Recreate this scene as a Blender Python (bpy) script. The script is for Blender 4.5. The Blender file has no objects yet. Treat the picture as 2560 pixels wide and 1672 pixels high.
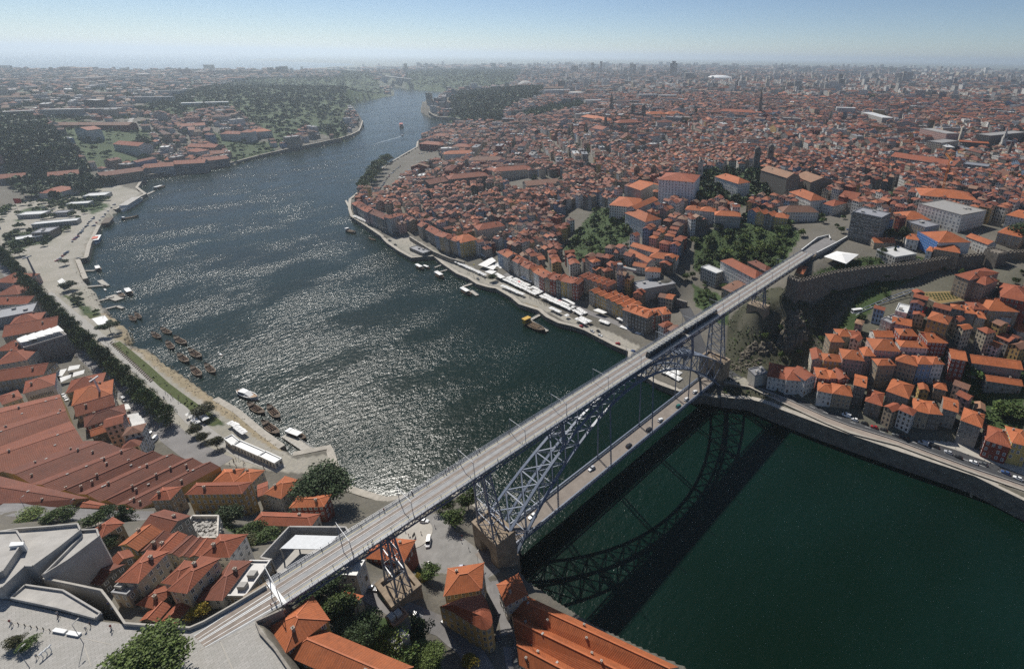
import bpy, bmesh, math, random
import numpy as np
from mathutils import Vector, Matrix
rnd = random.Random(7)
SC = bpy.context.scene
COL = SC.collection
R = math.radians
# ------------------------------------------------------------------ camera (solved from the bridge's known size)
W, H = 2560., 1672.
CAM = np.array([-173.32369, -144.82414, 211.43625]); YAW, PIT, ROL, FPX = .71227, -.39686, .01443, 1270.15
CX, CY = 1561.6985, 673.5677   # principal point: the frame is a crop of a wider shot
FW = np.array([math.cos(PIT)*math.cos(YAW), math.cos(PIT)*math.sin(YAW), math.sin(PIT)])
_r = np.cross(FW, [0, 0, 1.]); _r /= np.linalg.norm(_r); _u = np.cross(_r, FW)
RX = math.cos(ROL)*_r + math.sin(ROL)*_u; UX = -math.sin(ROL)*_r + math.cos(ROL)*_u
TL = {1: (0, 100, 2.7674), 2: (850, 100, 2.7674), 3: (1700, 100, 2.7674), 4: (0, 620, 2.7674), 5: (850, 560, 2.7674),
      6: (1700, 560, 2.7674), 7: (0, 1112, 2.7674), 8: (850, 1112, 2.7674), 9: (1700, 1112, 2.7674), 10: (1440, 820, 5.55),
      11: (1140, 1080, 4.569), 0: (0, 0, 1/1.07613)}
def ray(t, x, y):
    o = TL[t]; px, py = o[0]+x/o[2], o[1]+y/o[2]
    d = FW + (px-CX)/FPX*RX + (CY-py)/FPX*UX
    return d/np.linalg.norm(d)
def P(t, x, y, z=0.):
    "the point of the place at height z that the survey photograph shows at (x, y) of tile t"
    d = ray(t, x, y); k = (z-CAM[2])/d[2] if d[2] < -1e-4 else 60000.
    return CAM + d*min(max(k, 0), 60000.)
def pol(t, pts, z=0.): return [P(t, x, y, z)[:2] for x, y in pts]
def proj(X):
    d = np.asarray(X, float)-CAM; z = d@FW
    return np.stack([CX+FPX*(d@RX)/z, CY-FPX*(d@UX)/z], -1)
def inpoly(x, y, poly):
    x = np.asarray(x, float); y = np.asarray(y, float)
    if x.size <= 8:
        p = np.asarray(poly, float); q = np.roll(p, -1, 0); X, Y = x.reshape(-1, 1), y.reshape(-1, 1)
        with np.errstate(divide='ignore', invalid='ignore'): k = ((p[:, 1] > Y) != (q[:, 1] > Y)) & (X < (q[:, 0]-p[:, 0])*(Y-p[:, 1])/(q[:, 1]-p[:, 1])+p[:, 0])
        return (k.sum(1) % 2 == 1).reshape(x.shape)
    x = np.asarray(x, float); y = np.asarray(y, float); c = np.zeros(x.shape, bool); n = len(poly)
    for i in range(n):
        x0, y0 = poly[i]; x1, y1 = poly[(i+1) % n]
        k = (y0 > y) != (y1 > y)
        if y1 != y0: c ^= k & (x < (x1-x0)*(y-y0)/(y1-y0)+x0)
    return c
def pdist(x, y, line, closed=True):
    x = np.asarray(x, float); y = np.asarray(y, float)
    if x.size <= 600:
        p = np.asarray(line, float); q = np.roll(p, -1, 0)
        if not closed: p, q = p[:-1], q[:-1]
        e = q-p; X, Y = x.reshape(-1, 1), y.reshape(-1, 1); t = np.clip(((X-p[:, 0])*e[:, 0]+(Y-p[:, 1])*e[:, 1])/((e*e).sum(1)+1e-9), 0, 1)
        return np.sqrt(((X-p[:, 0]-t*e[:, 0])**2+(Y-p[:, 1]-t*e[:, 1])**2).min(1)).reshape(x.shape)
    d = np.full(x.shape, 1e18); n = len(line)
    for i in range(n if closed else n-1):
        x0, y0 = line[i]; x1, y1 = line[(i+1) % n]; dx, dy = x1-x0, y1-y0; L = dx*dx+dy*dy+1e-9
        t = np.clip(((x-x0)*dx+(y-y0)*dy)/L, 0, 1)
        d = np.minimum(d, (x-x0-t*dx)**2+(y-y0-t*dy)**2)
    return np.sqrt(d)
# ------------------------------------------------------------------ object helpers
def prop(o, label=None, cat=None, group=None, kind=None):
    if label: o['label'] = label
    if cat: o['category'] = cat
    if group: o['group'] = group
    if kind: o['kind'] = kind
    return o
def empty(name, loc=(0, 0, 0), rz=0, label=None, cat=None, group=None):
    o = bpy.data.objects.new(name, None); COL.objects.link(o); o.empty_display_size = .5
    o.location = loc; o.rotation_euler = (0, 0, rz)
    return prop(o, label, cat, group)
def link(name, me, parent=None, col=None):
    o = bpy.data.objects.new(name, me); COL.objects.link(o)
    if parent is not None: o.parent = parent
    if col is not None: o.color = (*col, 1)
    return o
class MB:
    "collects faces of one mesh; f = list of (verts, material slot, colour, uv)"
    def __init__(s): s.v = []; s.f = []; s.m = []; s.c = []; s.uv = []
    def poly(s, pts, m=0, c=(1, 1, 1), uv=None):
        k = len(s.v); s.v += [tuple(map(float, p)) for p in pts]; s.f.append(tuple(range(k, k+len(pts)))); s.m.append(m); s.c.append(c)
        s.uv.append(uv or [(0, 0)]*len(pts)); return s
    def box(s, lo, hi, m=0, c=(1, 1, 1), M=None, bottom=True):
        x0, y0, z0 = lo; x1, y1, z1 = hi
        q = [(x0, y0, z0), (x1, y0, z0), (x1, y1, z0), (x0, y1, z0), (x0, y0, z1), (x1, y0, z1), (x1, y1, z1), (x0, y1, z1)]
        if M is not None: q = [tuple(M @ Vector(p)) for p in q]
        for f in ((4, 5, 6, 7), (0, 1, 5, 4), (1, 2, 6, 5), (2, 3, 7, 6), (3, 0, 4, 7)) + (((3, 2, 1, 0),) if bottom else ()):
            s.poly([q[i] for i in f], m, c)
        return s
    def bar(s, a, b, w, h=None, m=0, c=(1, 1, 1), up=(0, 0, 1)):
        a = Vector(a); b = Vector(b); d = b-a; L = d.length
        if L < 1e-6: return s
        d /= L; u = Vector(up)
        if abs(d.dot(u)) > .97: u = Vector((1, 0, 0))
        x = d.cross(u).normalized(); z = x.cross(d); h = h or w
        q = [p + x*sx*w/2 + z*sz*h/2 for p in (a, b) for sx, sz in ((-1, -1), (1, -1), (1, 1), (-1, 1))]
        for f in ((0, 1, 2, 3), (7, 6, 5, 4), (0, 4, 5, 1), (1, 5, 6, 2), (2, 6, 7, 3), (3, 7, 4, 0)):
            s.poly([q[i] for i in f], m, c)
        return s
    def tube(s, pts, rad, n=8, m=0, c=(1, 1, 1), cap=True):
        rings = []
        for i, p in enumerate(pts):
            p = Vector(p); d = (Vector(pts[min(i+1, len(pts)-1)])-Vector(pts[max(i-1, 0)])).normalized()
            u = Vector((0, 0, 1)) if abs(d.z) < .9 else Vector((1, 0, 0))
            x = d.cross(u).normalized(); z = x.cross(d); r_ = rad[i] if hasattr(rad, '__len__') else rad
            rings.append([p + (x*math.cos(2*math.pi*k/n)+z*math.sin(2*math.pi*k/n))*r_ for k in range(n)])
        for a, b in zip(rings, rings[1:]):
            for k in range(n): s.poly([a[k], a[(k+1) % n], b[(k+1) % n], b[k]], m, c)
        if cap: s.poly(rings[0][::-1], m, c); s.poly(rings[-1], m, c)
        return s
    def prism(s, poly, z0, z1, m=0, c=(1, 1, 1), top=True, mtop=None):
        a = sum(poly[i][0]*poly[(i+1) % len(poly)][1]-poly[(i+1) % len(poly)][0]*poly[i][1] for i in range(len(poly)))
        if a < 0: poly = poly[::-1]
        n = len(poly); f0 = z0 if hasattr(z0, '__len__') else [z0]*n; f1 = z1 if hasattr(z1, '__len__') else [z1]*n
        for i in range(n):
            j = (i+1) % n; L = math.dist(poly[i][:2], poly[j][:2])
            s.poly([(*poly[i][:2], f0[i]), (*poly[j][:2], f0[j]), (*poly[j][:2], f1[j]), (*poly[i][:2], f1[i])], m, c,
                   [(0, f0[i]), (L, f0[j]), (L, f1[j]), (0, f1[i])])
        if top: s.poly([(*poly[i][:2], f1[i]) for i in range(n)], m if mtop is None else mtop, c, [tuple(p[:2]) for p in poly])
        return s
    def mesh(s, name, mats):
        me = bpy.data.meshes.new(name)
        me.from_pydata(s.v, [], s.f)
        for m in (mats if isinstance(mats, (list, tuple)) else [mats]): me.materials.append(m)
        me.polygons.foreach_set('material_index', s.m)
        cnt = [len(f) for f in s.f]
        at = me.color_attributes.new('Col', 'FLOAT_COLOR', 'CORNER')
        cc = np.repeat(np.array([(*c, 1.) for c in s.c], np.float32).reshape(-1, 4), cnt, 0)
        at.data.foreach_set('color', cc.ravel())
        uvl = me.uv_layers.new(name='UVMap'); uvl.data.foreach_set('uv', np.array([p for u in s.uv for p in u], np.float32).ravel())
        me.update(); return me
    def obj(s, name, mats, parent=None, col=None): return link(name, s.mesh(name, mats), parent, col)
# ------------------------------------------------------------------ materials
class NT:
    def __init__(s, name):
        s.m = bpy.data.materials.new(name); s.m.use_nodes = True; s.t = s.m.node_tree; s.n = s.t.nodes
        s.b = s.n['Principled BSDF']; s.b.inputs['Roughness'].default_value = .8; s.b.inputs['Specular IOR Level'].default_value = .3
    def new(s, typ, **kw):
        n = s.n.new(typ)
        for k, v in kw.items():
            if k in n.inputs: n.inputs[k].default_value = v
            else: setattr(n, k, v)
        return n
    def l(s, a, b): s.t.links.new(a, b); return s
    def coord(s, kind='Object'): return s.new('ShaderNodeTexCoord').outputs[kind]
    def geo(s, k='Position'): return s.new('ShaderNodeNewGeometry').outputs[k]
    def noise(s, vec, scale, detail=4, rough=.55, out='Fac'):
        n = s.new('ShaderNodeTexNoise', Scale=scale, Detail=detail, Roughness=rough); s.l(vec, n.inputs['Vector']); return n.outputs[out]
    def mapr(s, v, a, b, c, d):
        n = s.new('ShaderNodeMapRange'); s.l(v, n.inputs[0])
        for i, x in enumerate((a, b, c, d)): n.inputs[i+1].default_value = x
        return n.outputs[0]
    def math(s, op, a, b=None):
        n = s.new('ShaderNodeMath', operation=op)
        for i, v in enumerate((a, b)):
            if v is None: continue
            if isinstance(v, (int, float)): n.inputs[i].default_value = v
            else: s.l(v, n.inputs[i])
        return n.outputs[0]
    def mix(s, f, a, b, typ='MIX'):
        n = s.new('ShaderNodeMix', data_type='RGBA', blend_type=typ)
        for i, v in ((0, f), (6, a), (7, b)):
            if isinstance(v, (int, float)): n.inputs[i].default_value = v
            elif isinstance(v, tuple): n.inputs[i].default_value = (*v, 1)
            else: s.l(v, n.inputs[i])
        return n.outputs[2]
    def src(s, att): return s.new('ShaderNodeAttribute', attribute_name='Col').outputs['Color'] if att else s.new('ShaderNodeObjectInfo').outputs['Color']
    def scalevec(s, v, x, y, z):
        n = s.new('ShaderNodeVectorMath', operation='MULTIPLY'); s.l(v, n.inputs[0]); n.inputs[1].default_value = (x, y, z); return n.outputs[0]
    def bump(s, h, strength=.3, dist=.1):
        n = s.new('ShaderNodeBump', Strength=strength, Distance=dist); s.l(h, n.inputs['Height']); s.l(n.outputs[0], s.b.inputs['Normal'])
    def base(s, c):
        if isinstance(c, tuple): s.b.inputs['Base Color'].default_value = (*c, 1)
        else: s.l(c, s.b.inputs['Base Color'])
        return s
def plain(name, col=None, att=False, rough=.8, var=.35, scale=.6, metal=0., spec=.3):
    m = NT(name); c = m.src(att) if col is None else col
    n = m.noise(m.geo(), scale, 5, .65)
    m.base(m.mix(1., m.mapr(n, .25, .75, 1-var, 1+var), c, 'MULTIPLY') if False else m.mix(m.mapr(n, .3, .72, 0, 1), m.mix(1., c, (1-var,)*3, 'MULTIPLY'), m.mix(1., c, (1+var*.5,)*3, 'MULTIPLY')))
    m.b.inputs['Roughness'].default_value = rough; m.b.inputs['Metallic'].default_value = metal; m.b.inputs['Specular IOR Level'].default_value = spec
    return m.m
def roof_mat(name, att):
    m = NT(name); c = m.src(att); p = m.geo(); uv = m.coord('UV')
    patch = m.noise(p, .16, 5, .7); fine = m.noise(p, 1.3, 3, .6)
    streak = m.noise(m.scalevec(uv, 1.6, .12, 1), 1., 3, .6)
    c1 = m.mix(m.mapr(patch, .38, .66, 0, .8), c, m.mix(1., c, (.56, .56, .60), 'MULTIPLY'))
    c1 = m.mix(m.mapr(streak, .45, .75, 0, .5), c1, m.mix(1., c, (1.35, 1.2, 1.05), 'MULTIPLY'))
    c1 = m.mix(m.mapr(fine, .5, .72, 0, .6), c1, m.mix(1., c, (.6, .55, .55), 'MULTIPLY'))
    big = m.noise(p, .05, 3, .6); c1 = m.mix(m.mapr(big, .45, .68, 0, .5), c1, m.mix(1., c, (.75, .85, .9), 'MULTIPLY')); vo = m.new('ShaderNodeTexVoronoi', Scale=1.1); m.l(p, vo.inputs['Vector']); c1 = m.mix(m.mapr(vo.outputs['Distance'], .1, .7, .25, 0), c1, m.mix(1., c, (1.3, 1.15, 1.), 'MULTIPLY'))
    w = m.new('ShaderNodeTexWave', Scale=.42, Distortion=.4, bands_direction='X'); m.l(uv, w.inputs['Vector'])
    c1 = m.mix(m.mapr(w.outputs['Fac'], .0, .45, .24, 0), c1, m.mix(1., c, (.45, .4, .4), 'MULTIPLY'))
    m.base(c1); m.b.inputs['Roughness'].default_value = .75
    m.bump(w.outputs['Fac'], .3, .1)
    return m.m
def wall_mat(name, att, windows):
    m = NT(name); c = m.src(att); p = m.geo()
    n = m.noise(p, .35, 5, .7); c1 = m.mix(m.mapr(n, .4, .75, 0, .5), c, m.mix(1., c, (.6, .57, .53), 'MULTIPLY'))
    st = m.noise(m.scalevec(p, 1.2, 1.2, .1), 1., 3, .6)
    c1 = m.mix(m.mapr(st, .5, .8, 0, .45), c1, m.mix(1., c, (.5, .48, .45), 'MULTIPLY'))
    if windows:
        uv = m.coord('UV')
        b = m.new('ShaderNodeTexBrick', offset=0., squash=1.); m.l(uv, b.inputs['Vector'])
        b.inputs['Scale'].default_value = 1.; b.inputs['Brick Width'].default_value = 2.5; b.inputs['Row Height'].default_value = 3.2
        b.inputs['Mortar Size'].default_value = .72; b.inputs['Mortar Smooth'].default_value = .05
        b.inputs['Color1'].default_value = (.03, .035, .045, 1); b.inputs['Color2'].default_value = (.13, .12, .11, 1); b.inputs['Bias'].default_value = -.25
        c1 = m.mix(b.outputs['Fac'], b.outputs['Color'], c1)
        m.l(m.mapr(b.outputs['Fac'], 0, 1, .25, .85), m.b.inputs['Roughness'])
    m.base(c1); return m.m
M = {}
M['roof'] = roof_mat('clay_tile', False); M['roof_far'] = roof_mat('clay_tile_far', True)
M['wall'] = wall_mat('plaster', False, False); M['wallw'] = wall_mat('plaster_windowed', False, True); M['wall_far'] = wall_mat('plaster_far', True, True)
M['paint'] = plain('paint', None, False, .45, .12, .5); M['paint_att'] = plain('paint_by_face', None, True, .5, .12, .5)
M['stone_att'] = plain('stone_by_face', None, True, .85, .4, .5)
M['stone'] = plain('stone', None, False, .85, .42, .45)
M['canvas'] = plain('canvas', (.8, .79, .76), False, .8, .1, .3)
M['steel'] = plain('bridge_steel', (.175, .205, .265), False, .38, .25, .4, .0, .5)
M['glass'] = plain('window_glass', (.035, .042, .05), False, .12, .3, .5, 0, .6)
M['dark'] = plain('dark', (.03, .03, .032), False, .6, .2)
M['wood'] = plain('wood', (.11, .07, .045), False, .7, .35, 1.)
M['concrete'] = plain('concrete', (.42, .4, .37), False, .8, .22, .25)
M['asphalt'] = plain('asphalt', (.1, .1, .105), False, .85, .22, .2)
M['white'] = plain('white_paint', (.75, .75, .73), False, .5, .08)
def setts():
    m = NT('granite_paving'); p = m.geo(); n = m.noise(p, .5, 5, .7); f = m.noise(p, 6., 2, .6); b = m.new('ShaderNodeTexBrick', Scale=.33); m.l(p, b.inputs['Vector']); b.inputs['Mortar Size'].default_value = .012; b.inputs['Color1'].default_value = (.43, .41, .38, 1); b.inputs['Color2'].default_value = (.35, .34, .31, 1); b.inputs['Mortar'].default_value = (.19, .18, .165, 1)
    c = m.mix(m.mapr(n, .35, .7, 0, .55), b.outputs['Color'], (.31, .29, .26)); m.base(m.mix(m.mapr(f, .4, .7, 0, .35), c, (.2, .19, .175))); m.b.inputs['Roughness'].default_value = .85; return m.m
M['setts'] = setts()
M['rubber'] = plain('rubber', (.02, .02, .02), False, .8, .1)
# ------------------------------------------------------------------ terrain heights: spot heights read off the photograph
SPOT = {
 6: [(310,1060,10.3),(700,1180,11.3),(1000,1330,11.8),(1500,1530,12.3),(750,1160,12.3),(1200,1300,12.8),(1900,1560,13.8),(1000,1050,18),(1400,1080,19),(1200,900,27),
     (1700,870,33),(1900,980,28),(2300,1020,28),(1500,760,38),(1800,780,42),(2000,560,49),(2300,540,53),(1750,520,49),(2000,430,55),(2300,330,61),(1700,690,44),
     (2100,1150,19),(2300,1350,16.8),(420,960,11.8),(600,960,13.8),(800,910,16.8),(760,620,41),(560,560,45),(740,520,46),(1200,440,47),(1600,390,51),(2050,335,55),
     (930,260,59),(900,640,36),(950,760,22),(1100,660,33),(1300,250,58),(1600,250,60),(2200,180,66),(1250,130,61),(620,490,42),(680,400,47),(430,600,35),(370,770,20),
     (280,410,23),(500,415,31),(150,850,11.8),(70,590,16.8),(200,480,20),(180,330,27),(60,350,23),(300,180,40),(550,150,48),(100,150,38),(750,80,57),(860,60,60),(450,30,54),(200,50,49),
     (1000,980,16.3),(700,820,15.8),(620,700,30),(2350,760,34),(2250,880,30),(2000,700,44)],
 3: [(1200,1420,61),(1100,1340,61),(900,1250,60),(1000,1150,63),(700,1100,63),(300,1170,57),(100,1170,54),(200,900,66),(600,990,71),(800,1010,71),(1100,950,63),(1500,900,62),
     (1300,1080,62),(1700,1000,67),(2000,1050,70),(2300,1200,73),(1800,1200,68),(1700,1400,65),(2200,1400,69),(2100,800,62),(1600,800,66),(1000,800,61),(600,760,60),(200,700,62),
     (400,560,71),(800,560,71),(1200,600,69),(1800,650,75),(2300,650,79),(500,420,77),(1200,450,80),(1900,420,85),(2300,400,88),(1000,330,80),(2000,300,86),(500,300,76),(2300,260,88),(1500,250,84)],
 2: [(2200,1180,52),(1970,1310,36),(2180,1330,39),(1700,1350,27),(1850,1250,36),(1900,1190,44),(2050,1000,56),(1000,1500,6),(1300,1400,9),(700,1300,7),(300,1250,7),(600,1100,9),
     (1000,1100,13),(900,1050,11),(1300,1060,18),(1500,1000,21),(1800,950,35),(2000,850,44),(1700,750,44),(1400,800,25),(1100,900,16),(800,850,9),(1500,650,45),(1800,660,60),
     (1250,650,34),(1000,700,22),(1300,570,48),(1900,560,69),(2300,560,72),(900,650,9),(1100,560,32),(1000,480,42),(1300,430,56),(900,400,60),(1200,340,68),(740,520,9),(860,570,10),
     (1500,380,68),(1900,400,72),(1000,240,66),(1500,250,72),(2000,260,75),(740,215,60),(420,215,40),(100,230,60),(250,290,45),(360,340,6),(150,380,8),(100,300,46),(300,200,50),(700,420,30),(740,300,40),(770,365,7),
     (300,1000,5),(400,1000,6),(450,900,6),(600,780,6),(1500,1500,9),(1250,1200,12)],
 5: [(1300,310,11),(1600,260,17),(1750,200,24),(1800,380,18),(1900,340,23),(2000,310,27),(2150,300,29),(2250,400,28),(2250,530,12),(2330,600,12),(600,160,5),(900,300,5),(1200,390,5),(1500,500,5),(1800,640,6),(2000,700,7),(2150,760,8),(1400,380,7),(1800,580,8)],
 1: [(100,965,10),(300,965,10),(250,1075,7),(900,950,8),(1150,885,8),(1300,850,8),(800,865,16),(500,865,22),(100,800,44),(300,690,50),(50,600,60),(700,760,28),(900,720,33),(1000,640,41),
     (1300,690,22),(1450,745,14),(1250,790,15),(1600,650,28),(1850,650,25),(1900,705,14),(2100,650,19),(1700,530,44),(2000,560,35),(1500,520,48),(2280,610,9),(700,600,46),(1000,560,50),
     (500,520,58),(200,520,60),(800,480,62),(1200,470,60),(1700,450,56),(2100,480,44),(2300,450,42),(300,350,72),(1000,380,68),(1500,350,68),(2000,350,66),(2300,330,66),(500,215,82),
     (850,245,60),(1200,225,66),(1500,215,70),(0,215,80),(1900,235,64),(2300,230,64),(500,206,-8),(850,237,-8),(1200,215,-8),(0,203,-8),(1500,205,-8),(1850,224,-8),(250,207,-8),(400,170,-15),(1200,165,-15),(50,150,-15),(700,130,-15),(2100,170,-12),(1600,120,-15)],
 4: [(100,600,7),(250,240,6),(60,380,7),(100,900,8),(100,1200,10),(0,1500,13),(600,900,6),(900,1200,6),(1100,1350,6)],
 7: [(300,260,11),(800,330,11),(1000,330,12),(300,500,27),(0,470,30),(1050,505,20),(200,540,32),(700,560,35),(1250,600,37),(900,620,41),(1600,600,30),(1850,600,22),(1450,440,12),(1700,430,10),(2200,400,8),
     (2300,540,13),(1100,900,45),(1500,800,42),(1600,1000,47),(1000,1080,50),(1350,1180,50),(900,820,44),(650,900,45),(2100,700,40),(2000,900,46),(2200,1120,46),(2100,1300,50)],
 8: [(100,920,29),(250,1020,28),(390,1110,28),(300,960,28),(150,1150,31),(430,830,14),(560,900,19),(520,1020,27),(620,1050,20),(850,1200,18),(1100,1450,18),(700,1450,22),(350,1350,32),(100,1300,40),(0,1350,46),(650,1300,23),(1100,1100,12),(1180,1350,16),(1500,1300,5),(1900,1500,5),(1400,1500,8)],
 9: [(1500,20,12.3),(2300,300,13.3),(2300,40,14.8)],
}
_sp = np.array([(*P(t, x, y, z)[:2], z) for t, L in SPOT.items() for x, y, z in L] +
               [(*(CAM[:2]+d*np.array([math.cos(a), math.sin(a)])), z) for a, d, z in
                ((.2, 12000, 95), (-.1, 9000, 95), (.5, 15000, 95), (.8, 18000, 80), (.95, 14000, 60), (1.15, 12000, 5), (1.3, 11000, -15), (1.6, 12000, -15), (.5, 40000, 110), (.1, 40000, 110), (.9, 40000, 60), (1.4, 40000, -15),
                 (-.3, 700, 60), (-.5, 300, 20), (-1., 200, 8), (2.2, 600, 40), (2.6, 300, 40), (3.1, 150, 62), (-2., 100, 50), (2.0, 3500, 60), (-.5, 3000, 90), (1.75, 9000, -15))])
def _lg(x, y):
    dx, dy = np.asarray(x, float)-CAM[0], np.asarray(y, float)-CAM[1]
    return np.arctan2(dy, dx), .5*np.log(dx*dx+dy*dy+900.)
_a, _l = _lg(_sp[:, 0], _sp[:, 1]); _K = np.sqrt((_a[:, None]-_a)**2+(_l[:, None]-_l)**2+1e-4)
_n = len(_a); _A = np.zeros((_n+1, _n+1)); _A[:_n, :_n] = _K - 4e-3*np.eye(_n); _A[_n, :_n] = _A[:_n, _n] = 1
_w = np.linalg.solve(_A, np.append(_sp[:, 2], 0))
# river outline (waterline)
SB = [(8,2900,1800),(8,2380,1575),(8,1780,1285),(8,1310,1010),(8,1240,930),(8,1225,770),(8,1130,640),(8,1000,480),(8,880,400),(8,790,372),(8,640,372),(8,320,435),(8,190,400),(8,20,335),(4,2290,1450),(4,2285,1425),(4,2040,1475),(4,1960,1425),
      (4,1800,1305),(4,1650,1175),(4,1500,1085),(4,1420,1015),(4,1270,905),(4,1150,835),(4,1060,745),(4,960,715),(4,880,695),(4,915,635),(4,860,565),(4,760,475),(4,680,375),(4,600,245),(4,545,105),(4,605,95),
      (1,605,1530),(1,625,1440),(1,690,1310),(1,800,1195),(1,1010,1085),(1,950,1040),(1,1005,965),(1,1220,928),(1,1600,865),(1,1800,815),(1,1980,778),(1,2200,738),(2,0,705),(2,80,675),(2,130,640),(2,160,590),(2,125,545),
      (2,70,500),(2,40,460),(2,60,440),(2,150,418),(2,260,402),(2,385,382),(2,365,350),(2,330,318),(2,300,290)]
NB = [(2,345,290),(2,370,318),(2,440,333),(2,560,347),(2,690,357),(2,780,380),(2,760,420),(2,690,455),(2,600,470),(2,572,485),(2,578,505),(2,620,530),(2,700,553),(2,800,573),(2,870,590),(2,800,615),(2,640,650),(2,540,715),(2,535,755),(2,440,810),(2,350,865),
      (2,200,970),(2,155,1055),(2,75,1120),(2,72,1190),(2,90,1245),(2,180,1305),(5,300,110),(5,340,150),(5,420,205),(5,505,252),(5,570,245),(5,660,240),(5,720,292),(5,820,362),(5,900,395),(5,960,435),(5,1040,458),(5,1090,465),(5,1200,530),(5,1250,575),(5,1385,618),
      (5,1440,665),(5,1520,705),(5,1620,728),(5,1700,755),(5,1900,860),(5,2010,905),(10,760,660),(10,1000,720),(10,1100,800),(10,1350,905),(10,1500,960),(10,1640,1030),(10,1760,1015),(10,2000,1070),(6,470,1275),(6,700,1375),(6,1000,1490),(6,1180,1555),(9,1500,140),(9,2000,310),(9,2380,505),(9,3200,900)]
sb = [P(*q)[:2] for q in SB]; nb = [P(*q)[:2] for q in NB]
RIV = sb + nb + [np.array([900., -1500.]), np.array([-200., -1500.])]
# flat pads: (polygon in tile coords, height, blend)
PADS = [
 (pol(7, [(-300,1040),(60,1075),(660,1215),(860,1240),(1310,1285),(1830,985),(1955,1110),(1770,1215),(2000,1560),(2010,1800),(-400,1800)], 62), 62, 5),
 (pol(8, [(420,620),(560,495),(690,470),(800,600),(910,690),(1110,870),(1000,930),(680,880),(480,820),(430,720)], 11.2), 11.2, 8),
 (pol(4, [(-60,60),(90,60),(250,-40),(560,60),(560,110),(740,460),(880,690),(960,710),(1150,830),(1420,1010),(1650,1160),(1960,1400),(2040,1460),(2300,1420),(2280,1580),(1560,1500),(1100,1330),(860,1150),(650,880),(480,640),(330,450),(60,210)], 5), 5, 15),
 (pol(1, [(0,1540),(-40,1200),(250,1090),(500,1030),(800,1000),(950,1040),(1000,1085),(800,1190),(690,1300),(620,1430),(600,1540)], 5), 5, 25),
 (pol(5, [(310,110),(420,200),(520,250),(660,235),(820,360),(960,430),(1090,460),(1250,540),(1440,610),(1700,745),(2000,900),(2080,850),(1900,760),(1600,650),(1330,500),(1050,370),(850,270),(650,180),(480,85),(400,90)], 4), 4, 3),
 (pol(6, [(310,1055),(430,1060),(750,1180),(1000,1280),(1500,1470),(2000,1700),(1900,1750),(1180,1530),(700,1240),(480,1130),(310,1090)], 11.3), 11.3, 4),
 (pol(9, [(1380,-50),(1900,-20),(2380,130),(2700,260),(2700,470),(2380,325),(1500,10)], 11.3), 11.3, 4),
 (pol(2, [(350,865),(540,745),(690,800),(600,870),(420,960),(300,1060),(160,1060),(200,960)], 5), 5, 20),
]
PADB = [(np.array(p), z, bl, min(q[0] for q in p), max(q[0] for q in p), min(q[1] for q in p), max(q[1] for q in p)) for p, z, bl in PADS]
RVA = np.array(RIV)
def Hn(x, y):
    x = np.atleast_1d(np.asarray(x, float)); y = np.atleast_1d(np.asarray(y, float)); out = np.empty(x.shape)
    for i in range(0, len(x), 20000):
        a, l = _lg(x[i:i+20000], y[i:i+20000])
        out[i:i+20000] = np.sqrt((a[:, None]-_a)**2+(l[:, None]-_l)**2+1e-4) @ _w[:_n] + _w[_n]
    far = np.hypot(x-CAM[0], y-CAM[1])
    out = np.where(far < 2700, np.maximum(out, 3.2), out)
    for poly, z, bl, x0, x1, y0, y1 in PADB:
        k = (x > x0-bl) & (x < x1+bl) & (y > y0-bl) & (y < y1+bl)
        if not k.any(): continue
        kx, ky = x[k], y[k]; t = np.clip(1-pdist(kx, ky, poly)/bl, 0, 1); t = t*t*(3-2*t); t = np.where(inpoly(kx, ky, poly), 1., t)
        out[k] = out[k]*(1-t)+z*t
    out = np.where(inpoly(x, y, RVA), -4., out)
    return out
def Hs(x, y): return float(Hn(x, y)[0])
def G(t, x, y, up=0.):
    "point `up` metres above the ground that tile t shows at (x, y)"
    d = ray(t, x, y); ks = np.concatenate([np.arange(30, 1200, 2.), np.geomspace(1200, 30000, 600)]); Q = CAM+ks[:, None]*d
    h = Hn(Q[:, 0], Q[:, 1])+up; h = np.where(h < up, up, h)
    i = int(np.argmax(Q[:, 2] < h)); i = max(i, 1)
    a, b = Q[i-1], Q[i]; fa, fb = a[2]-h[i-1], b[2]-h[i]; f = fa/(fa-fb+1e-9)
    return a+(b-a)*min(max(f, 0), 1)
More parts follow.
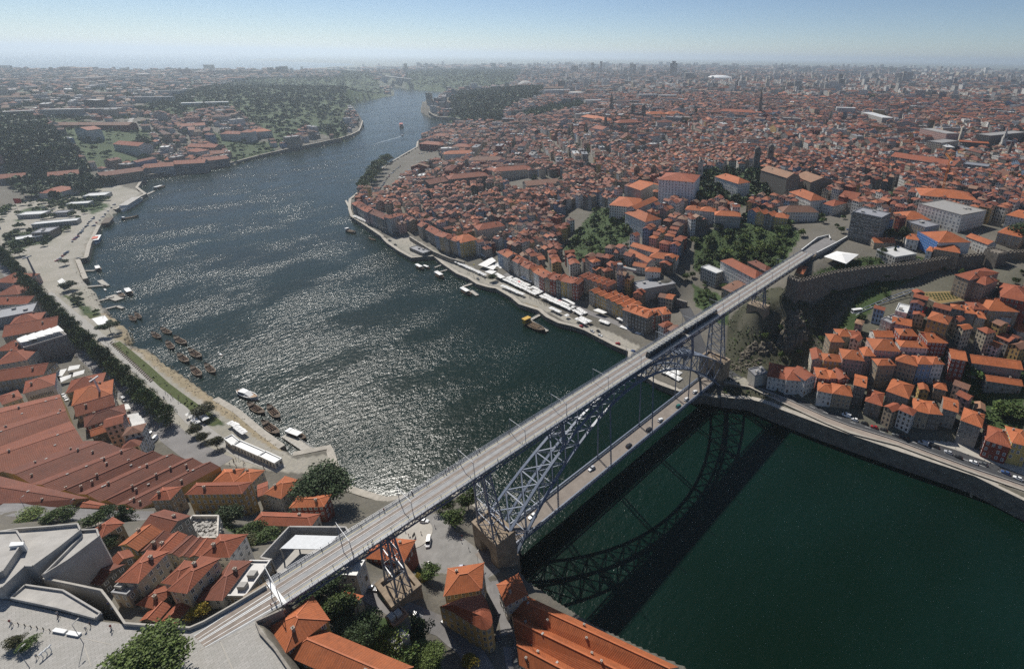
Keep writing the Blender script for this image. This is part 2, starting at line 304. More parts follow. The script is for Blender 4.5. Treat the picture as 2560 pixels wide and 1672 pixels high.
# ------------------------------------------------------------------ ground colours
GREEN = [pol(t, L, z) for t, z, L in [
 (6,40,[(340,560),(600,470),(740,500),(900,560),(1200,440),(1620,390),(1700,430),(1300,560),(1000,720),(800,900),(560,980),(420,960),(330,920)]),
 (6,18,[(1880,1100),(2380,1100),(2380,1420),(2150,1420),(2100,1280),(1950,1200)]), (6,58,[(830,330),(1240,240),(1540,230),(1700,260),(1000,350)]),
 (6,48,[(340,150),(800,120),(740,230),(640,290),(430,220)]), (3,50,[(100,1330),(480,1280),(750,1330),(830,1420),(700,1550),(300,1500),(100,1420)]),
 (2,32,[(1540,1340),(1780,1190),(2000,1300),(2180,1350),(1960,1400),(1850,1470),(1600,1430)]), (3,58,[(120,1000),(500,960),(720,1040),(700,1170),(120,1150)]),
 (2,65,[(800,330),(1420,330),(1400,400),(1150,440),(1100,500),(720,450)]), (2,50,[(1250,500),(1700,460),(1680,520),(1300,560)]), (2,50,[(0,215),(200,240),(385,375),(150,410),(0,460)]),
 (2,60,[(450,220),(830,200),(1300,210),(1200,290),(800,330),(640,330),(450,290)]), (2,12,[(880,1105),(1050,1045),(1130,1075),(960,1125)]),
 (1,45,[(0,560),(330,600),(560,780),(600,880),(250,930),(0,850)]), (1,30,[(330,620),(950,640),(1080,700),(1000,800),(620,830)]), (1,50,[(1700,290),(2380,270),(2380,580),(2100,540),(1900,620),(1600,480),(1200,540),(900,520),(1200,440)]),
 (1,20,[(1450,660),(1700,700),(1850,690),(1950,740),(1600,790)]), (1,5,[(20,1350),(330,1300),(480,1290),(340,1400),(60,1460)]), (1,5,[(360,1140),(620,1080),(740,1110),(560,1180)]),
 (8,11,[(430,800),(680,900),(600,960),(470,880)]), (8,30,[(0,1180),(330,1200),(700,1480),(750,1600),(350,1560),(70,1380)]), (7,30,[(1500,480),(1700,520),(1960,620),(1750,760),(1640,660)]),
 (7,62,[(0,1330),(220,1390),(280,1460),(0,1540)]), (7,45,[(2080,1100),(2400,950),(2500,1300),(2200,1180)]), (3,63,[(1240,1090),(1500,1050),(1520,1110),(1340,1130)]),
 (4,5,[(430,320),(520,350),(700,460),(620,490),(560,430)]), (4,5,[(790,640),(880,710),(1240,1020),(1400,1100),(1560,1220),(1430,1230),(1240,1060),(1040,880),(850,720)]), (6,24,[(90,400),(260,460),(340,600),(330,700),(250,660),(110,520)]), (6,34,[(1000,760),(1240,560),(1500,480),(1620,440),(1700,480),(1480,560),(1260,690),(1060,800)]), (1,5,[(130,1180),(330,1140),(350,1190),(120,1260)]), (1,5,[(560,1160),(700,1120),(760,1150),(640,1210)]),
]]
SAND = [pol(t, L, 2) for t, L in [(4, [(700,470),(760,475),(880,570),(920,640),(870,690),(790,640),(850,600)]), (4, [(890,710),(1060,740),(1160,830),(1280,910),(1430,1020),(1660,1180),(1970,1430),(1900,1420),(1500,1150),(1250,980),(1080,840),(960,740)]), (5, [(1260,570),(1390,615),(1390,600),(1290,555)])]]
PAVE = [pol(7, [(-300,1040),(60,1075),(660,1215),(860,1240),(1310,1285),(1830,985),(1955,1110),(1770,1215),(2000,1560),(2010,1800),(-400,1800)], 62), PADS[1][0], PADS[2][0], PADS[3][0], PADS[4][0], PADS[5][0], PADS[6][0]]
HILL = pol(6, [(640,1120),(1000,700),(1600,440),(2100,540),(2420,600),(2420,1650),(1900,1500),(900,1200)], 28)
def ground():
    az = np.arange(YAW-1.25, YAW+1.32, .0052)
    rr = [18.]
    while rr[-1] < 48000: rr.append(rr[-1]*(1.03 if rr[-1] < 70 else 1.0075 if rr[-1] < 1200 else 1.014 if rr[-1] < 6000 else 1.06))
    rr = np.array(rr); A_, R_ = np.meshgrid(az, rr)
    x = (CAM[0]+R_*np.cos(A_)).ravel(); y = (CAM[1]+R_*np.sin(A_)).ravel(); z = Hn(x, y)
    na, nr = len(az), len(rr); print('ground', na, nr)
    me = bpy.data.meshes.new('ground'); me.vertices.add(len(x)); me.vertices.foreach_set('co', np.stack([x, y, z], -1).astype(np.float32).ravel())
    i = np.arange(nr-1)[:, None]*na+np.arange(na-1); q = np.stack([i, i+1, i+na+1, i+na], -1).reshape(-1, 4)
    me.loops.add(q.size); me.loops.foreach_set('vertex_index', q.ravel().astype(np.int32)); me.polygons.add(len(q))
    me.polygons.foreach_set('loop_start', np.arange(0, q.size, 4).astype(np.int32)); me.update(calc_edges=True)
    c = np.tile(np.array([.125, .115, .1]), (len(x), 1)); far = np.hypot(x-CAM[0], y-CAM[1])
    c[far > 2600] = (.10, .11, .085)
    for i, p in enumerate(GREEN): c[inpoly(x, y, p)] = (.055, .055, .036) if i == 0 else (.04, .066, .02)
    for p in SAND: c[inpoly(x, y, p)] = (.24, .2, .14)
    gm = c[:, 1] > c[:, 0]*1.2
    for i, p in enumerate(PAVE):
        k = inpoly(x, y, p)
        if i in (2, 3): k &= ~gm
        c[k] = (.30, .28, .25)
    k = inpoly(x, y, HILL) & ~gm; c[k] = (.105, .1, .08)
    for p in SAND: c[inpoly(x, y, p)] = (.27, .22, .15)
    g = z.reshape(nr, na); gr = np.abs(np.gradient(g, axis=0))/np.gradient(rr)[:, None]; gr = np.maximum(gr, np.abs(np.gradient(g, axis=1))/(rr[:, None]*.0052)).ravel()
    k = (gr > 1.1) & (far < 900) & (z > 7); c[k] = .5*c[k]+.5*np.array([.13, .12, .095])
    at = me.color_attributes.new('Col', 'FLOAT_COLOR', 'POINT'); at.data.foreach_set('color', np.concatenate([c, np.ones((len(x), 1))], 1).astype(np.float32).ravel())
    m = NT('ground'); col = m.src(True); p = m.geo()
    n1 = m.noise(p, .035, 6, .65); n2 = m.noise(p, .6, 4, .6)
    c1 = m.mix(m.mapr(n1, .35, .7, 0, .6), col, m.mix(1., col, (.55, .58, .5), 'MULTIPLY')); c1 = m.mix(m.mapr(n2, .35, .75, 0, .7), c1, m.mix(1., c1, (1.5, 1.45, 1.3), 'MULTIPLY'))
    m.base(c1); m.b.inputs['Roughness'].default_value = .9; m.bump(n2, .6, .4)
    me.materials.append(m.m); o = link('ground', me); o['kind'] = 'structure'
    for pl in me.polygons[:0]: pass
ground()
# ------------------------------------------------------------------ water
def water():
    mb = MB(); mb.poly([(-48000, -48000, 0), (48000, -48000, 0), (48000, 48000, 0), (-48000, 48000, 0)])
    m = NT('river_water'); p = m.geo(); b = m.b
    big = m.noise(m.scalevec(p, .006, .011, 1), 1., 3, .5)
    m.base(m.mix(m.mapr(big, .35, .65, 0, 1), (.0016, .0094, .005), (.0028, .0145, .0105)))
    b.inputs['Roughness'].default_value = .2; b.inputs['IOR'].default_value = 1.333; b.inputs['Specular IOR Level'].default_value = .19
    w1 = m.noise(m.scalevec(p, .17, .30, .5), 1., 2, .5); w2 = m.noise(m.scalevec(p, .62, .85, 1.), 1., 3, .55)
    h = m.math('ADD', m.math('MULTIPLY', w1, 1.35), m.math('MULTIPLY', w2, .66))
    amp = m.mapr(m.noise(m.scalevec(p, .012, .02, 1), 1., 3, .55), .40, .63, .24, .66)
    sp = m.new('ShaderNodeSeparateXYZ'); m.l(p, sp.inputs[0]); amp = m.math('MULTIPLY', amp, m.mapr(sp.outputs[1], -110, 70, .5, 1.))   # calmer water in the lee of the bridge
    bn = m.new('ShaderNodeBump', Distance=1.0); m.l(amp, bn.inputs['Strength']); m.l(h, bn.inputs['Height']); m.l(bn.outputs[0], b.inputs['Normal'])
    o = mb.obj('water', m.m); o['kind'] = 'structure'
water()
# ------------------------------------------------------------------ sun, sky, air, camera
SUN_EL, SUN_AZ = R(48.4), R(77.5)
sd = Vector((math.cos(SUN_EL)*math.cos(SUN_AZ), math.cos(SUN_EL)*math.sin(SUN_AZ), math.sin(SUN_EL)))
L = bpy.data.lights.new('sun', 'SUN'); L.energy = 5.; L.angle = R(.5); L.color = (1., .955, .88)
lo = bpy.data.objects.new('sun', L); COL.objects.link(lo); lo.rotation_euler = (-sd).to_track_quat('-Z', 'Y').to_euler(); lo.location = (0, 0, 900)
wd = bpy.data.worlds.new('World'); SC.world = wd; wd.use_nodes = True; nt = wd.node_tree
sk = nt.nodes.new('ShaderNodeTexSky'); sk.sky_type = 'NISHITA'; sk.sun_disc = False; sk.sun_elevation = SUN_EL; sk.sun_rotation = R(90)-SUN_AZ; sk.altitude = 3000; sk.dust_density = 1.4; sk.ozone_density = 3.; sk.air_density = 1.
nt.nodes['Background'].inputs['Strength'].default_value = .077; nt.links.new(sk.outputs[0], nt.nodes['Background'].inputs['Color'])
SC.view_settings.view_transform = 'Standard'; SC.view_settings.look = 'None'; SC.view_settings.exposure = .07
hz = MB().box((-52000, -52000, -20), (52000, 52000, 345)); hm = bpy.data.materials.new('haze_air'); hm.use_nodes = True
for n_ in list(hm.node_tree.nodes):
    if n_.type == 'BSDF_PRINCIPLED': hm.node_tree.nodes.remove(n_)
pv = hm.node_tree.nodes.new('ShaderNodeVolumePrincipled'); pv.inputs['Color'].default_value = (.8, .91, 1., 1); pv.inputs['Density'].default_value = 9.5e-5; pv.inputs['Anisotropy'].default_value = .55
hm.node_tree.links.new(pv.outputs[0], hm.node_tree.nodes['Material Output'].inputs['Volume'])
ho = hz.obj('haze', hm); ho['kind'] = 'stuff'
cd = bpy.data.cameras.new('camera'); co = bpy.data.objects.new('camera', cd); COL.objects.link(co); SC.camera = co
cd.sensor_width = 36; cd.lens = 36*FPX/W; cd.shift_x = (W/2-CX)/W; cd.shift_y = (CY-H/2)/W; cd.clip_start = 1; cd.clip_end = 120000
co.matrix_world = Matrix(((RX[0], UX[0], -FW[0], CAM[0]), (RX[1], UX[1], -FW[1], CAM[1]), (RX[2], UX[2], -FW[2], CAM[2]), (0, 0, 0, 1)))
cy = SC.cycles; cy.max_bounces = 7; cy.diffuse_bounces = 2; cy.glossy_bounces = 3; cy.volume_bounces = 2; cy.transparent_max_bounces = 6; cy.use_denoising = False; cy.caustics_reflective = False; cy.caustics_refractive = False
cy.sample_clamp_indirect = 6
# ------------------------------------------------------------------ the two-deck arch bridge
BR = empty('arch_bridge', (0, 0, 0), 0, 'grey-blue iron arch bridge with a low road deck and a high tram deck', 'bridge')
DECK, LOW, S0, S1, HW = 62., 11.25, -164., 228., 5.7
Z0, ZC, ZB, ZT, HB, HT = 7.4, 52.6, 25.1, 59.2, 7.3, 4.0
def zin(s): return Z0+(ZC-Z0)*(1-(s/86)**2)
def zex(s): return ZB+(ZT-ZB)*(1-(s/86)**2)
def yrb(s): return HT+(HB-HT)*(s/86)**2
M['rail_tint'] = plain('rusty_trackbed', (.27, .225, .19), False, .85, .3, .5)
M['deck'] = plain('deck_concrete', (.33, .33, .325), False, .85, .22, .4)
M['yellow'] = plain('yellow_line', (.62, .52, .26), False, .8, .2)
M['masonry'] = plain('granite_masonry', (.30, .235, .17), False, .9, .45, .35)
d = MB().box((S0, -HW, DECK-.55), (S1, HW, DECK)); d.obj('upper_deck', M['deck'], BR)
tr = MB()
for y in (-1.9, 1.9): tr.box((S0, y-1.05, DECK+.002), (S1, y+1.05, DECK+.02), 0)
for y in (-2.65, -1.15, 1.15, 2.65): tr.box((S0, y-.06, DECK+.02), (S1, y+.06, DECK+.06), 1)
tr.obj('tram_track', [M['rail_tint'], M['steel']], BR)
yl = MB()
for y in (-4.1, 4.1): yl.box((S0, y-.09, DECK+.002), (S1, y+.09, DECK+.02))
yl.obj('yellow_edge_line', M['yellow'], BR)
def lattice(mb, s0, s1, y, za, zb, step, w):
    n = int((s1-s0)/step)
    for i in range(n):
        a, b = s0+i*step, s0+(i+1)*step
        mb.bar((a, y, za), (b, y, zb), w); mb.bar((a, y+.02, zb), (b, y+.02, za), w); mb.bar((a, y, za), (a, y, zb), w*1.3)
    return mb
for sy in (-1, 1):
    g = MB(); y = sy*(HW-.9)
    g.box((S0+1, y-.25, DECK-1.0), (S1-1, y+.25, DECK-.56)); g.box((S0+1, y-.25, DECK-3.4), (S1-1, y+.25, DECK-3.05))
    lattice(g, S0+2, S1-2, y, DECK-3.1, DECK-.9, 3.0, .18)
    g.obj('deck_girder', M['steel'], BR)
    r_ = MB(); ye = sy*(HW-.1)
    for z in (1.15, .62, .16): r_.box((S0, ye-.05, DECK+z-.05), (S1, ye+.05, DECK+z+.05))
    k = S0+1.
    while k < S1: r_.box((k-.05, ye-.05, DECK), (k+.05, ye+.05, DECK+1.1)); k += 2.4
    r_.box((S0, ye-.08+sy*.1, DECK-.6), (S1, ye+.08+sy*.1, DECK+.1))
    r_.obj('railing', M['steel'], BR)
    bo = MB(); k = S0+3
    while k < S1: bo.tube([(k, sy*4.45, DECK), (k, sy*4.45, DECK+.9), (k, sy*4.3, DECK+1.15)], .09, 6); k += 6.2
    bo.obj('post_row', M['dark'], BR)
br = MB(); k = S0+2
while k < S1-2:
    br.bar((k, -HW+.9, DECK-3.2), (k, HW-.9, DECK-3.2), .2); br.bar((k, -HW+.9, DECK-3.2), (k+6, HW-.9, DECK-3.2), .16); br.bar((k, HW-.9, DECK-3.2), (k+6, -HW+.9, DECK-3.2), .16); k += 6.
br.obj('floor_bracing', M['steel'], BR)
NP = 20; SS = [-86+172*i/NP for i in range(NP+1)]
def laced(mb, a, b, w=.62):
    "a built-up bar: two flats and zigzag lacing"
    a = Vector(a); b = Vector(b); dv = (b-a); L = dv.length; dv /= L
    o = dv.cross(Vector((0, 1, 0))).normalized()*w/2
    mb.bar(a+o, b+o, .16, .3); mb.bar(a-o, b-o, .16, .3); n = max(int(L/1.3), 2)
    for i in range(n):
        p = a+dv*L*i/n; q = a+dv*L*(i+1)/n; s_ = 1 if i % 2 else -1; mb.bar(p+o*s_, q-o*s_, .1)
for sy in (-1, 1):
    rb = MB()
    for i in range(NP):
        s, t = SS[i], SS[i+1]
        for zf in (zin, zex):
            rb.bar((s, sy*yrb(s), zf(s)), (t, sy*yrb(t), zf(t)), 1.35, .5 if zf is zex else .7)
            rb.bar((s, sy*yrb(s), zf(s)-.4), (t, sy*yrb(t), zf(t)-.4), .2, .8)
    for i in range(NP+1):
        s = SS[i]; laced(rb, (s, sy*yrb(s), zin(s)), (s, sy*yrb(s), zex(s)))
        if i < NP:
            j = i+1 if s < -.1 else i; q = i if s < -.1 else i+1
            laced(rb, (SS[q], sy*yrb(SS[q]), zex(SS[q])), (SS[j], sy*yrb(SS[j]), zin(SS[j])))
    rb.obj('arch_rib', M['steel'], BR)
for zf, nm, w in ((zex, 'upper_bracing', .55), (zin, 'lower_bracing', .4)):
    for i in range(NP):
        xb = MB(); s, t = SS[i], SS[i+1]
        if zf is zex and abs((s+t)/2) < 26: continue
        for a, b in ((-1, 1), (1, -1)): xb.bar((s, a*yrb(s), zf(s)), (t, b*yrb(t), zf(t)), w, .2)
        xb.bar((s, -yrb(s), zf(s)-.1), (s, yrb(s), zf(s)-.1), w, .25)
        xb.obj(nm, M['steel'], BR)
for i in range(0, NP+1):
    sw = MB(); s = SS[i]; sw.bar((s, -yrb(s), zin(s)), (s, yrb(s), zex(s)), .22); sw.bar((s, yrb(s), zin(s)), (s, -yrb(s), zex(s)), .22); sw.obj('sway_bracing', M['steel'], BR)
def pylon(sb_, zb_, st, wb, wt, ls, lt, panels, zt=DECK-3.3):
    mb = MB()
    def leg(a, b, f): return Vector((sb_+(st-sb_)*f+a*(ls+(lt-ls)*f), b*(wb+(wt-wb)*f), zb_+(zt-zb_)*f))
    for a in (-1, 1):
        for b in (-1, 1): mb.bar(leg(a, b, 0), leg(a, b, 1), .55)
    for k in range(panels):
        f, g = k/panels, (k+1)/panels
        for (a, b), (c, e) in (((-1, -1), (1, -1)), ((1, -1), (1, 1)), ((1, 1), (-1, 1)), ((-1, 1), (-1, -1))):
            mb.bar(leg(a, b, f), leg(c, e, g), .24); mb.bar(leg(c, e, f), leg(a, b, g), .24); mb.bar(leg(a, b, g), leg(c, e, g), .28)
    mb.obj('pylon', M['steel'], BR)
pylon(-90.2, 24.7, -92., 5.6, 4., 3.0, 1.3, 4); pylon(89.4, 24.7, 87., 5.6, 4., 3.0, 1.3, 4); pylon(-130.5, 31.6, -130.5, 4.6, 3.2, 2.6, 1.1, 3)
pylon(-52, zex(-52)+.2, -52, yrb(52)+.1, 4., .7, .7, 2); pylon(52, zex(52)+.2, 52, yrb(52)+.1, 4., .7, .7, 2)
pylon(146, 44, 146, 4.6, 3.3, 2., 1.2, 2)
for sg in (-1, 1):
    mp = MB(); a, b = sorted((sg*84.6, sg*94.3)); zb0 = -3
    for yy in ((-8.8, -3.6), (3.6, 8.8)):
        y0, y1 = yy
        q0 = [(a, y0 if y0 > 0 else y0), (b, y0), (b, y1), (a, y1)]
        mp.prism([(a-.6, y0-(.0 if y0 > 0 else .6)), (b+.6, y0-(.0 if y0 > 0 else .6)), (b+.6, y1+(.6 if y0 > 0 else 0)), (a-.6, y1+(.6 if y0 > 0 else 0))], zb0, 10)
        mp.prism(q0, 10, 23.8)
    mp.box((a, -3.6, 18.6), (b, 3.6, 23.8))
    for i in range(6):
        t0, t1 = math.pi*i/6, math.pi*(i+1)/6
        q = [(3.6*math.cos(t0), 18.6-1.6*(1-math.sin(t0))), (3.6*math.cos(t1), 18.6-1.6*(1-math.sin(t1)))]
        mp.prism([(a, q[0][0]), (b, q[0][0]), (b, q[1][0]), (a, q[1][0])], [q[0][1], q[0][1], q[1][1], q[1][1]], 18.7)
    for y0, y1 in ((-8.9, -7.6), (7.6, 8.9)): mp.box((a-.15, y0, 23.8), (b+.15, y1, 25.2))
    mp.box((a-.15, -7.6, 23.8), (a+1.2, 7.6, 25.2)); mp.box((b-1.2, -7.6, 23.8), (b+.15, 7.6, 25.2))
    mp.obj('masonry_pier', M['masonry'], BR)
pl = MB().box((-136, -6.4, 20), (-125, 6.4, 30.4)).box((-136.2, -6.6, 30.4), (-134.6, 6.6, 31.8)).box((-126.4, -6.6, 30.4), (-124.8, 6.6, 31.8)).box((-134.6, -6.6, 30.4), (-126.4, -5.2, 31.8)).box((-134.6, 5.2, 30.4), (-126.4, 6.6, 31.8))
pl.obj('pylon_plinth', M['masonry'], BR)
MB().box((142, -7, 30), (151, 7, 44)).obj('pylon_plinth', M['masonry'], BR)
ab = MB().box((224, -7, 40), (234, 7, DECK-.6)); ab.obj('abutment', M['masonry'], BR)
ab = MB().box((-170, -6.9, 42), (-163, 6.9, DECK-.6)); ab.obj('abutment', M['masonry'], BR)
ld = MB().box((-97, -4.7, LOW-.5), (97, 4.7, LOW)); ld.obj('lower_deck', M['asphalt'] if False else plain('lower_roadway', (.24, .205, .175), False, .85, .2, .3), BR)
for sy in (-1, 1):
    g = MB(); y = sy*4.95
    g.box((-86, y-.3, LOW+1.25), (86, y+.3, LOW+1.5)); g.box((-86, y-.25, LOW-1.1), (86, y+.25, LOW-.55))
    lattice(g, -86, 86, y, LOW-.7, LOW+1.3, 2.0, .13); lattice(g, -85, 85, y+.1*sy, LOW-.7, LOW+1.3, 2.0, .13)
    g.obj('road_girder', M['steel'], BR)
    MB().box((-86, sy*4.2-.4, LOW), (86, sy*4.2+.4, LOW+.16)).obj('kerb', M['deck'], BR)
fb = MB()
for i in range(58): fb.bar((-86+i*3, -4.9, LOW-.9), (-86+i*3, 4.9, LOW-.9), .3, .5)
fb.obj('road_beams', M['steel'], BR)
for s in (-57.2, -20, 15, 51):
    for sy in (-1, 1):
        h = MB(); yt = sy*yrb(s)
        for o in (-.3, .3): h.bar((s+o, sy*4.95, LOW-.6), (s+o, yt, zin(s)), .18, .32)
        n = int((zin(s)-LOW)/1.6)
        for i in range(n):
            f, g2 = i/n, (i+1)/n; e = .3*(1 if i % 2 else -1)
            h.bar((s+e, sy*4.95+(yt-sy*4.95)*f, LOW+(zin(s)-LOW)*f), (s-e, sy*4.95+(yt-sy*4.95)*g2, LOW+(zin(s)-LOW)*g2), .1)
        h.obj('hanger', M['steel'], BR)
    h = MB(); n = max(int((zin(s)-LOW)/14), 1)
    for i in range(n):
        za, zb = LOW+6+(zin(s)-LOW-6)*i/n, LOW+6+(zin(s)-LOW-6)*(i+1)/n
        h.bar((s, -4.8, za), (s, 4.8, zb), .07); h.bar((s, 4.8, za), (s, -4.8, zb), .07)
    h.obj('cross_cable', M['steel'], BR)
# overhead-wire portals along the tram deck
MASTS = [-163.2, -142.8, -122.3, -97.6, -73, -49.8, -22.5, 2.6, 28, 54, 84, 104, 128, 152, 180, 212]
pm = MB().tube([(0, -5.15, 0), (0, -5.15, 7.4)], [.13, .08], 8); pole_me = pm.mesh('pole', M['steel'])
am = MB().bar((0, -5.25, 7.1), (0, 5.4, 7.1), .15).bar((0, -5.15, 6.2), (0, -3.8, 7.05), .1); arm_me = am.mesh('beam', plain('galvanised', (.45, .46, .47), False, .45, .1))
_sfx = ['over the plaza end of the deck', 'second from the plaza end', 'third from the plaza end', 'above the masonry pier on the plaza side', 'just past the pier on the plaza side', 'where the arch top passes under the deck', 'next to the crown on the plaza side', 'just before the front of the tram',
        'over the front half of the tram', 'over the rear half of the tram', 'just behind the tram', 'above the far masonry pier', 'beside the white six-storey building', 'over the cliff end of the deck', 'near the old city wall tower', 'at the tunnel end of the deck']
for s, q in zip(MASTS, _sfx):
    e = empty('catenary_portal', (s, 0, DECK+.001), 0, 'slim grey overhead-wire portal on the upper deck '+q, 'wire portal', 'overhead-wire portals on the upper deck')
    link('pole', pole_me, e); link('pole', pole_me, e).location = (0, 10.3, 0); link('beam', arm_me, e)
# tram
TM = empty('tram', (0, 0, DECK), 0, 'long dark grey articulated tram with roof boxes crossing the upper deck', 'tram')
M['tram'] = plain('tram_paint', (.035, .037, .042), False, .3, .1); M['tramroof'] = plain('tram_roof', (.30, .30, .29), False, .6, .2)
ty = -1.5
def car_body(mb, s0, s1, nose0=0, nose1=0):
    w = 1.28
    prof = [(-w, .35), (-w, 2.0), (-w+.12, 3.0), (-w+.45, 3.3), (w-.45, 3.3), (w-.12, 3.0), (w, 2.0), (w, .35)]
    def ring(s, k): return [(s+(k*(z-.35)*.35 if k else 0), ty+y*(1 if not k else .86), z*(1 if not k else .97)) for y, z in prof]
    st = ([(s0, nose0)] if nose0 else []) + [(s0+(1.3 if nose0 else 0), 0), (s1-(1.3 if nose1 else 0), 0)] + ([(s1, -nose1)] if nose1 else [])
    rg = [ring(*q) for q in st]
    for a, b in zip(rg, rg[1:]):
        for i in range(len(prof)-1): mb.poly([a[i], b[i], b[i+1], a[i+1]], 1 if i in (2, 3, 4) else 0)
    mb.poly(rg[0], 0); mb.poly(rg[-1][::-1], 0)
for n_, (a, b) in enumerate(((12, 46.6), (47.4, 82))):
    L5 = (b-a)/5
    for i in range(5):
        mb = MB(); car_body(mb, a+i*L5+(0 if i == 0 else .25), a+(i+1)*L5-(0 if i == 4 else .25), 1 if i == 0 else 0, 1 if i == 4 else 0); mb.obj('car_section', [M['tram'], M['tramroof']], TM)
        if i < 4: MB().box((a+(i+1)*L5-.3, ty-1.1, .5), (a+(i+1)*L5+.3, ty+1.1, 3.1)).obj('bellows', M['rubber'], TM)
        for o in (1.6, 4.2): MB().box((a+i*L5+o, ty-.75, 3.302), (a+i*L5+o+1.5, ty+.75, 3.65)).obj('roof_unit', M['tramroof'], TM)
        MB().box((a+i*L5+1.4, ty-1.3, 1.3), (a+(i+1)*L5-.6, ty-1.262, 2.45)).obj('window_band', M['glass'], TM)
        MB().box((a+i*L5+1.4, ty+1.262, 1.3), (a+(i+1)*L5-.6, ty+1.3, 2.45)).obj('window_band', M['glass'], TM)
    MB().poly([(a+.42, ty-.95, 1.5), (a+.42, ty+.95, 1.5), (a+.84, ty+.85, 2.7), (a+.84, ty-.85, 2.7)][::-1]).obj('windscreen', M['glass'], TM)
# ------------------------------------------------------------------ buildings
WC = dict(w=(.64, .62, .58), c=(.52, .45, .34), o=(.46, .31, .12), y=(.56, .40, .14), r=(.24, .06, .04), p=(.48, .31, .27), g=(.30, .28, .255), s=(.16, .145, .125), b=(.23, .31, .42), t=(.35, .28, .2), k=(.44, .42, .38))
RC = dict(O=(.42, .13, .05), R=(.285, .085, .042), D=(.175, .06, .036), B=(.23, .12, .08), G=(.27, .27, .28), W=(.62, .62, .60), C=(.36, .34, .31), T=(.30, .17, .105), V=(.24, .078, .042))
OCC = []          # (x, y, radius) of what already stands
BOXES = []        # oriented footprints (cx, cy, ux, uy, L/2, D/2)
LAND = []         # (x, y, z, phrase)
def wmesh():
    m = MB(); m.box((-.5, -.05, 0), (.5, .03, 1), 0); w = MB()
    w.poly([(-.40, -.055, .07), (.40, -.055, .07), (.40, -.055, .93), (-.40, -.055, .93)], 1)
    for a in ((-.5, -.09, 0, -.38, -.02, 1), (.38, -.09, 0, .5, -.02, 1), (-.38, -.09, .92, .38, -.02, 1), (-.38, -.09, 0, .38, -.02, .08), (-.03, -.075, .08, .03, -.02, .92), (-.38, -.075, .52, .38, -.02, .57)):
        w.box(a[:3], a[3:], 0)
    return w
WIN = wmesh().mesh('window', [M['white'], M['glass']]); WIN2 = wmesh().mesh('window_dark', [M['stone'], M['glass']])
DOOR = MB().box((-.5, -.1, 0), (.5, .0, 1), 0).box((-.4, -.13, .02), (.4, -.1, .93), 1).mesh('door', [M['stone'], M['wood']])
def chim(): return MB().box((-.45, -.35, -1.), (.45, .35, 1.3), 0).box((-.55, -.45, 1.3), (.55, .45, 1.45), 0).tube([(0, 0, 1.45), (0, 0, 1.8)], .14, 6, 1).mesh('chimney', [M['stone'], M['roof']])
CHIM = chim()
def roof_faces(mb, L, D, ze, kind, rh, ov=.45, m=0, c=(1, 1, 1)):
    "roof over a rectangle centred on the origin, long axis x unless kind ends in 'y'; returns ridge ends"
    sw = kind.endswith('y'); k = kind.rstrip('y')
    if sw: L, D = D, L
    def q(p): return (-p[1], p[0], p[2]) if sw else p
    a, b = L/2+ov, D/2+ov; zl = ze-ov*rh/(D/2)*.6
    if k == 'pyr': r0, r1 = (0, 0), (0, 0)
    elif k == 'hip': e = min(D/2, L/2-.3)*.95; r0, r1 = (-L/2+e, 0), (L/2-e, 0)
    else: r0, r1 = (-a, 0), (a, 0)
    z = ze+rh; A, B, Cc, Dd = (-a, -b, zl), (a, -b, zl), (a, b, zl), (-a, b, zl); E_, F = (*r0, z), (*r1, z); sl = math.hypot(b, rh)
    mb.poly([q(p) for p in (A, B, F, E_)], m, c, [(-a, 0), (a, 0), (r1[0], sl), (r0[0], sl)])
    mb.poly([q(p) for p in (Cc, Dd, E_, F)], m, c, [(-a, 0), (a, 0), (-r0[0], sl), (-r1[0], sl)])
    if k != 'gab':
        for p0, p1, e in ((B, Cc, F), (Dd, A, E_)): mb.poly([q(p) for p in (p0, p1, e)], m, c, [(-b, 0), (b, 0), (0, sl)])
    return q(E_), q(F), [q(p) for p in (A, B, Cc, Dd)]
def wall_uv(mb, L, D, z0, ze, base, kind, rh, m=0, c=(1, 1, 1), per=2.5):
    fl = max(1, round((ze-base)/3.2)); vs = fl*3.2/(ze-base)
    P4 = [(-L/2, -D/2), (L/2, -D/2), (L/2, D/2), (-L/2, D/2)]
    for i in range(4):
        p, q = P4[i], P4[(i+1) % 4]; ln = math.dist(p, q); n = max(1, round(ln/per)); u = n*2.5
        uv = [(0, (z0-base)*vs), (u, (z0-base)*vs), (u, fl*3.2), (0, fl*3.2)]
        gab = kind.startswith('gab') and ((i % 2 == 1) if not kind.endswith('y') else (i % 2 == 0))
        pts = [(*p, z0), (*q, z0), (*q, ze), (*p, ze)]
        if gab: pts.insert(3, ((p[0]+q[0])/2, (p[1]+q[1])/2, ze+rh*.97)); uv.insert(3, (u/2, fl*3.2))
        mb.poly(pts, m, c, uv)
NAMES = {}
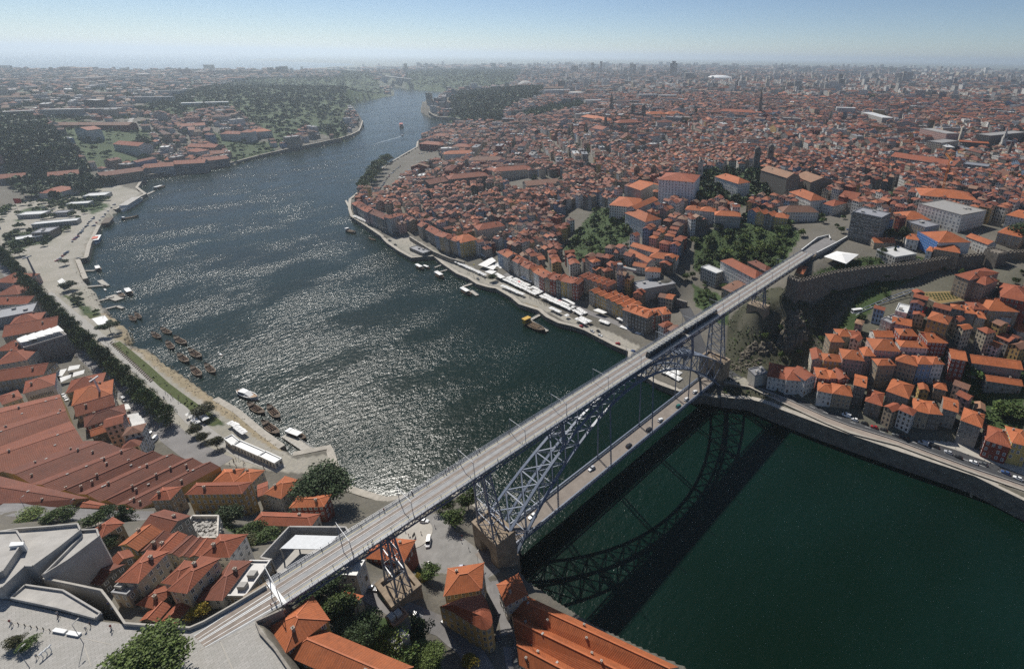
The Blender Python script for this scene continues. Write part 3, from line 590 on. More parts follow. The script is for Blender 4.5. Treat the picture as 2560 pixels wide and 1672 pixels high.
def building(cx, cy, ang, L, D, base, h, kind='hip', wc='c', rc='R', rh=None, lod=0, label=None, cat='house', name=None, group=None, zmin=None, win='w', nofr=False, per=2.6):
    wcol = WC[wc] if isinstance(wc, str) else wc; rcol = RC[rc] if isinstance(rc, str) else rc
    j = rnd.uniform(.88, 1.1); wcol = tuple(v*j for v in wcol); j = rnd.uniform(.85, 1.12); rcol = tuple(v*j for v in rcol)
    name = name or ('house' if cat == 'house' else cat.replace(' ', '_'))
    e = empty(name, (cx, cy, base), ang, label, cat, group); z0 = (base-1.5 if zmin is None else zmin-1.)-base
    sh = min(L, D) if not kind.endswith('y') else (L if kind.startswith('gab') else min(L, D)); rh = rh if rh is not None else min(sh*.5*.52, 5.)
    w = MB(); wall_uv(w, L, D, z0, h, 0, kind, rh, per=per)
    far = math.hypot(cx-CAM[0], cy-CAM[1]); w.obj('wall', M['wallw'] if lod else M['wall'], e, wcol)
    r = MB()
    if kind == 'flat':
        for a, b in (((-L/2-.1, -D/2-.1), (L/2+.1, -D/2+.35)), ((-L/2-.1, D/2-.35), (L/2+.1, D/2+.1)), ((-L/2-.1, -D/2+.35), (-L/2+.35, D/2-.35)), ((L/2-.35, -D/2+.35), (L/2+.1, D/2-.35))): r.box((*a, h-.3), (*b, h+.7))
        r.box((-L/2+.35, -D/2+.35, h-.3), (L/2-.35, D/2-.35, h+.1))
        o = r.obj('roof', M['paint'], e, rcol)
        if lod == 0:
            for _ in range(2):
                bx, by = rnd.uniform(-L*.3, L*.3), rnd.uniform(-D*.3, D*.3); MB().box((bx-1.2, by-.9, h+.1), (bx+1.2, by+.9, h+1.6)).obj('roof_box', M['concrete'], e)
    else:
        E_, F, ev = roof_faces(r, L, D, h, kind, rh); o = r.obj('roof', M['roof'], e, rcol)
        # soffit closes the roof from below
        if lod == 0:
            rd = MB(); rd.bar(E_, F, .38, .2)
            if kind.startswith('hip') or kind == 'pyr':
                nr = lambda p: E_ if math.dist(p[:2], E_[:2]) < math.dist(p[:2], F[:2]) else F
                for p in ev: rd.bar(p, nr(p), .3, .16)
            rd.obj('ridge_tiles', M['roof'], o, tuple(min(1, v*1.5+.03) for v in rcol))
            MB().box((-L/2-.3, -D/2-.3, h-.35), (L/2+.3, D/2+.3, h-.12)).obj('cornice', M['stone'], e, (.42, .38, .33))
            if min(L, D) > 4.5:
                c_ = link('chimney', CHIM, o, (.4, .33, .27)); c_.location = (rnd.choice((-1, 1))*L*.22, rnd.choice((-1, 1))*D*.18, h+rh*.55)
    if lod == 0 and win:
        fl = max(1, round(h/3.2)); fh = h/fl; me = WIN if win == 'w' else WIN2
        sides = [((0, -D/2), 0, L), ((L/2, 0), math.pi/2, D), ((0, D/2), math.pi, L), ((-L/2, 0), -math.pi/2, D)]
        ca, sa = math.cos(ang), math.sin(ang); tot = 0
        for (ox, oy), ra, ln in sides:
            nx, ny = math.sin(ra), -math.cos(ra); wx, wy = nx*ca-ny*sa, nx*sa+ny*ca
            fx, fy = cx+ox*ca-oy*sa, cy+ox*sa+oy*ca
            if (CAM[0]-fx)*wx+(CAM[1]-fy)*wy <= 0: continue
            n = int(max(1, round(ln/per))); st = ln/n
            for f in range(fl):
                for i in range(n):
                    if tot > 96 or (rnd.random() < .06): continue
                    u = -ln/2+(i+.5)*st; dr = f == 0 and (i*7+int(ln*3)) % 3 == 0
                    o = link('door' if dr else 'window', DOOR if dr else me, e, (.5, .47, .42)); tot += 1
                    wdt = min(1.25, st*.55); hh = min(fh*.58, 2.1) if not dr else min(2.5, fh*.8)
                    o.location = (ox+u*math.cos(ra), oy+u*math.sin(ra), f*fh+(fh*.24 if not dr else .02)); o.rotation_euler = (0, 0, ra); o.scale = (wdt, 1, hh)
    OCC.append((cx, cy, math.hypot(L, D)/2)); BOXES.append((cx, cy, math.cos(ang), math.sin(ang), L/2, D/2))
    return e
def rect(t, a, b, c, h, zabs=None):
    "rectangle whose eaves corners a-b-c show at these tile pixels, h above its ground"
    z = (zabs if zabs is not None else 20.)
    for _ in range(1 if zabs is not None else 14):
        pa, pb, pc = P(t, *a, z), P(t, *b, z), P(t, *c, z); m = (pa+pc)/2; g = max(Hs(m[0], m[1]), Hs(*((pa+pb)/2)[:2]), 2.)
        if zabs is None: z = z+.7*(g+h-z)
    u = (pb-pa)[:2]; Lr = np.hypot(*u); u = u/Lr; v = np.array([-u[1], u[0]]); dd = (pc-pb)[:2]@v; sg = 1 if dd > 0 else -1
    D = abs(dd); D = min(D, 24. if np.hypot(*(pa[:2]-CAM[:2])) > 650 else 40.); ctr = pa[:2]+u*Lr/2+v*sg*D/2; ang = math.atan2(u[1], u[0])
    if sg < 0: ang += math.pi
    zc = [Hs(*(ctr+u*Lr/2*i+v*D/2*j)) for i in (-1, 1) for j in (-1, 1)]
    return ctr, ang, Lr, D, (z-h if zabs is not None else g), min(max(q, 1.) for q in zc)
def B(t, a, b, c, h, kind='hip', wc='c', rc='R', label='', cat='house', name=None, rh=None, lod=0, win='w', minD=4., zabs=None, group=None, per=2.6):
    ctr, ang, L, D, base, zm = rect(t, a, b, c, h, zabs)
    if D < minD:
        v = np.array([-math.sin(ang), math.cos(ang)]); ctr = ctr+v*(minD-D)/2; D = minD
    e = building(ctr[0], ctr[1], ang, max(L, 3.), D, base, h, kind, wc, rc, rh, lod, label, cat, name, group, zm, win, per=per)
    return e, ctr, ang, L, D, base
def quad_roof(t, q, h, zg=None):
    m = None; z = 20.
    for _ in range(12):
        ps = [P(t, *p, z) for p in q]; m = sum(ps)/4; g = Hs(m[0], m[1]) if zg is None else zg; z += .7*(g+h-z)
    return [p[:2] for p in ps], z, g
def mark(poly, pad=0):
    p = np.array(poly); c = p.mean(0); OCC.append((c[0], c[1], float(np.hypot(*(p-c).T).max()))); EXCL.append([tuple(x) for x in poly])
EXCL = []
def shed(t, strips, h, rh, label, wc='c', rc='R', cat='warehouse', zg=None, vents=0):
    "a warehouse whose roof is a run of gabled strips: each strip a quad of eave points near-left, near-right, far-right, far-left"
    E0 = None
    for k, q in enumerate(strips):
        ps, z, g = quad_roof(t, q, h, zg)
        if E0 is None: E0 = empty('warehouse', (*np.mean(ps, 0), g), 0, label, cat); o0 = Vector(E0.location)
        w = MB(); rr = MB(); A, B_, C_, D_ = [Vector((*p, z))-o0 for p in ps]; r0, r1 = (A+D_)/2+Vector((0, 0, rh)), (B_+C_)/2+Vector((0, 0, rh))
        lo = min(min(Hs(*p) for p in ps), g)-1.5-o0.z
        for p, q_, tp in ((A, B_, None), (B_, C_, r1), (C_, D_, None), (D_, A, r0)):
            pts = [(p.x, p.y, lo), (q_.x, q_.y, lo), tuple(q_), tuple(p)]
            if tp is not None: pts.insert(3, tuple(tp-Vector((0, 0, .05))))
            w.poly(pts)
        w.obj('wall', M['wall'], E0, WC[wc])
        ln = (B_-A).length; sl = math.hypot((D_-A).length/2, rh); j = rnd.uniform(.85, 1.1)
        rr.poly([A, B_, r1, r0], 0, (1, 1, 1), [(0, 0), (ln, 0), (ln, sl), (0, sl)]); rr.poly([C_, D_, r0, r1], 0, (1, 1, 1), [(0, 0), (ln, 0), (ln, sl), (0, sl)])
        ro = rr.obj('roof', M['roof'], E0, tuple(v*j for v in RC[rc])); MB().bar(r0, r1, .5, .22).obj('ridge_tiles', M['roof'], ro, tuple(v*1.35 for v in RC[rc]))
        for _ in range(vents):
            f, s = rnd.uniform(.06, .94), rnd.choice((.25, .5, .75)); s2 = abs(s-.5)*2
            pt = (A*(1-f)+B_*f)*(1-s)+(D_*(1-f)+C_*f)*s+Vector((0, 0, rh*(1-s2)))
            if rnd.random() < .5:
                c_ = link('chimney', CHIM, ro, (.45, .38, .32)); c_.location = pt; c_.rotation_euler = (0, 0, math.atan2((B_-A).y, (B_-A).x)); c_.scale = (.8, .8, .75)
            else: MB().box(pt+Vector((-.45, -.35, -.2)), pt+Vector((.45, .35, .25))).obj('skylight', M['concrete'], ro)
        mark(ps)
    return E0
# --- the south-bank hollow beside the plaza, tile 7
L7 = [
 ((1290,338),(1672,332),(1735,258),13,'hip','o','R','long ochre five-storey building with rows of balconies below the big warehouse roofs'),
 ((1045,378),(1175,372),(1235,290),9,'hip','t','R','small tan hip-roofed house attached to the left end of the long ochre building'),
 ((1475,255),(1615,250),(1660,165),8,'hip','c','O','orange-roofed house behind the long ochre building, next to the warehouse corner'),
 ((1625,250),(1735,262),(1850,180),9,'hip','c','O','orange hip-roofed house with a grey skylight, second from the warehouse corner'),
 ((1790,352),(1850,330),(1930,225),9,'gab','t','R','narrow terracotta house squeezed between the ochre building and the white-gabled house'),
 ((1835,332),(1945,365),(2078,248),10,'hip','w','O','orange-roofed house with a tall white side wall near the riverside promenade'),
 ((2010,428),(2238,420),(2338,345),9,'hip','r','O','dark red house under an orange hip roof beside the large riverside tree'),
 ((1745,545),(2150,560),(2200,480),6,'hip','c','R','low wide terracotta roof behind the corrugated-roofed courtyard'),
 ((985,565),(1165,610),(1300,490),7,'gab','g','D','dark brown gabled roof below the street wall, left of the roofless ruin'),
 ((635,592),(705,632),(815,525),7,'hip','t','R','small weathered house beside the bare concrete station wall'),
 ((830,690),(955,722),(1075,590),8,'gaby','y','O','yellow house with the brightest orange roof, first of the narrow gabled row'),
 ((968,735),(1060,738),(1150,615),7,'gaby','c','D','narrow brown-roofed house, second of the gabled row in the hollow'),
 ((1065,738),(1165,745),(1230,622),7,'gaby','c','R','narrow red-roofed house with a skylight, third of the gabled row in the hollow'),
 ((1168,748),(1240,765),(1315,640),7,'gaby','c','D','dark-roofed house, fourth of the gabled row in the hollow'),
 ((1245,768),(1310,770),(1395,652),7,'gaby','c','D','dark-roofed house, fifth of the gabled row in the hollow'),
 ((1315,770),(1392,765),(1480,658),7,'gaby','t','R','terracotta house, last of the gabled row and touching the big white house'),
 ((1397,766),(1585,768),(1705,622),9,'hip','w','R','big white house with a red hip roof at the right end of the gabled row'),
 ((815,938),(955,945),(1170,742),9,'hip','c','R','long cream house with a hip roof, leftmost of the big roofs in the hollow'),
 ((1130,945),(1215,960),(1330,812),8,'hip','c','R','hip-roofed house with a pale roof patch in the middle of the hollow'),
 ((1168,998),(1292,1016),(1505,788),9,'hip','c','R','long cream house with a red hip roof in the centre of the hollow'),
 ((958,1095),(1072,1122),(1150,985),7,'hip','t','R','low irregular terracotta roof near the bottom of the hollow'),
 ((980,1205),(1085,1212),(1145,1110),6,'gaby','t','R','small terracotta roof tight against the plaza parapet, left one of two'),
 ((1120,1215),(1215,1222),(1300,1078),6,'gaby','t','R','small smooth red roof tight against the plaza parapet, right one of two'),
 ((1305,1062),(1390,1085),(1470,935),7,'gab','t','D','dark narrow roof left of the white-edged roof near the tram deck'),
 ((1397,1062),(1535,1065),(1690,805),9,'hip','w','D','brown roof with white edging next to the pale corrugated roof'),
 ((772,790),(805,832),(905,755),7,'gab','t','R','small gabled house at the foot of the graffiti-marked concrete wall'),
 ((560,935),(700,960),(800,815),5,'gab','s','D','low shaded dark roof at the foot of the graffiti-marked concrete wall'),
]
ZA = {(1397,1062): 54, (1305,1062): 53, (1120,1215): 52, (980,1205): 52, (958,1095): 53}
for a, b, c, h, k, wc, rc, lb in L7: B(7, a, b, c, h, k, wc, rc, lb, zabs=ZA.get(a))
B(7,(1550,1048),(1700,1050),(1838,805),8,'flat','t',(.45,.43,.41),'flat pale corrugated roof with rusty patches beside the tram deck','house',zabs=53)
B(7,(775,1025),(880,1040),(950,945),6,'flat','t','G','small ochre building with a plain grey slab roof under the plaza','house')
# --- bottom of the frame, tile 7/8
B(7,(1872,1254),(1975,1430),(2330,1300),10,'hip','o','O','large orange hip-roofed house with a terrace balustrade beside the plaza','house',zabs=59)
B(7,(1980,1440),(2700,1760),(2872,1550),10,'hip','o','O','long ochre wing under a broad orange roof below the plaza edge','house',zabs=57)
L8 = [
 ((725,1035),(975,995),(915,830),11,'hip','t','O','tan house with several orange hip roofs between the roundabout and the lane'),
 ((180,775),(440,800),(400,650),5,'hip','r','O','red hip roof directly behind the tall iron pylon'),
 ((-30,1095),(95,1125),(150,1080),4,'gab','t','O','little orange roof beside the parked cars under the upper deck'),
]
for a, b, c, h, k, wc, rc, lb in L8: B(8, a, b, c, h, k, wc, rc, lb)
B(8,(-60,900),(115,908),(268,808),8,'flat','w','W','white flat-roofed building tucked under the upper deck beside the pylon','house')
B(8,(315,1195),(375,1262),(475,1178),9,'flat','s','T','roofless stone tower ruin with a rusty top among the bushes','ruin',win=None)
B(8,(330,1370),(390,1420),(490,1330),6,'flat','g','C','low ruined stone block with an open chamber below the tower ruin','ruin',win=None)
# curved corner house
def poly_house(t, pts, h, ridge, rh, wc, rc, label, win=True, cat='house', name='house', zg=None):
    z = 20.
    for _ in range(12):
        ps = [P(t, *p, z) for p in pts]; m = sum(ps)/len(ps); g = Hs(m[0], m[1]) if zg is None else zg; z += .7*(g+h-z)
    e = empty(name, (m[0], m[1], g), 0, label, cat); ps = [(p[0]-m[0], p[1]-m[1]) for p in ps]; rg = [P(t, *p, z+rh) for p in ridge]; rg = [(p[0]-m[0], p[1]-m[1], h+rh) for p in rg]
    a = sum(ps[i][0]*ps[(i+1) % len(ps)][1]-ps[(i+1) % len(ps)][0]*ps[i][1] for i in range(len(ps)))
    if a < 0: ps = ps[::-1]
    zlo = min(Hs(p[0]+m[0], p[1]+m[1]) for p in ps)-1-g
    MB().prism(ps, zlo, h, top=False).obj('wall', M['wall'], e, WC[wc]); r = MB(); n = len(ps)
    if rh > 0:
        near = [min(range(len(rg)), key=lambda k: math.dist(p, rg[k][:2])) for p in ps]
        for i in range(n):
            j = (i+1) % n; k0, k1 = near[i], near[j]; L = math.dist(ps[i], ps[j])
            path = [rg[k] for k in (range(k1, k0-1, -1) if k1 >= k0 else range(k1, k0+1))]
            r.poly([(*ps[i], h), (*ps[j], h)]+path, 0, (1, 1, 1), [(0, 0), (L, 0)]+[(L*(1-q/max(len(path)-1, 1)), 5) for q in range(len(path))])
        r.obj('roof', M['roof'], e, RC[rc])
    else:
        r.prism(ps, h-.3, h+.02); r.obj('roof', M['paint'], e, RC[rc])
    MB().prism([(x*1.012, y*1.012) for x, y in ps], h-.4, h-.1, top=False).obj('cornice', M['stone'], e, (.45, .38, .28))
    if win:
        fl = max(1, round(h/3.2)); fh = h/fl
        for i in range(n):
            p, q = ps[i], ps[(i+1) % n]; ln = math.dist(p, q); ra = math.atan2(q[1]-p[1], q[0]-p[0]); nx, ny = math.sin(ra), -math.cos(ra)
            if (CAM[0]-m[0]-p[0])*nx+(CAM[1]-m[1]-p[1])*ny < 0 or ln < 1.6: continue
            k = max(1, round(ln/2.9))
            for f in range(fl):
                for s in range(k):
                    o = link('window', WIN2, e, (.5, .46, .4)); u = (s+.5)/k; o.location = (p[0]+(q[0]-p[0])*u, p[1]+(q[1]-p[1])*u, f*fh+fh*.25); o.rotation_euler = (0, 0, ra); o.scale = (1.15, 1, fh*.55)
    mark([(p[0]+m[0], p[1]+m[1]) for p in ps]); return e
poly_house(8, [(690,1115),(850,1055),(985,1030),(1020,1090),(1050,1180),(1056,1225),(1045,1258),(1015,1280),(975,1275),(880,1218),(780,1155)], 13, [(790,1105),(975,1180)], 2.6, 'o', 'R', 'ochre corner building with a rounded end where two lanes meet')
# riverside warehouse with many roofs
shed(8, [[(1185,1165),(2215,1640),(2345,1535),(1300,1045)], [(1215,1330),(1900,1690),(2215,1640),(1185,1165)], [(1240,1520),(1760,1800),(1900,1690),(1215,1330)]], 11, 3.4, 'long orange-roofed warehouse with stepped roofs along the dark green river', 'c', 'O', vents=4, zg=5)
B(8,(1092,965),(1150,1105),(1300,1045),10,'hip','c','O','hip-roofed end house of the riverside warehouse nearest the masonry pier')
# --- wine lodges, tiles 7 and 4
shed(7, [[(215,270),(850,25),(590,-30),(20,185)], [(385,330),(1015,55),(850,25),(215,270)], [(530,340),(1130,72),(1015,55),(385,330)], [(690,392),(1280,97),(1130,72),(530,340)], [(800,415),(1405,127),(1280,97),(690,392)], [(960,450),(1525,152),(1405,127),(800,415)]], 7, 2.3, 'huge dark red warehouse of six parallel tiled roofs with little chimneys', 'o', 'D', vents=6, zg=11)
shed(7, [[(-60,410),(470,432),(612,366),(-60,200)]], 9, 2.2, 'dark old tiled warehouse roof against the street wall at the left edge', 'o', 'D', vents=2, zg=14)
shed(7, [[(480,428),(940,462),(930,452),(585,372)]], 8, .8, 'thin wedge of light terracotta roof along the street wall', 'o', 'R', vents=1, zg=14)
shed(4, [[(-60,1570),(590,1362),(485,1195),(-60,1395)], [(-60,1395),(485,1195),(452,1108),(-60,1250)], [(-60,1250),(452,1108),(415,1010),(-60,1120)]], 9, 2.6, 'broad terracotta warehouse of three long roofs at the left edge', 'o', 'V', vents=5, zg=9)
sg_, sc_, sa_, sL, sD, sb_ = B(4,(165,1003),(372,945),(330,880),10,'hip','w','R','white-walled wine lodge with large black letters on its side wall',win=None,cat='wine lodge',name='wine_lodge')
L4 = [
 ((20,1080),(150,1035),(110,985),8,'hip','c','R','terracotta roof left of the lettered wine lodge'), ((460,1000),(700,940),(645,880),8,'hip','t','R','dark red hip roof nearest the white tent terrace on the quay street'),
 ((500,1090),(770,1012),(702,930),8,'hip','t','O','orange hip roof on the quay street beside the cable-car mast'), ((530,1162),(790,1082),(765,1015),7,'gab','c','R','tan gabled house on the quay street, third from the tent terrace'),
 ((590,1235),(865,1142),(818,1092),7,'hip','r','D','dark red roofed quay house beside the striped awnings'), ((635,1300),(892,1215),(870,1178),6,'gab','s','O','low orange roof over a dark front beside the striped awnings'),
 ((-40,330),(130,318),(112,262),8,'hip','t','R','terracotta house second in the row at the left edge of the quay street'), ((-40,392),(190,385),(155,338),8,'gab','c','R','cream house with a red gable roof left of the grey-roofed hall'),
 ((60,540),(272,500),(242,455),8,'hip','r','R','red house next below the grey-roofed hall on the quay street'), ((20,615),(388,548),(330,495),9,'gab','t','R','long red roof behind the stone hotel with white sunshades'),
 ((-40,712),(130,702),(102,640),8,'hip','t','R','terracotta roof left of the stone hotel'), ((-40,810),(182,772),(155,700),9,'hip','c','R','wide red roof below the stone hotel, at the left edge'),
 ((-40,925),(300,872),(262,808),8,'gab','t','R','long tiled roof between the stone hotel and the lettered wine lodge'), ((-40,235),(95,240),(70,170),8,'hip','p','R','pink-walled house at the upper left edge beside the poplars'),
]
for a, b, c, h, k, wc, rc, lb in L4: B(4, a, b, c, h, k, wc, rc, lb)
B(4,(-40,495),(228,442),(205,388),8,'flat','k','G','long hall with a flat grey metal roof on the quay street','hall')
he, hc, ha, hL, hD, hb = B(4,(168,692),(462,602),(402,556),14,'flat','g','C','grey stone hotel with white sunshades on its flat roof','hotel',win='s')
for i in range(5):
    s = MB(); x = -hL*.38+i*hL*.19; s.poly([(x-2.6, -hD*.3, 3.2), (x+2.6, -hD*.34, 2.6), (x+2.4, hD*.32, 3.3), (x-2.5, hD*.3, 2.7)]); s.poly([(x-2.6, -hD*.3, 3.15), (x-2.5, hD*.3, 2.65), (x+2.4, hD*.32, 3.25), (x+2.6, -hD*.34, 2.55)])
    for px, py in ((x-2.5, -hD*.29), (x+2.4, hD*.3)): s.tube([(px, py, 0), (px, py, 3)], .06, 5)
    o = s.obj('sunshade', M['canvas']); o.location = (hc[0], hc[1], hb+14.1); o.rotation_euler = (0, 0, ha); prop(o, 'white sail sunshade on the flat roof of the stone hotel', 'sunshade', 'sunshades on the hotel roof')
# --- north bank, tile 6 (right-hand hillside)
L6 = [
 ((608,1050),(735,1075),(760,985),10,'hip','w','R','white-tiled end house of the riverside road row, next to the pale concrete cube','w'),
 ((737,1075),(862,1083),(850,995),10,'hip','w','R','white riverside road house with an orange hip roof, second from the concrete cube','w'),
 ((866,1080),(940,1055),(912,970),11,'gaby','w','R','narrow white riverside road house with tall windows, third from the concrete cube','w'),
 ((915,935),(992,945),(962,872),11,'gaby','c','R','cream gabled house with a dark red roof above the funicular tunnel','w'),
 ((995,940),(1125,955),(1100,905),11,'hip','o','O','orange-walled house with white window frames above the riverside row','w'),
 ((1128,928),(1272,945),(1240,876),12,'hip','p','O','pinkish house with a wide orange roof right of the orange-walled house','s'),
 ((1042,812),(1133,815),(1120,762),14,'hip','t','O','tall narrow brick-brown house standing alone beside the funicular track','s'),
 ((1100,775),(1190,778),(1170,728),10,'hip','g','O','grey house behind the tall narrow brick-brown house','s'),
 ((1192,782),(1255,786),(1228,738),8,'gab','g','R','small mossy-roofed grey house by the funicular track','s'),
 ((1275,908),(1350,912),(1312,850),12,'hip','p','O','small pink-grey house with a pointed orange roof mid-slope','s'),
 ((1345,868),(1523,880),(1510,802),13,'hip','p','O','large house with a pink side wall and a broad orange roof mid-slope','w'),
 ((1527,845),(1715,858),(1700,815),12,'hip','w','O','white-fronted house with a long low orange roof mid-slope','w'),
 ((1525,768),(1645,775),(1640,730),11,'hip','r','O','red house under an orange roof below the restaurant terraces','w'),
 ((1717,815),(1850,822),(1705,748),12,'gab','r','O','dark red house with an orange gabled roof beside the ochre house','w'),
 ((1350,778),(1480,782),(1470,740),6,'gab','w','O','low orange roof behind a whitewashed ruin on the slope','w'),
 ((1712,660),(1850,700),(1918,660),14,'hip','o','O','ochre stone house with a plain front below the walled terrace field','s'),
 ((1370,975),(1490,975),(1480,930),16,'hip','t','O','tall beige house with square brown windows in the middle of the slope','s'),
 ((1495,942),(1640,980),(1642,925),14,'hip','t','O','brown windowless-sided house right of the tall beige house','s'),
 ((1650,965),(1745,970),(1740,915),13,'hip','b','O','white and blue house with an orange roof, left of a matching grey one','w'),
 ((1750,966),(1827,968),(1815,918),13,'hip','w','O','pale grey house joined to the white and blue house','w'),
 ((950,1060),(1040,1070),(1040,1002),9,'hip','r','O','dark red house just above the riverside road, first of three joined roofs','w'),
 ((1042,1062),(1098,1064),(1095,1012),9,'hip','p','O','narrow pink house, middle one of three joined roofs above the road','w'),
 ((1100,1075),(1170,1070),(1165,1005),9,'gaby','r','R','red house with a steep gable, last of three joined roofs above the road','w'),
 ((1205,1110),(1285,1130),(1305,1060),13,'gab','s','O','tall dark house with a straw-stained orange roof facing the road','s'),
 ((955,1150),(1055,1170),(1050,1110),9,'hip','w','O','white roadside house with many windows at the start of the lower row','w'),
 ((1060,1168),(1190,1190),(1190,1122),9,'hip','t','O','brown double-roofed roadside house in the lower row','s'),
 ((1285,1222),(1395,1255),(1420,1172),9,'hip','s','R','dark roadside house with one broad red slope','s'),
 ((1430,1152),(1580,1205),(1597,1108),12,'hip','g','O','big hip-roofed grey house with a yellow-stained roof above the parked cars','s'),
 ((1620,1285),(1725,1310),(1720,1227),11,'hip','t','O','brown roadside house with a pyramid roof, left one of a pair','s'),
 ((1728,1308),(1812,1316),(1812,1232),11,'hip','s','O','dark roadside house with a pyramid roof, right one of a pair','s'),
 ((1822,1272),(1920,1300),(1932,1222),12,'gab','g','O','grey house with one white skylight in its orange roof','s'),
 ((1947,1355),(2085,1405),(2115,1320),12,'hip','g','O','grey house with a big bright orange hip roof near the gardens','s'),
 ((2120,1480),(2288,1533),(2325,1437),11,'hip','r','R','red-fronted house with a multi-hipped terracotta roof at the right edge','w'),
 ((2300,1512),(2420,1540),(2430,1440),11,'hip','y','O','yellow-fronted house cut by the right edge of the frame','w'),
 ((1880,927),(1985,945),(1930,862),13,'gab','r','O','house with a red side wall and a yellow front, orange gabled roof','w'),
 ((2020,958),(2370,1005),(2342,945),8,'gab','g','O','long terrace of low grey houses under one orange roof','s'),
 ((2125,1082),(2370,1118),(2362,1077),6,'gab','g','O','long low orange shed roof beside a stone chapel front','s'),
 ((1760,1130),(1845,1150),(1832,1102),7,'hip','t','O','small orange-roofed house with a walled garden','s'),
 ((1880,580),(1970,597),(1966,570),10,'hip','g','O','grey house at the left end of the orange cluster under the stone tower block','s'),
 ((1975,612),(2045,622),(2032,572),10,'hip','g','O','grey house second in the orange cluster under the stone tower block','s'),
 ((2045,642),(2115,655),(2112,602),10,'hip','c','O','small cream house with an orange pyramid roof under the stone tower block','w'),
 ((2030,587),(2130,592),(2122,547),10,'hip','r','R','dark red house behind the small cream pyramid-roofed house','w'),
 ((2130,592),(2345,602),(2302,522),10,'hip','t','O','big orange-roofed house with white ridge lines at the right edge','w'),
 ((2205,637),(2295,647),(2292,592),9,'hip','w','O','white house beside a slatted metal screen','w'),
 ((2222,500),(2420,540),(2420,440),10,'hip','r','R','deep red rust-walled house at the right edge','s'),
 ((2337,742),(2440,752),(2440,672),9,'hip','w','O','white house with a red door side at the right edge mid-height','w'),
 ((1390,660),(1460,692),(1512,642),6,'flat','k','G','low white building with a grey flat roof on the restaurant terraces','w'),
 ((1470,682),(1600,706),(1582,662),5,'gab','w','O','low white house with an orange roof below the red sunshades','w'),
 ((1490,602),(1570,622),(1562,562),5,'flat','w','W','white cubic terrace building with white railings beside the funicular','w'),
 ((1905,352),(2000,388),(2190,332),15,'hip','t','R','large stone block with a red hip roof above the walled terrace field','s'),
 ((2010,388),(2110,422),(2202,387),15,'hip','t','R','projecting stone wing of the large block above the walled terrace field','s'),
 ((800,335),(850,345),(965,312),6,'hip','t','O','orange-roofed house at the foot of the city wall by the upper deck','s'),
 ((282,254),(520,378),(578,345),17,'hip','w','R','white six-storey building with even rows of windows under the upper deck','w'),
 ((470,262),(590,325),(625,300),9,'hip','t','D','dark brown-red roof behind the white six-storey building','s'),
 ((290,440),(350,470),(500,405),6,'gab','t','B','old brown-roofed stone house directly under the upper deck','s'),
 ((1762,172),(1935,200),(2112,140),12,'hip','t','O','long orange-roofed stone house just inside the battlemented wall','s'),
 ((1705,182),(1742,190),(1760,160),10,'hip','w','O','small white annex at the end of the long orange-roofed stone house','w'),
 ((1345,128),(1490,132),(1480,105),5,'gab','t','O','low orange roof between two trees above the city wall','s'),
]
for a, b, c, h, k, wc, rc, lb, wn in L6: B(6, a, b, c, h, k, wc, rc, lb, win=wn)
B(6,(472,1005),(520,1052),(597,1018),9,'flat','k','G','pale concrete cube with a sloping grey roof at the foot of the cliff','house',win=None)
B(6,(1362,178),(1490,232),(1640,210),6,'flat','k','W','wide white flat-roofed hall above the city wall','hall',lod=1)
e_, ctr_, ang_, L_, D_, b_ = B(6,(145,300),(250,345),(282,320),13,'flat','k','W','small pale rounded building with strip windows left of the white six-storey building','house',lod=1)
# big white canopy roof
def canopy(t, pts, h, peaks, label):
    ps, z, g = quad_roof(t, pts, h); m = sum(np.array(p) for p in ps)/len(ps); e = empty('canopy', (m[0], m[1], g), 0, label, 'canopy'); r = MB()
    for i in range(4):
        p, q = ps[i]-m, ps[(i+1) % 4]-m; r.poly([(*p, h), (*q, h), (0, 0, h+peaks)]); r.poly([(*q, h-.15), (*p, h-.15), (0, 0, h+peaks-.15)])
    r.obj('roof', M['canvas'], e)
    for p in ps: MB().tube([(*(p-m)*.96, -1), (*(p-m)*.96, h)], .15, 6).obj('post', M['steel'], e)
    mark(ps); return e
canopy(6, [(995,225),(1150,275),(1238,210),(1085,188)], 5, 2.4, 'large white pleated roof beside the north end of the tram deck')
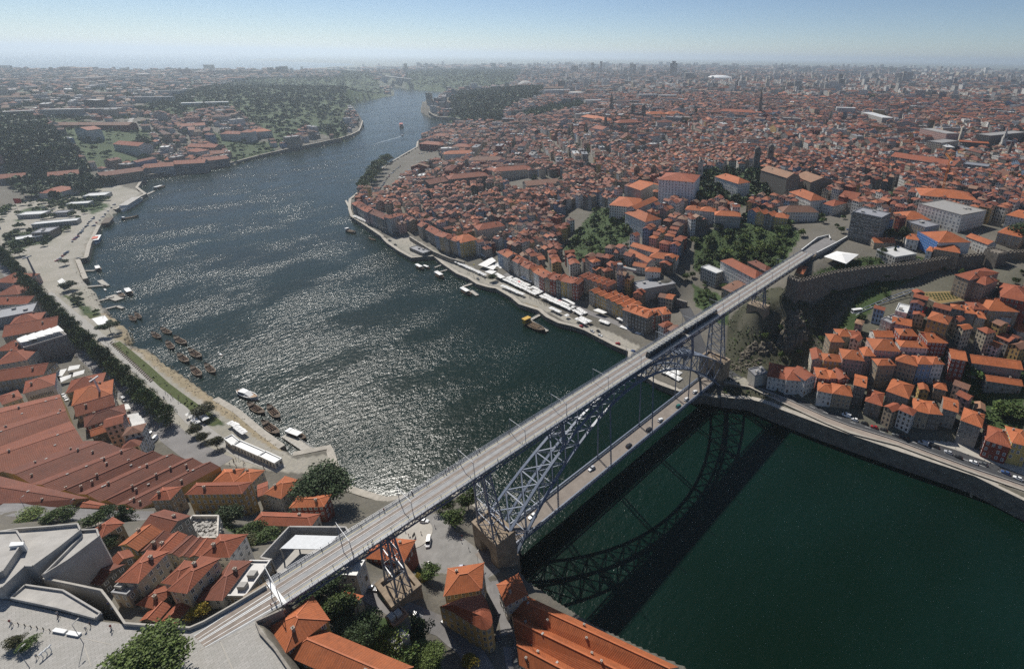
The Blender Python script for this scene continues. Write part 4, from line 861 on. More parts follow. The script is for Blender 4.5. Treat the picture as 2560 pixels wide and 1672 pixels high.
# --- tile 5 riverside quarter
B(5,(1985,196),(2130,266),(2150,236),7,'gab','w','O','white terrace house with an orange roof, lower left of the curved hillside group',lod=0)
B(5,(2140,228),(2325,252),(2326,216),7,'hip','w','O','white terrace house, right end of the curved hillside group')
B(5,(2010,152),(2190,202),(2206,177),7,'gab','w','O','white terrace house, topmost of the curved hillside group')
B(5,(2025,286),(2110,302),(2131,281),6,'gab','w','O','small white house, lowest left of the curved hillside group')
B(5,(2112,326),(2215,332),(2226,306),6,'hip','w','O','small white house, lowest of the curved hillside group')
def row(t, p, q, n, D, h, wcs, rcs, labels, kind='gab', grp=None, hv=.12, lod=0, cat='house'):
    "terraced houses whose front eaves run from p to q"
    for i in range(n):
        hh = h*(1+rnd.uniform(-hv, hv)); f0, f1 = i/n, (i+1)/n
        a = (p[0]+(q[0]-p[0])*f0, p[1]+(q[1]-p[1])*f0); b = (p[0]+(q[0]-p[0])*f1, p[1]+(q[1]-p[1])*f1)
        z = 12.
        for _ in range(14):
            pa, pb = P(t, *a, z), P(t, *b, z); m = (pa+pb)/2; z += .7*(max(Hs(m[0], m[1]), 2)+hh-z)
        u = (pb-pa)[:2]; L = np.hypot(*u); u /= L; v = np.array([-u[1], u[0]])
        if v@(m[:2]-CAM[:2]) < 0: v = -v
        ctr = m[:2]+v*D/2; g = z-hh
        lb = labels(i) if callable(labels) else labels
        building(ctr[0], ctr[1], math.atan2(u[1], u[0]) if np.cross(u, v) > 0 else math.atan2(-u[1], -u[0]), max(L-.04, 2.5), D, g, hh, kind if isinstance(kind, str) else rnd.choice(kind), rnd.choice(wcs), rnd.choice(rcs), None, lod, lb, cat, None, grp, min(g, Hs(*(ctr+v*D/2)))-1)
ORD = ['first', 'second', 'third', 'fourth', 'fifth', 'sixth', 'seventh', 'eighth', 'ninth', 'tenth', 'eleventh', 'twelfth', 'thirteenth', 'fourteenth']
row(5,(1722,462),(2000,592),7,15,13,['o','t'],['O'],lambda i: ORD[i]+' of seven joined ochre houses with striped orange roofs facing the quay',['gaby'],'joined ochre houses facing the quay',.02)
row(5,(1650,362),(1850,432),6,12,15,['o','t'],['R','O'],lambda i: ORD[i]+' of six orange-roofed houses standing behind the joined ochre houses',['gaby'],None,.04)
row(5,(1412,372),(1645,418),6,13,17,['y','t','s','r'],['R'],lambda i: ORD[i]+' of the tall narrow riverside houses with balconies above the white parasols',['gab','gaby'],None,.05)
row(5,(1088,192),(1410,372),9,12,15,['b','g','k','t','r','w'],['R','O'],lambda i: ORD[i]+' house of the long old riverside terrace that starts at the white tent square',['gab','gaby','hip'],None,.1)
row(5,(655,75),(838,132),6,12,17,['b','o','g','t'],['R'],lambda i: ORD[i]+' of six arcaded riverside houses ending at the bright orange corner house',['gab','gaby'],None,.06)
B(5,(838,130),(950,105),(930,60),17,'hip','y','O','bright orange corner house on the riverside square')
B(5,(960,42),(1140,12),(1110,-15),21,'hip','c','R','tall cream block with tall windows on the riverside square')
row(5,(535,5),(655,72),4,11,14,['g','t','s'],['R'],lambda i: ORD[i]+' of four dark riverside houses left of the arcaded houses','gab')
row(5,(1955,590),(2125,650),4,14,16,['s','r','g'],['O'],lambda i: ORD[i]+' of four dark balconied houses at the bridge end of the quay','hip')
row(5,(2130,640),(2290,618),3,12,13,['r','s'],['O'],lambda i: ORD[i]+' of three dark red houses beside the road tunnel','hip')
row(2,(80,1130),(160,1180),3,12,14,['s','g'],['R','D'],lambda i: ORD[i]+' house from the tip of the riverside point by the tree avenue','hip')
row(2,(160,1180),(345,1255),6,12,16,['s','g','p','t'],['D','R'],lambda i: ORD[i]+' of six dark old houses facing the water near the point','gab')
row(2,(345,1235),(435,1210),2,12,18,['w','k'],['R'],lambda i: ORD[i]+' of two white houses at the corner above the stepped quay','hip')
B(5,(2080,458),(2322,414),(2100,392),8,'flat','k','G','wide grey flat roof on top of the road tunnel mouth','hall',win=None)
# --- tile 2
B(2,(545,718),(695,728),(745,690),12,'hip','r','R','long brown-red customs shed at the river bend, nearest the open quay','warehouse',lod=1,per=4)
B(2,(635,664),(800,668),(880,612),14,'hip','r','R','large dark red customs house with several roofs behind the first shed','warehouse',lod=1,per=4)
B(2,(770,738),(895,742),(895,700),12,'hip','p','R','pink-walled orange-roofed building beside the customs sheds','house',lod=1)
B(2,(718,792),(935,785),(880,748),15,'hip','w','O','large white building with a broad orange hip roof near the customs sheds','house',per=3.2)
B(2,(755,965),(1030,938),(935,890),18,'hip','s','R','massive grey stone exchange palace with a small rooftop turret','palace',win='s',per=3.4)
B(2,(620,1000),(750,975),(690,925),16,'gab','s','D','dark stone church roof attached to the left of the exchange palace','church',win=None)
B(2,(888,835),(1135,832),(1065,806),17,'hip','w','B','long pale four-storey building with a brown roof behind the exchange palace','house',per=3)
B(2,(1062,912),(1330,893),(1270,872),15,'hip','c','R','long cream building with regular windows facing the stone market square','house',per=3)
B(2,(1012,890),(1062,912),(1090,895),15,'hip','w','R','white end block of the long cream building facing the market square','house',lod=1)
B(2,(1290,1010),(1520,990),(1400,938),9,'gab','g','B','iron market hall with grey skylights along its red roof','market hall',lod=1)
B(2,(1972,1196),(2112,1258),(2187,1222),15,'hip','w','O','white four-storey mansion with blue-grey frames in the hillside garden','house',per=3)
B(2,(1865,1142),(2040,1158),(2000,1062),9,'hip','w','O','wide orange-roofed convent wing left of the palace','convent',lod=1)
B(2,(2045,1172),(2200,1105),(2190,1075),9,'gab','w','O','long orange-roofed convent wing running up to the palace','convent',lod=1)
B(2,(1990,1010),(2080,1040),(2160,985),12,'gab','g','O','orange-roofed church nave behind two brown stone towers','church',win=None)
B(2,(1665,530),(1845,560),(1830,510),14,'hip','k','O','long orange-roofed monastery on the ridge behind the white church','monastery',lod=1)
B(2,(1740,610),(1815,622),(1838,588),15,'gab','w','R','white gabled church on the ridge','church',lod=1)
B(2,(1920,575),(2085,570),(2075,540),18,'hip','g','R','grey stone prison-like block with even windows on the ridge','house',lod=1)
B(2,(2130,515),(2260,512),(2240,488),16,'hip','y','O','bright yellow public building with an orange roof on the ridge','house',lod=1)
B(2,(2265,515),(2380,512),(2360,490),14,'hip','s','O','dark long building right of the bright yellow public building','house',lod=1)
B(2,(1420,350),(1640,345),(1620,325),22,'flat','w','W','long white hospital block on the far ridge','hospital',lod=1,per=4)
B(2,(1700,420),(1845,418),(1840,392),20,'flat','w','W','white gridded office block right of the far hospital','office block',lod=1)
B(2,(2070,380),(2200,378),(2195,358),24,'flat','k','W','long pale slab block on the far right ridge','office block',lod=1)
B(2,(2205,385),(2330,385),(2325,362),20,'flat','g','W','grey slab block next to the long pale slab','office block',lod=1)
# --- tile 3
B(3,(-147,965),(98,985),(240,935),25,'hip',(.82,.81,.79),'R','huge white bishop\u2019s palace with ornate grey window frames and a red roof','palace',per=3.6)
B(3,(242,945),(402,995),(405,960),15,'hip','w','O','white palace wing with an orange roof beside the dark trees','palace',per=3.4)
B(3,(755,1052),(905,1112),(965,1085),14,'hip','w','O','white mansion with several small orange roofs near the cathedral square','house')
B(3,(712,1190),(960,1192),(930,1160),10,'hip','w','B','long white house with a mottled roof above the cliff gardens','house')
row(3,(38,1172),(240,1190),2,13,13,['w'],['O'],lambda i: ORD[i]+' white house at the left end of the row on the cliff edge','hip')
row(3,(242,1212),(420,1222),1,13,13,['g'],['O'],lambda i: 'weathered grey house with a broad orange roof in the row on the cliff edge','hip')
row(3,(470,1180),(640,1220),3,11,14,['s','y','b'],['O'],lambda i: ORD[i]+' of three narrow coloured houses in the row on the cliff edge','gaby')
row(3,(642,1222),(745,1235),1,12,12,['y'],['O'],lambda i: 'cream-yellow house at the right end of the row on the cliff edge','hip')
B(3,(790,940),(905,985),(975,945),11,'gab','s','T','stone hall with a brown tiled roof beside the cathedral','chapter house',win=None)
B(3,(982,1130),(1060,1150),(1190,1135),10,'hip','w','R','white house with a long brown roof left of the grid-fronted office block','house')
B(3,(1100,1085),(1215,1105),(1240,1065),9,'gab','t','R','tan house with a low roof left of the grid-fronted office block','house',lod=1)
B(3,(1650,1135),(1950,1215),(2130,1185),16,'flat','w','C','large white building with an unfinished concrete roof','public building',per=3.4)
B(3,(1665,1075),(2055,1110),(2010,1055),14,'hip','w','O','long white building under a broad orange roof behind the unfinished one','public building',lod=1)
B(3,(1550,1240),(1735,1245),(1720,1200),10,'hip','w','O','orange-roofed white house above the blue scaffolding','house',lod=1)
B(3,(1570,1260),(1700,1300),(1760,1270),11,'flat','t','G','stone house with a dark roof court left of the blue scaffolding','house')
B(3,(1980,1360),(2130,1415),(2265,1435),9,'gab','w','O','long white house with one orange slope at the city wall','house')
B(3,(2260,1210),(2380,1235),(2420,1190),12,'hip','w','O','white mansion at the right edge above the city wall','house')
B(3,(2200,1330),(2360,1365),(2400,1310),9,'hip','t','O','tan house with an orange roof at the right edge inside the wall','house')
B(3,(1570,1375),(1652,1385),(1650,1345),8,'hip','w','O','small white house beside a dark conifer left of the blue scaffolding','house')
B(3,(1458,805),(1895,872),(1930,855),17,'gab','k','R','very long pale railway-hill building with a thin red roof','public building',lod=1,per=3.4)
B(3,(1662,612),(1845,650),(1845,590),22,'flat','p','C','big pink block rising above the roofs','office block',lod=1,per=3)
B(3,(268,492),(520,505),(500,468),17,'hip','w','R','long white hospital front with pillars left of the tall stone tower','hospital',lod=1,per=4)
B(3,(560,505),(668,500),(650,478),16,'hip','w','R','white hospital end wing right of the tall stone tower','hospital',lod=1,per=4)
B(3,(1810,715),(1930,700),(1900,650),24,'flat','c','C','pale ornate bank building with a corner tower','public building',lod=1,per=3)
B(3,(1935,705),(2140,720),(2130,680),20,'flat','s','O','dark stone avenue block right of the ornate bank building','public building',lod=1,per=3)
B(3,(2150,665),(2400,640),(2380,610),22,'flat','s','C','long dark stone avenue block at the right edge','public building',lod=1,per=3)
B(3,(1085,470),(1215,475),(1260,450),22,'flat','w','W','white stepped office block standing out among far roofs','office block',lod=1)
B(3,(1255,500),(1400,540),(1420,490),20,'flat','k','W','beige terraced apartment block right of the white stepped office','apartment block',lod=1)
B(3,(1960,860),(2130,880),(2140,840),18,'flat','g','G','grey stone station building with a rounded roof','public building',lod=1)
B(3,(2130,930),(2330,950),(2320,905),10,'gab','s','B','long brown-roofed railway hall','public building',lod=1)
# grid-fronted office block
e_, ctr_, ang_, L_, D_, b_ = B(3,(1195,1190),(1395,1232),(1475,1205),25,'flat','s','G','dark office block with a grid of slabs and panels over an open ground floor','office block',win=None)
for side, (ox, oy, ra, ln) in enumerate(((0, -D_/2, 0, L_), (-L_/2, 0, -math.pi/2, D_), (L_/2, 0, math.pi/2, D_))):
    g_ = MB(); n = max(3, round(ln/4)); Mx = Matrix.Translation((ox, oy, 0)) @ Matrix.Rotation(ra, 4, 'Z')
    for f in range(8): g_.box((-ln/2-.2, -.55, 3.0+f*2.85), (ln/2+.2, -.02, 3.35+f*2.85), 0, (.42, .41, .38), Mx)
    for i in range(n+1): g_.box((-ln/2+i*ln/n-.15, -.62, 0), (-ln/2+i*ln/n+.15, -.021, 25), 0, (.38, .37, .34), Mx)
    g_.obj('concrete_grid', M['stone_att'], e_)
    for f in range(7):
        for i in range(n):
            if rnd.random() < .75: MB().box((-ln/2+(i+.12)*ln/n, -.25, 4.2+f*2.85), (-ln/2+(i+rnd.choice((.55, .85)))*ln/n, -.05, 5.2+f*2.85), 0, (1, 1, 1), Mx).obj('panel', M['concrete'], e_)
# blue scaffolded house
e_, ctr_, ang_, L_, D_, b_ = B(3,(1660,1330),(1790,1400),(1955,1370),13,'hip','w','O','orange-roofed house wrapped in blue scaffold netting','house',win=None)
nb_ = MB(); nb_.box((-L_/2-1.2, -D_/2-1.2, 0), (L_/2+.4, -D_/2-1.1, 13.4)).box((-L_/2-1.2, -D_/2-1.1, 0), (-L_/2-1.1, D_/2+.4, 13.4))
nb_.obj('scaffold_net', plain('blue_net', (.05, .16, .42), False, .8, .3, .6), e_)
sf = MB()
for f in range(7): sf.box((-L_/2-1.32, -D_/2-1.34, f*2.1), (L_/2+.4, -D_/2-1.22, f*2.1+.14)); sf.box((-L_/2-1.34, -D_/2-1.2, f*2.1), (-L_/2-1.22, D_/2+.4, f*2.1+.14))
for i in range(int(L_/2.2)): sf.box((-L_/2+i*2.2, -D_/2-1.36, 0), (-L_/2+i*2.2+.1, -D_/2-1.24, 14.4))
sf.obj('scaffold', plain('scaffold', (.32, .42, .55), False, .5, .1), e_)
# towers and spires
def tower(t, x, y, h, w, spec, label, mat='stone', col=(.2, .175, .15), name='bell_tower', cat='tower', ang=.5):
    q = G(t, x, y); e = empty(name, (q[0], q[1], q[2]-1), ang, label, cat); z = 0
    b = MB()
    for f, ww in spec[:-1]: b.box((-w*ww/2, -w*ww/2, z), (w*ww/2, w*ww/2, h*f)); b.box((-w*ww/2-.25, -w*ww/2-.25, h*f), (w*ww/2+.25, w*ww/2+.25, h*f+.4)); z = h*f+.4
    b.obj('shaft', M[mat], e, col); wz = w*spec[-2][1]; top = MB(); kind = spec[-1]
    if kind == 'dome':
        for i in range(5):
            a0, a1 = math.pi/2*i/5, math.pi/2*(i+1)/5; top.tube([(0, 0, z+wz*.45*math.sin(a0)), (0, 0, z+wz*.45*math.sin(a1))], [wz*.48*math.cos(a0)+.05, wz*.48*math.cos(a1)+.05], 10)
        top.tube([(0, 0, z+wz*.45), (0, 0, z+wz*.9)], [.4, .15], 6)
    elif kind == 'spire': top.tube([(0, 0, z), (0, 0, z+h*.3)], [wz*.5, .12], 8)
    else:
        for i in range(6):
            for s in (-1, 1): top.box((-wz/2+i*wz/6, s*wz/2-.3, z), (-wz/2+i*wz/6+wz/12, s*wz/2+.3, z+1.)); top.box((s*wz/2-.3, -wz/2+i*wz/6, z), (s*wz/2+.3, -wz/2+i*wz/6+wz/12, z+1.))
    top.obj('top', M[mat], e, col)
    for s in range(2):
        ca = s*math.pi/2
        for f in (.45, .8):
            o = MB().box((-w*.14, -w*.52, h*f*.9), (w*.14, -w*.49, h*f*.9+w*.5)).obj('opening', M['dark'], e); o.rotation_euler = (0, 0, -ca)
    OCC.append((q[0], q[1], w)); return e
tower(3,545,548,66,9,[(.35,1),(.6,.9),(.8,.75),(.92,.5),'spire'],'tall dark granite baroque tower rising above the far roofs')
tower(3,520,930,36,8,[(.7,1),(.95,.92),'dome'],'left twin cathedral tower with a small dome')
tower(3,612,905,36,8,[(.7,1),(.95,.92),'dome'],'right twin cathedral tower with a small dome')
tower(2,2052,1010,26,7,[(.7,1),(.95,.9),'dome'],'left of two brown stone church towers behind the convent roofs',col=(.24,.17,.12))
tower(2,2165,1005,26,7,[(.7,1),(.95,.9),'dome'],'right of two brown stone church towers behind the convent roofs',col=(.24,.17,.12))
tower(2,635,925,26,6,[(.6,1),(.9,.9),'dome'],'dark stone church tower left of the exchange palace')
tower(2,885,935,30,5,[(.7,1),(.9,.85),'dome'],'turret on top of the exchange palace')
tower(2,1838,640,34,6,[(.6,1),(.9,.8),'dome'],'dark church tower beside the white church on the ridge')
tower(2,1880,520,50,8,[(.6,1),(.9,.8),'spire'],'slim dark spire behind the monastery on the ridge')
tower(2,2025,560,40,9,[(.6,1),(.9,.9),'dome'],'left domed church tower beside the yellow public building')
tower(2,2098,575,42,9,[(.6,1),(.9,.9),'dome'],'right domed church tower beside the yellow public building')
tower(3,2210,800,42,8,[(.5,1),(.75,.75),(.9,.5),'spire'],'white tapering town-hall tower near the right edge',col=(.5,.48,.44))
tower(3,1925,750,44,7,[(.6,1),(.85,.8),'dome'],'pale corner tower of the ornate bank building',col=(.5,.46,.38))
tower(3,2250,860,30,5,[(.6,1),(.9,.8),'spire'],'small dark church spire near the white town-hall tower')
tower(3,135,1000,42,6,[(.7,1),'dome'],'little round lantern on the roof of the bishop\u2019s palace',col=(.4,.38,.34))
B(3,(560,900),(740,955),(790,935),20,'gab','s','T','dark stone cathedral nave with stepped buttresses','cathedral',win=None)
cyl = G(2,1632,405); e_ = empty('water_tank', cyl, 0, 'wide white drum-shaped building below the far hospital', 'drum building'); MB().tube([(0, 0, -3), (0, 0, 21)], 26, 24).obj('wall', M['white'], e_); MB().tube([(0, 0, 21), (0, 0, 23)], [26.5, 20], 24).obj('roof', M['concrete'], e_)
dm = G(2,1285,335); e_ = empty('domed_hall', dm, 0, 'grey domed sports hall half hidden in the far park trees', 'domed hall')
dq = MB()
for i in range(6): a0, a1 = math.pi/2*i/6, math.pi/2*(i+1)/6; dq.tube([(0, 0, 38*math.sin(a0)), (0, 0, 38*math.sin(a1))], [46*math.cos(a0)+.1, 46*math.cos(a1)+.1], 24)
dq.obj('dome', M['concrete'], e_)
# ------------------------------------------------------------------ the rest of the city
NOB = PAVE + GREEN + SAND + EXCL + [pol(t, L, z) for t, z, L in [
 (5,6,[(1045,375),(1330,505),(1600,655),(1900,765),(2085,855),(2330,745),(2295,640),(2130,655),(1955,605),(1722,485),(1640,435),(1410,390),(1090,215),(1050,300)]),
 (6,15,[(-20,540),(150,480),(330,600),(480,950),(330,1080),(60,1000)]), (3,61,[(820,1150),(1000,1130),(1260,1290),(1200,1460),(900,1560),(800,1500)]), (6,20,[(580,480),(1250,440),(1700,430),(2060,560),(1400,720),(1000,760),(700,1020),(560,960)]),
 (6,58,[(900,260),(1300,130),(1720,130),(2130,130),(2380,180),(2380,420),(2000,440),(1650,440),(740,520)]), (6,25,[(1100,560),(1760,500),(1760,640),(1560,720),(1280,760)]),
 (6,52,[(1590,440),(1880,440),(2070,520),(1780,580)]), (2,24,[(1180,930),(1540,960),(1530,1050),(1180,1040)]), (2,5,[(340,870),(540,745),(680,745),(720,850),(600,900),(300,1080),(150,1060)]), (5,6,[(950,260),(1150,230),(1160,350),(1000,340)]),
 (1,30,[(320,600),(960,640),(1080,700),(1000,800),(600,830)]), (6,40,[(-20,280),(280,240),(620,330),(330,560),(140,560)]), (1,5,[(0,1000),(1010,960),(1010,1100),(600,1530),(0,1530)])]]
BX = np.array(BOXES)
def hits(x, y, r):
    bad = np.zeros(x.shape, bool)
    for cx, cy, ux, uy, a, b in BX:
        dx, dy = x-cx, y-cy; bad |= (np.abs(dx*ux+dy*uy) < a+r) & (np.abs(-dx*uy+dy*ux) < b+r)
    return bad
rng = np.random.default_rng(5)
def side_of(x, y): return pdist(x, y, sb, False) < pdist(x, y, nb, False)
def band(d0, d1, patch, wr, dr, hr, street, side_keep, only=None):
    "terraced rows in patches of one direction each; returns cx, cy, ang, L, D, h arrays"
    out = []
    nseed = int((d1*d1-d0*d0)*1.0/patch**2)+8
    a = YAW+rng.uniform(-.86, .86, nseed); d = np.sqrt(rng.uniform(d0*d0, d1*d1, nseed)); sx, sy = CAM[0]+d*np.cos(a), CAM[1]+d*np.sin(a); sa = rng.uniform(0, math.pi, nseed)
    hx, hy = 40.*np.sin(sx*.004)+sy*.0015, 0; sa = (.6+.9*np.sin(sx*.0021+1.3)*np.cos(sy*.0017)+rng.normal(0, .28, nseed)) + (rng.random(nseed) < .45)*math.pi/2
    for i in range(nseed):
        R_ = patch*.95; v = -R_; side = 0
        while v < R_:
            dep = rng.uniform(*dr); u = -R_+rng.uniform(0, 5)
            while u < R_:
                w = rng.uniform(*wr); out.append((i, u+w/2, v+dep/2, w, dep*rng.uniform(.8, 1.0), rng.uniform(*hr))); u += w+(.05 if rng.random() < .85 else rng.uniform(1, 6))
            side ^= 1; v += dep+(rng.uniform(.6, 3.) if side else rng.uniform(*street))
    o = np.array(out); i = o[:, 0].astype(int); c, s = np.cos(sa[i]), np.sin(sa[i]); x = sx[i]+o[:, 1]*c-o[:, 2]*s; y = sy[i]+o[:, 1]*s+o[:, 2]*c
    # nearest seed keeps the house
    keep = np.ones(len(x), bool)
    for k in range(0, len(x), 4000):
        dd = (x[k:k+4000, None]-sx)**2+(y[k:k+4000, None]-sy)**2; own = dd[np.arange(len(dd)), i[k:k+4000]]; dd[np.arange(len(dd)), i[k:k+4000]] = 1e18
        keep[k:k+4000] = np.sqrt(dd.min(1))-np.sqrt(own) > street[0]*.9
    r = np.hypot(x-CAM[0], y-CAM[1]); q = proj(np.stack([x, y, np.full(len(x), 40.)], -1)); keep &= (r > d0) & (r < d1) & (q[:, 0] > -90) & (q[:, 0] < 2650) & (q[:, 1] < 1700)
    x, y, an, L, D, h = [v[keep] for v in (x, y, sa[i], o[:, 3], o[:, 4], o[:, 5])]
    bad = inpoly(x, y, RIV) | hits(x, y, np.minimum(L, D)*.45) | (pdist(x, y, RIV) < 7+D*.5)
    for p in NOB: bad |= inpoly(x, y, p)
    for ox, oy in ((.5, .5), (.5, -.5), (-.5, .5), (-.5, -.5)):
        px, py = x+L*ox*np.cos(an)-D*oy*np.sin(an), y+L*ox*np.sin(an)+D*oy*np.cos(an); bad |= inpoly(px, py, RIV)
        if d0 < 900: bad |= hits(px, py, .3)
        if d0 < 900:
            for p in NOB: bad |= inpoly(px, py, p)
    z = Hn(x, y); bad |= (z < 2.5) | ((np.abs(y) < 12) & (x > -175) & (x < 236))
    if only is not None: bad |= ~inpoly(x, y, only)
    south = side_of(x, y); bad |= south & (rng.random(len(x)) > side_keep)
    k = ~bad; return x[k], y[k], an[k], L[k], D[k], h[k], z[k], south[k]
BANDS = [band(330, 900, 48, (5, 8), (8, 11), (10, 17), (3.5, 7), .6), band(900, 2000, 95, (7, 15), (8.5, 12), (10, 18), (5, 14), .62), band(2000, 5200, 260, (14, 34), (10, 16), (9, 21), (16, 50), .6), band(5200, 9000, 700, (26, 70), (16, 30), (10, 32), (60, 160), .12)]
WK = list('wwwwwcckkgggsstopbr'); RK = list('RRRROORRDDBT')
BANDS.append(band(285, 620, 20, (4.5, 7), (6.5, 9), (8, 12.5), (.6, 2.), 1, HILL))
ALL = []
for bi, bnd in enumerate(BANDS):
    bi %= 4
    for q in zip(*bnd):
        x, y, an, L_, D_, h_, z_, so = q; fl = bi >= 1 and rnd.random() < (.1, .16, .36, .6)[bi]
        if bi >= 2 and rnd.random() < .1: h_ *= rnd.uniform(1.4, 2.4); fl = True
        if so and bi >= 1: h_ *= .7
        if bnd is BANDS[4]: seen_ = [o_ for o_ in ALL if math.hypot(o_[1]-x, o_[2]-y) < 6.5]
        if bnd is BANDS[4] and seen_: continue
        if 1 <= bi and rnd.random() < .05: L_, D_, h_, fl = L_*rnd.uniform(1.8, 3), D_*1.25, rnd.uniform(15, 22), rnd.random() < .4
        ALL.append((math.hypot(x-CAM[0], y-CAM[1]), x, y, an, L_, D_, h_, z_, so, fl, rnd.choice(WK if bi < 2 else 'wwwkkkcgg'), rnd.choice((RK if bi < 2 else 'RRDBTTB') if not fl else 'GCGCW'), bi))
ALL.sort()
n_house = sum(1 for o in bpy.data.objects if o.get('category') == 'house')
LMK = [(t, x, y, s) for t, x, y, s in [
 (2,890,960,'the grey stone exchange palace'),(2,1190,870,'the long cream market building'),(2,1350,980,'the iron market hall'),(5,1050,20,'the tall cream riverside block'),(5,900,80,'the bright orange corner house'),(5,1000,290,'the white tent square'),
 (2,2080,1200,'the white garden mansion'),(2,2110,980,'the twin brown church towers'),(5,1500,350,'the balconied riverside houses'),(5,1850,480,'the joined ochre quay houses'),(5,2200,280,'the curved white hillside terrace'),(2,250,1200,'the dark houses at the river point'),
 (2,470,1100,'the river-point park'),(2,1020,1080,'the green square with a statue'),(2,1250,1220,'the white balconied block'),(2,1650,1120,'the pink corner house'),(3,-30,1100,'the bishop\u2019s palace'),(6,2100,450,'the stone block on the walled terrace'),(6,1600,860,'the long mid-slope roof'),(6,2000,800,'the ochre slope house'),
 (3,300,1200,'the cliff-edge row'),(3,1700,1380,'the blue scaffolding'),(3,1300,1300,'the grid-fronted office block'),(3,850,970,'the cathedral hall'),(4,100,650,'the stone hotel with sunshades'),(1,300,1050,'the cable-car landing'),(1,900,900,'the south-bank boathouses')]]
LMP = [(G(t, x, y), s) for t, x, y, s in LMK]
CN = dict(w='white', c='cream', k='pale grey', g='grey', s='dark stone', t='tan', o='ochre', p='pink', b='blue', r='red'); RN = dict(R='terracotta', O='bright orange', D='dark brown', B='brown', T='buff', G='flat grey', C='flat concrete', W='flat white')
NIND = max(0, 300-n_house); cnt = {}; pick = []
for q in ALL[:NIND]:
    p, s = min(LMP, key=lambda l: math.hypot(l[0][0]-q[1], l[0][1]-q[2])); pick.append((s, math.hypot(p[0]-q[1], p[1]-q[2]), q))
pick.sort(key=lambda a: (a[0], a[1])); BIGORD = ORD+['fifteenth', 'sixteenth', 'seventeenth', 'eighteenth', 'nineteenth', 'twentieth']
for s, dist, q in pick:
    d_, x, y, an, L_, D_, h_, z_, so, fl, wk, rk, bi = q; key = (s, wk, rk); i = cnt.get(key, 0); cnt[key] = i+1
    building(x, y, an, L_, D_, z_, h_, 'flat' if fl else rnd.choice(('gab', 'hip', 'gaby')), wk, rk, None, 1, f'{CN[wk]} house, {RN[rk]} roof, '+(f'{BIGORD[min(i, 19)]} nearest' if i else 'nearest')+f' to {s}', 'house', None, 'old town houses', z_-2)
mb = MB()
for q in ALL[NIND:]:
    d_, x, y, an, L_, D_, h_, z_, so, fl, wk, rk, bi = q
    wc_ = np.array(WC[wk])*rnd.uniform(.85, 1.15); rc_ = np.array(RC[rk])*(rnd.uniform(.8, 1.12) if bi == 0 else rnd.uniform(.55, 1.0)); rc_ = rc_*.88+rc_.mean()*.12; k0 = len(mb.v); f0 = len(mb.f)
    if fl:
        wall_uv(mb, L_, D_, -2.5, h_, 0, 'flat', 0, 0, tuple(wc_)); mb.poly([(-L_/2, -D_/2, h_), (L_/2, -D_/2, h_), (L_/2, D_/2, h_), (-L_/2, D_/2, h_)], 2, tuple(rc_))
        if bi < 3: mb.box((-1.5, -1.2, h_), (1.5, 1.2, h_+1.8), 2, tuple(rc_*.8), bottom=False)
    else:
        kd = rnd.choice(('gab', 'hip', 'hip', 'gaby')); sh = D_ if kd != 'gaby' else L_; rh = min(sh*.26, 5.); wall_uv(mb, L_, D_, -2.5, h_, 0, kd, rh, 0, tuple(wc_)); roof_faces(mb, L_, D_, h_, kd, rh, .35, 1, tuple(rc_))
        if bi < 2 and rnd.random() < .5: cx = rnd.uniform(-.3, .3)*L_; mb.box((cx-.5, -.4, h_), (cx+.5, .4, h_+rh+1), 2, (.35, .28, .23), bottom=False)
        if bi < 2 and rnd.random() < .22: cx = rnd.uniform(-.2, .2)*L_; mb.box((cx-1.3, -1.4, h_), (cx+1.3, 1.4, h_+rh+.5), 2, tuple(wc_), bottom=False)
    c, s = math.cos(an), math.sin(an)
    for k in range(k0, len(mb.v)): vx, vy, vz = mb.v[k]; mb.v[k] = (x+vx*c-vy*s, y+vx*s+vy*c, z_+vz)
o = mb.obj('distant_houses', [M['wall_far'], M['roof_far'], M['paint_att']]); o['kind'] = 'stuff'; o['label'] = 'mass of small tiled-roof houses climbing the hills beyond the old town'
print('houses', n_house, len(ALL), len(mb.f))
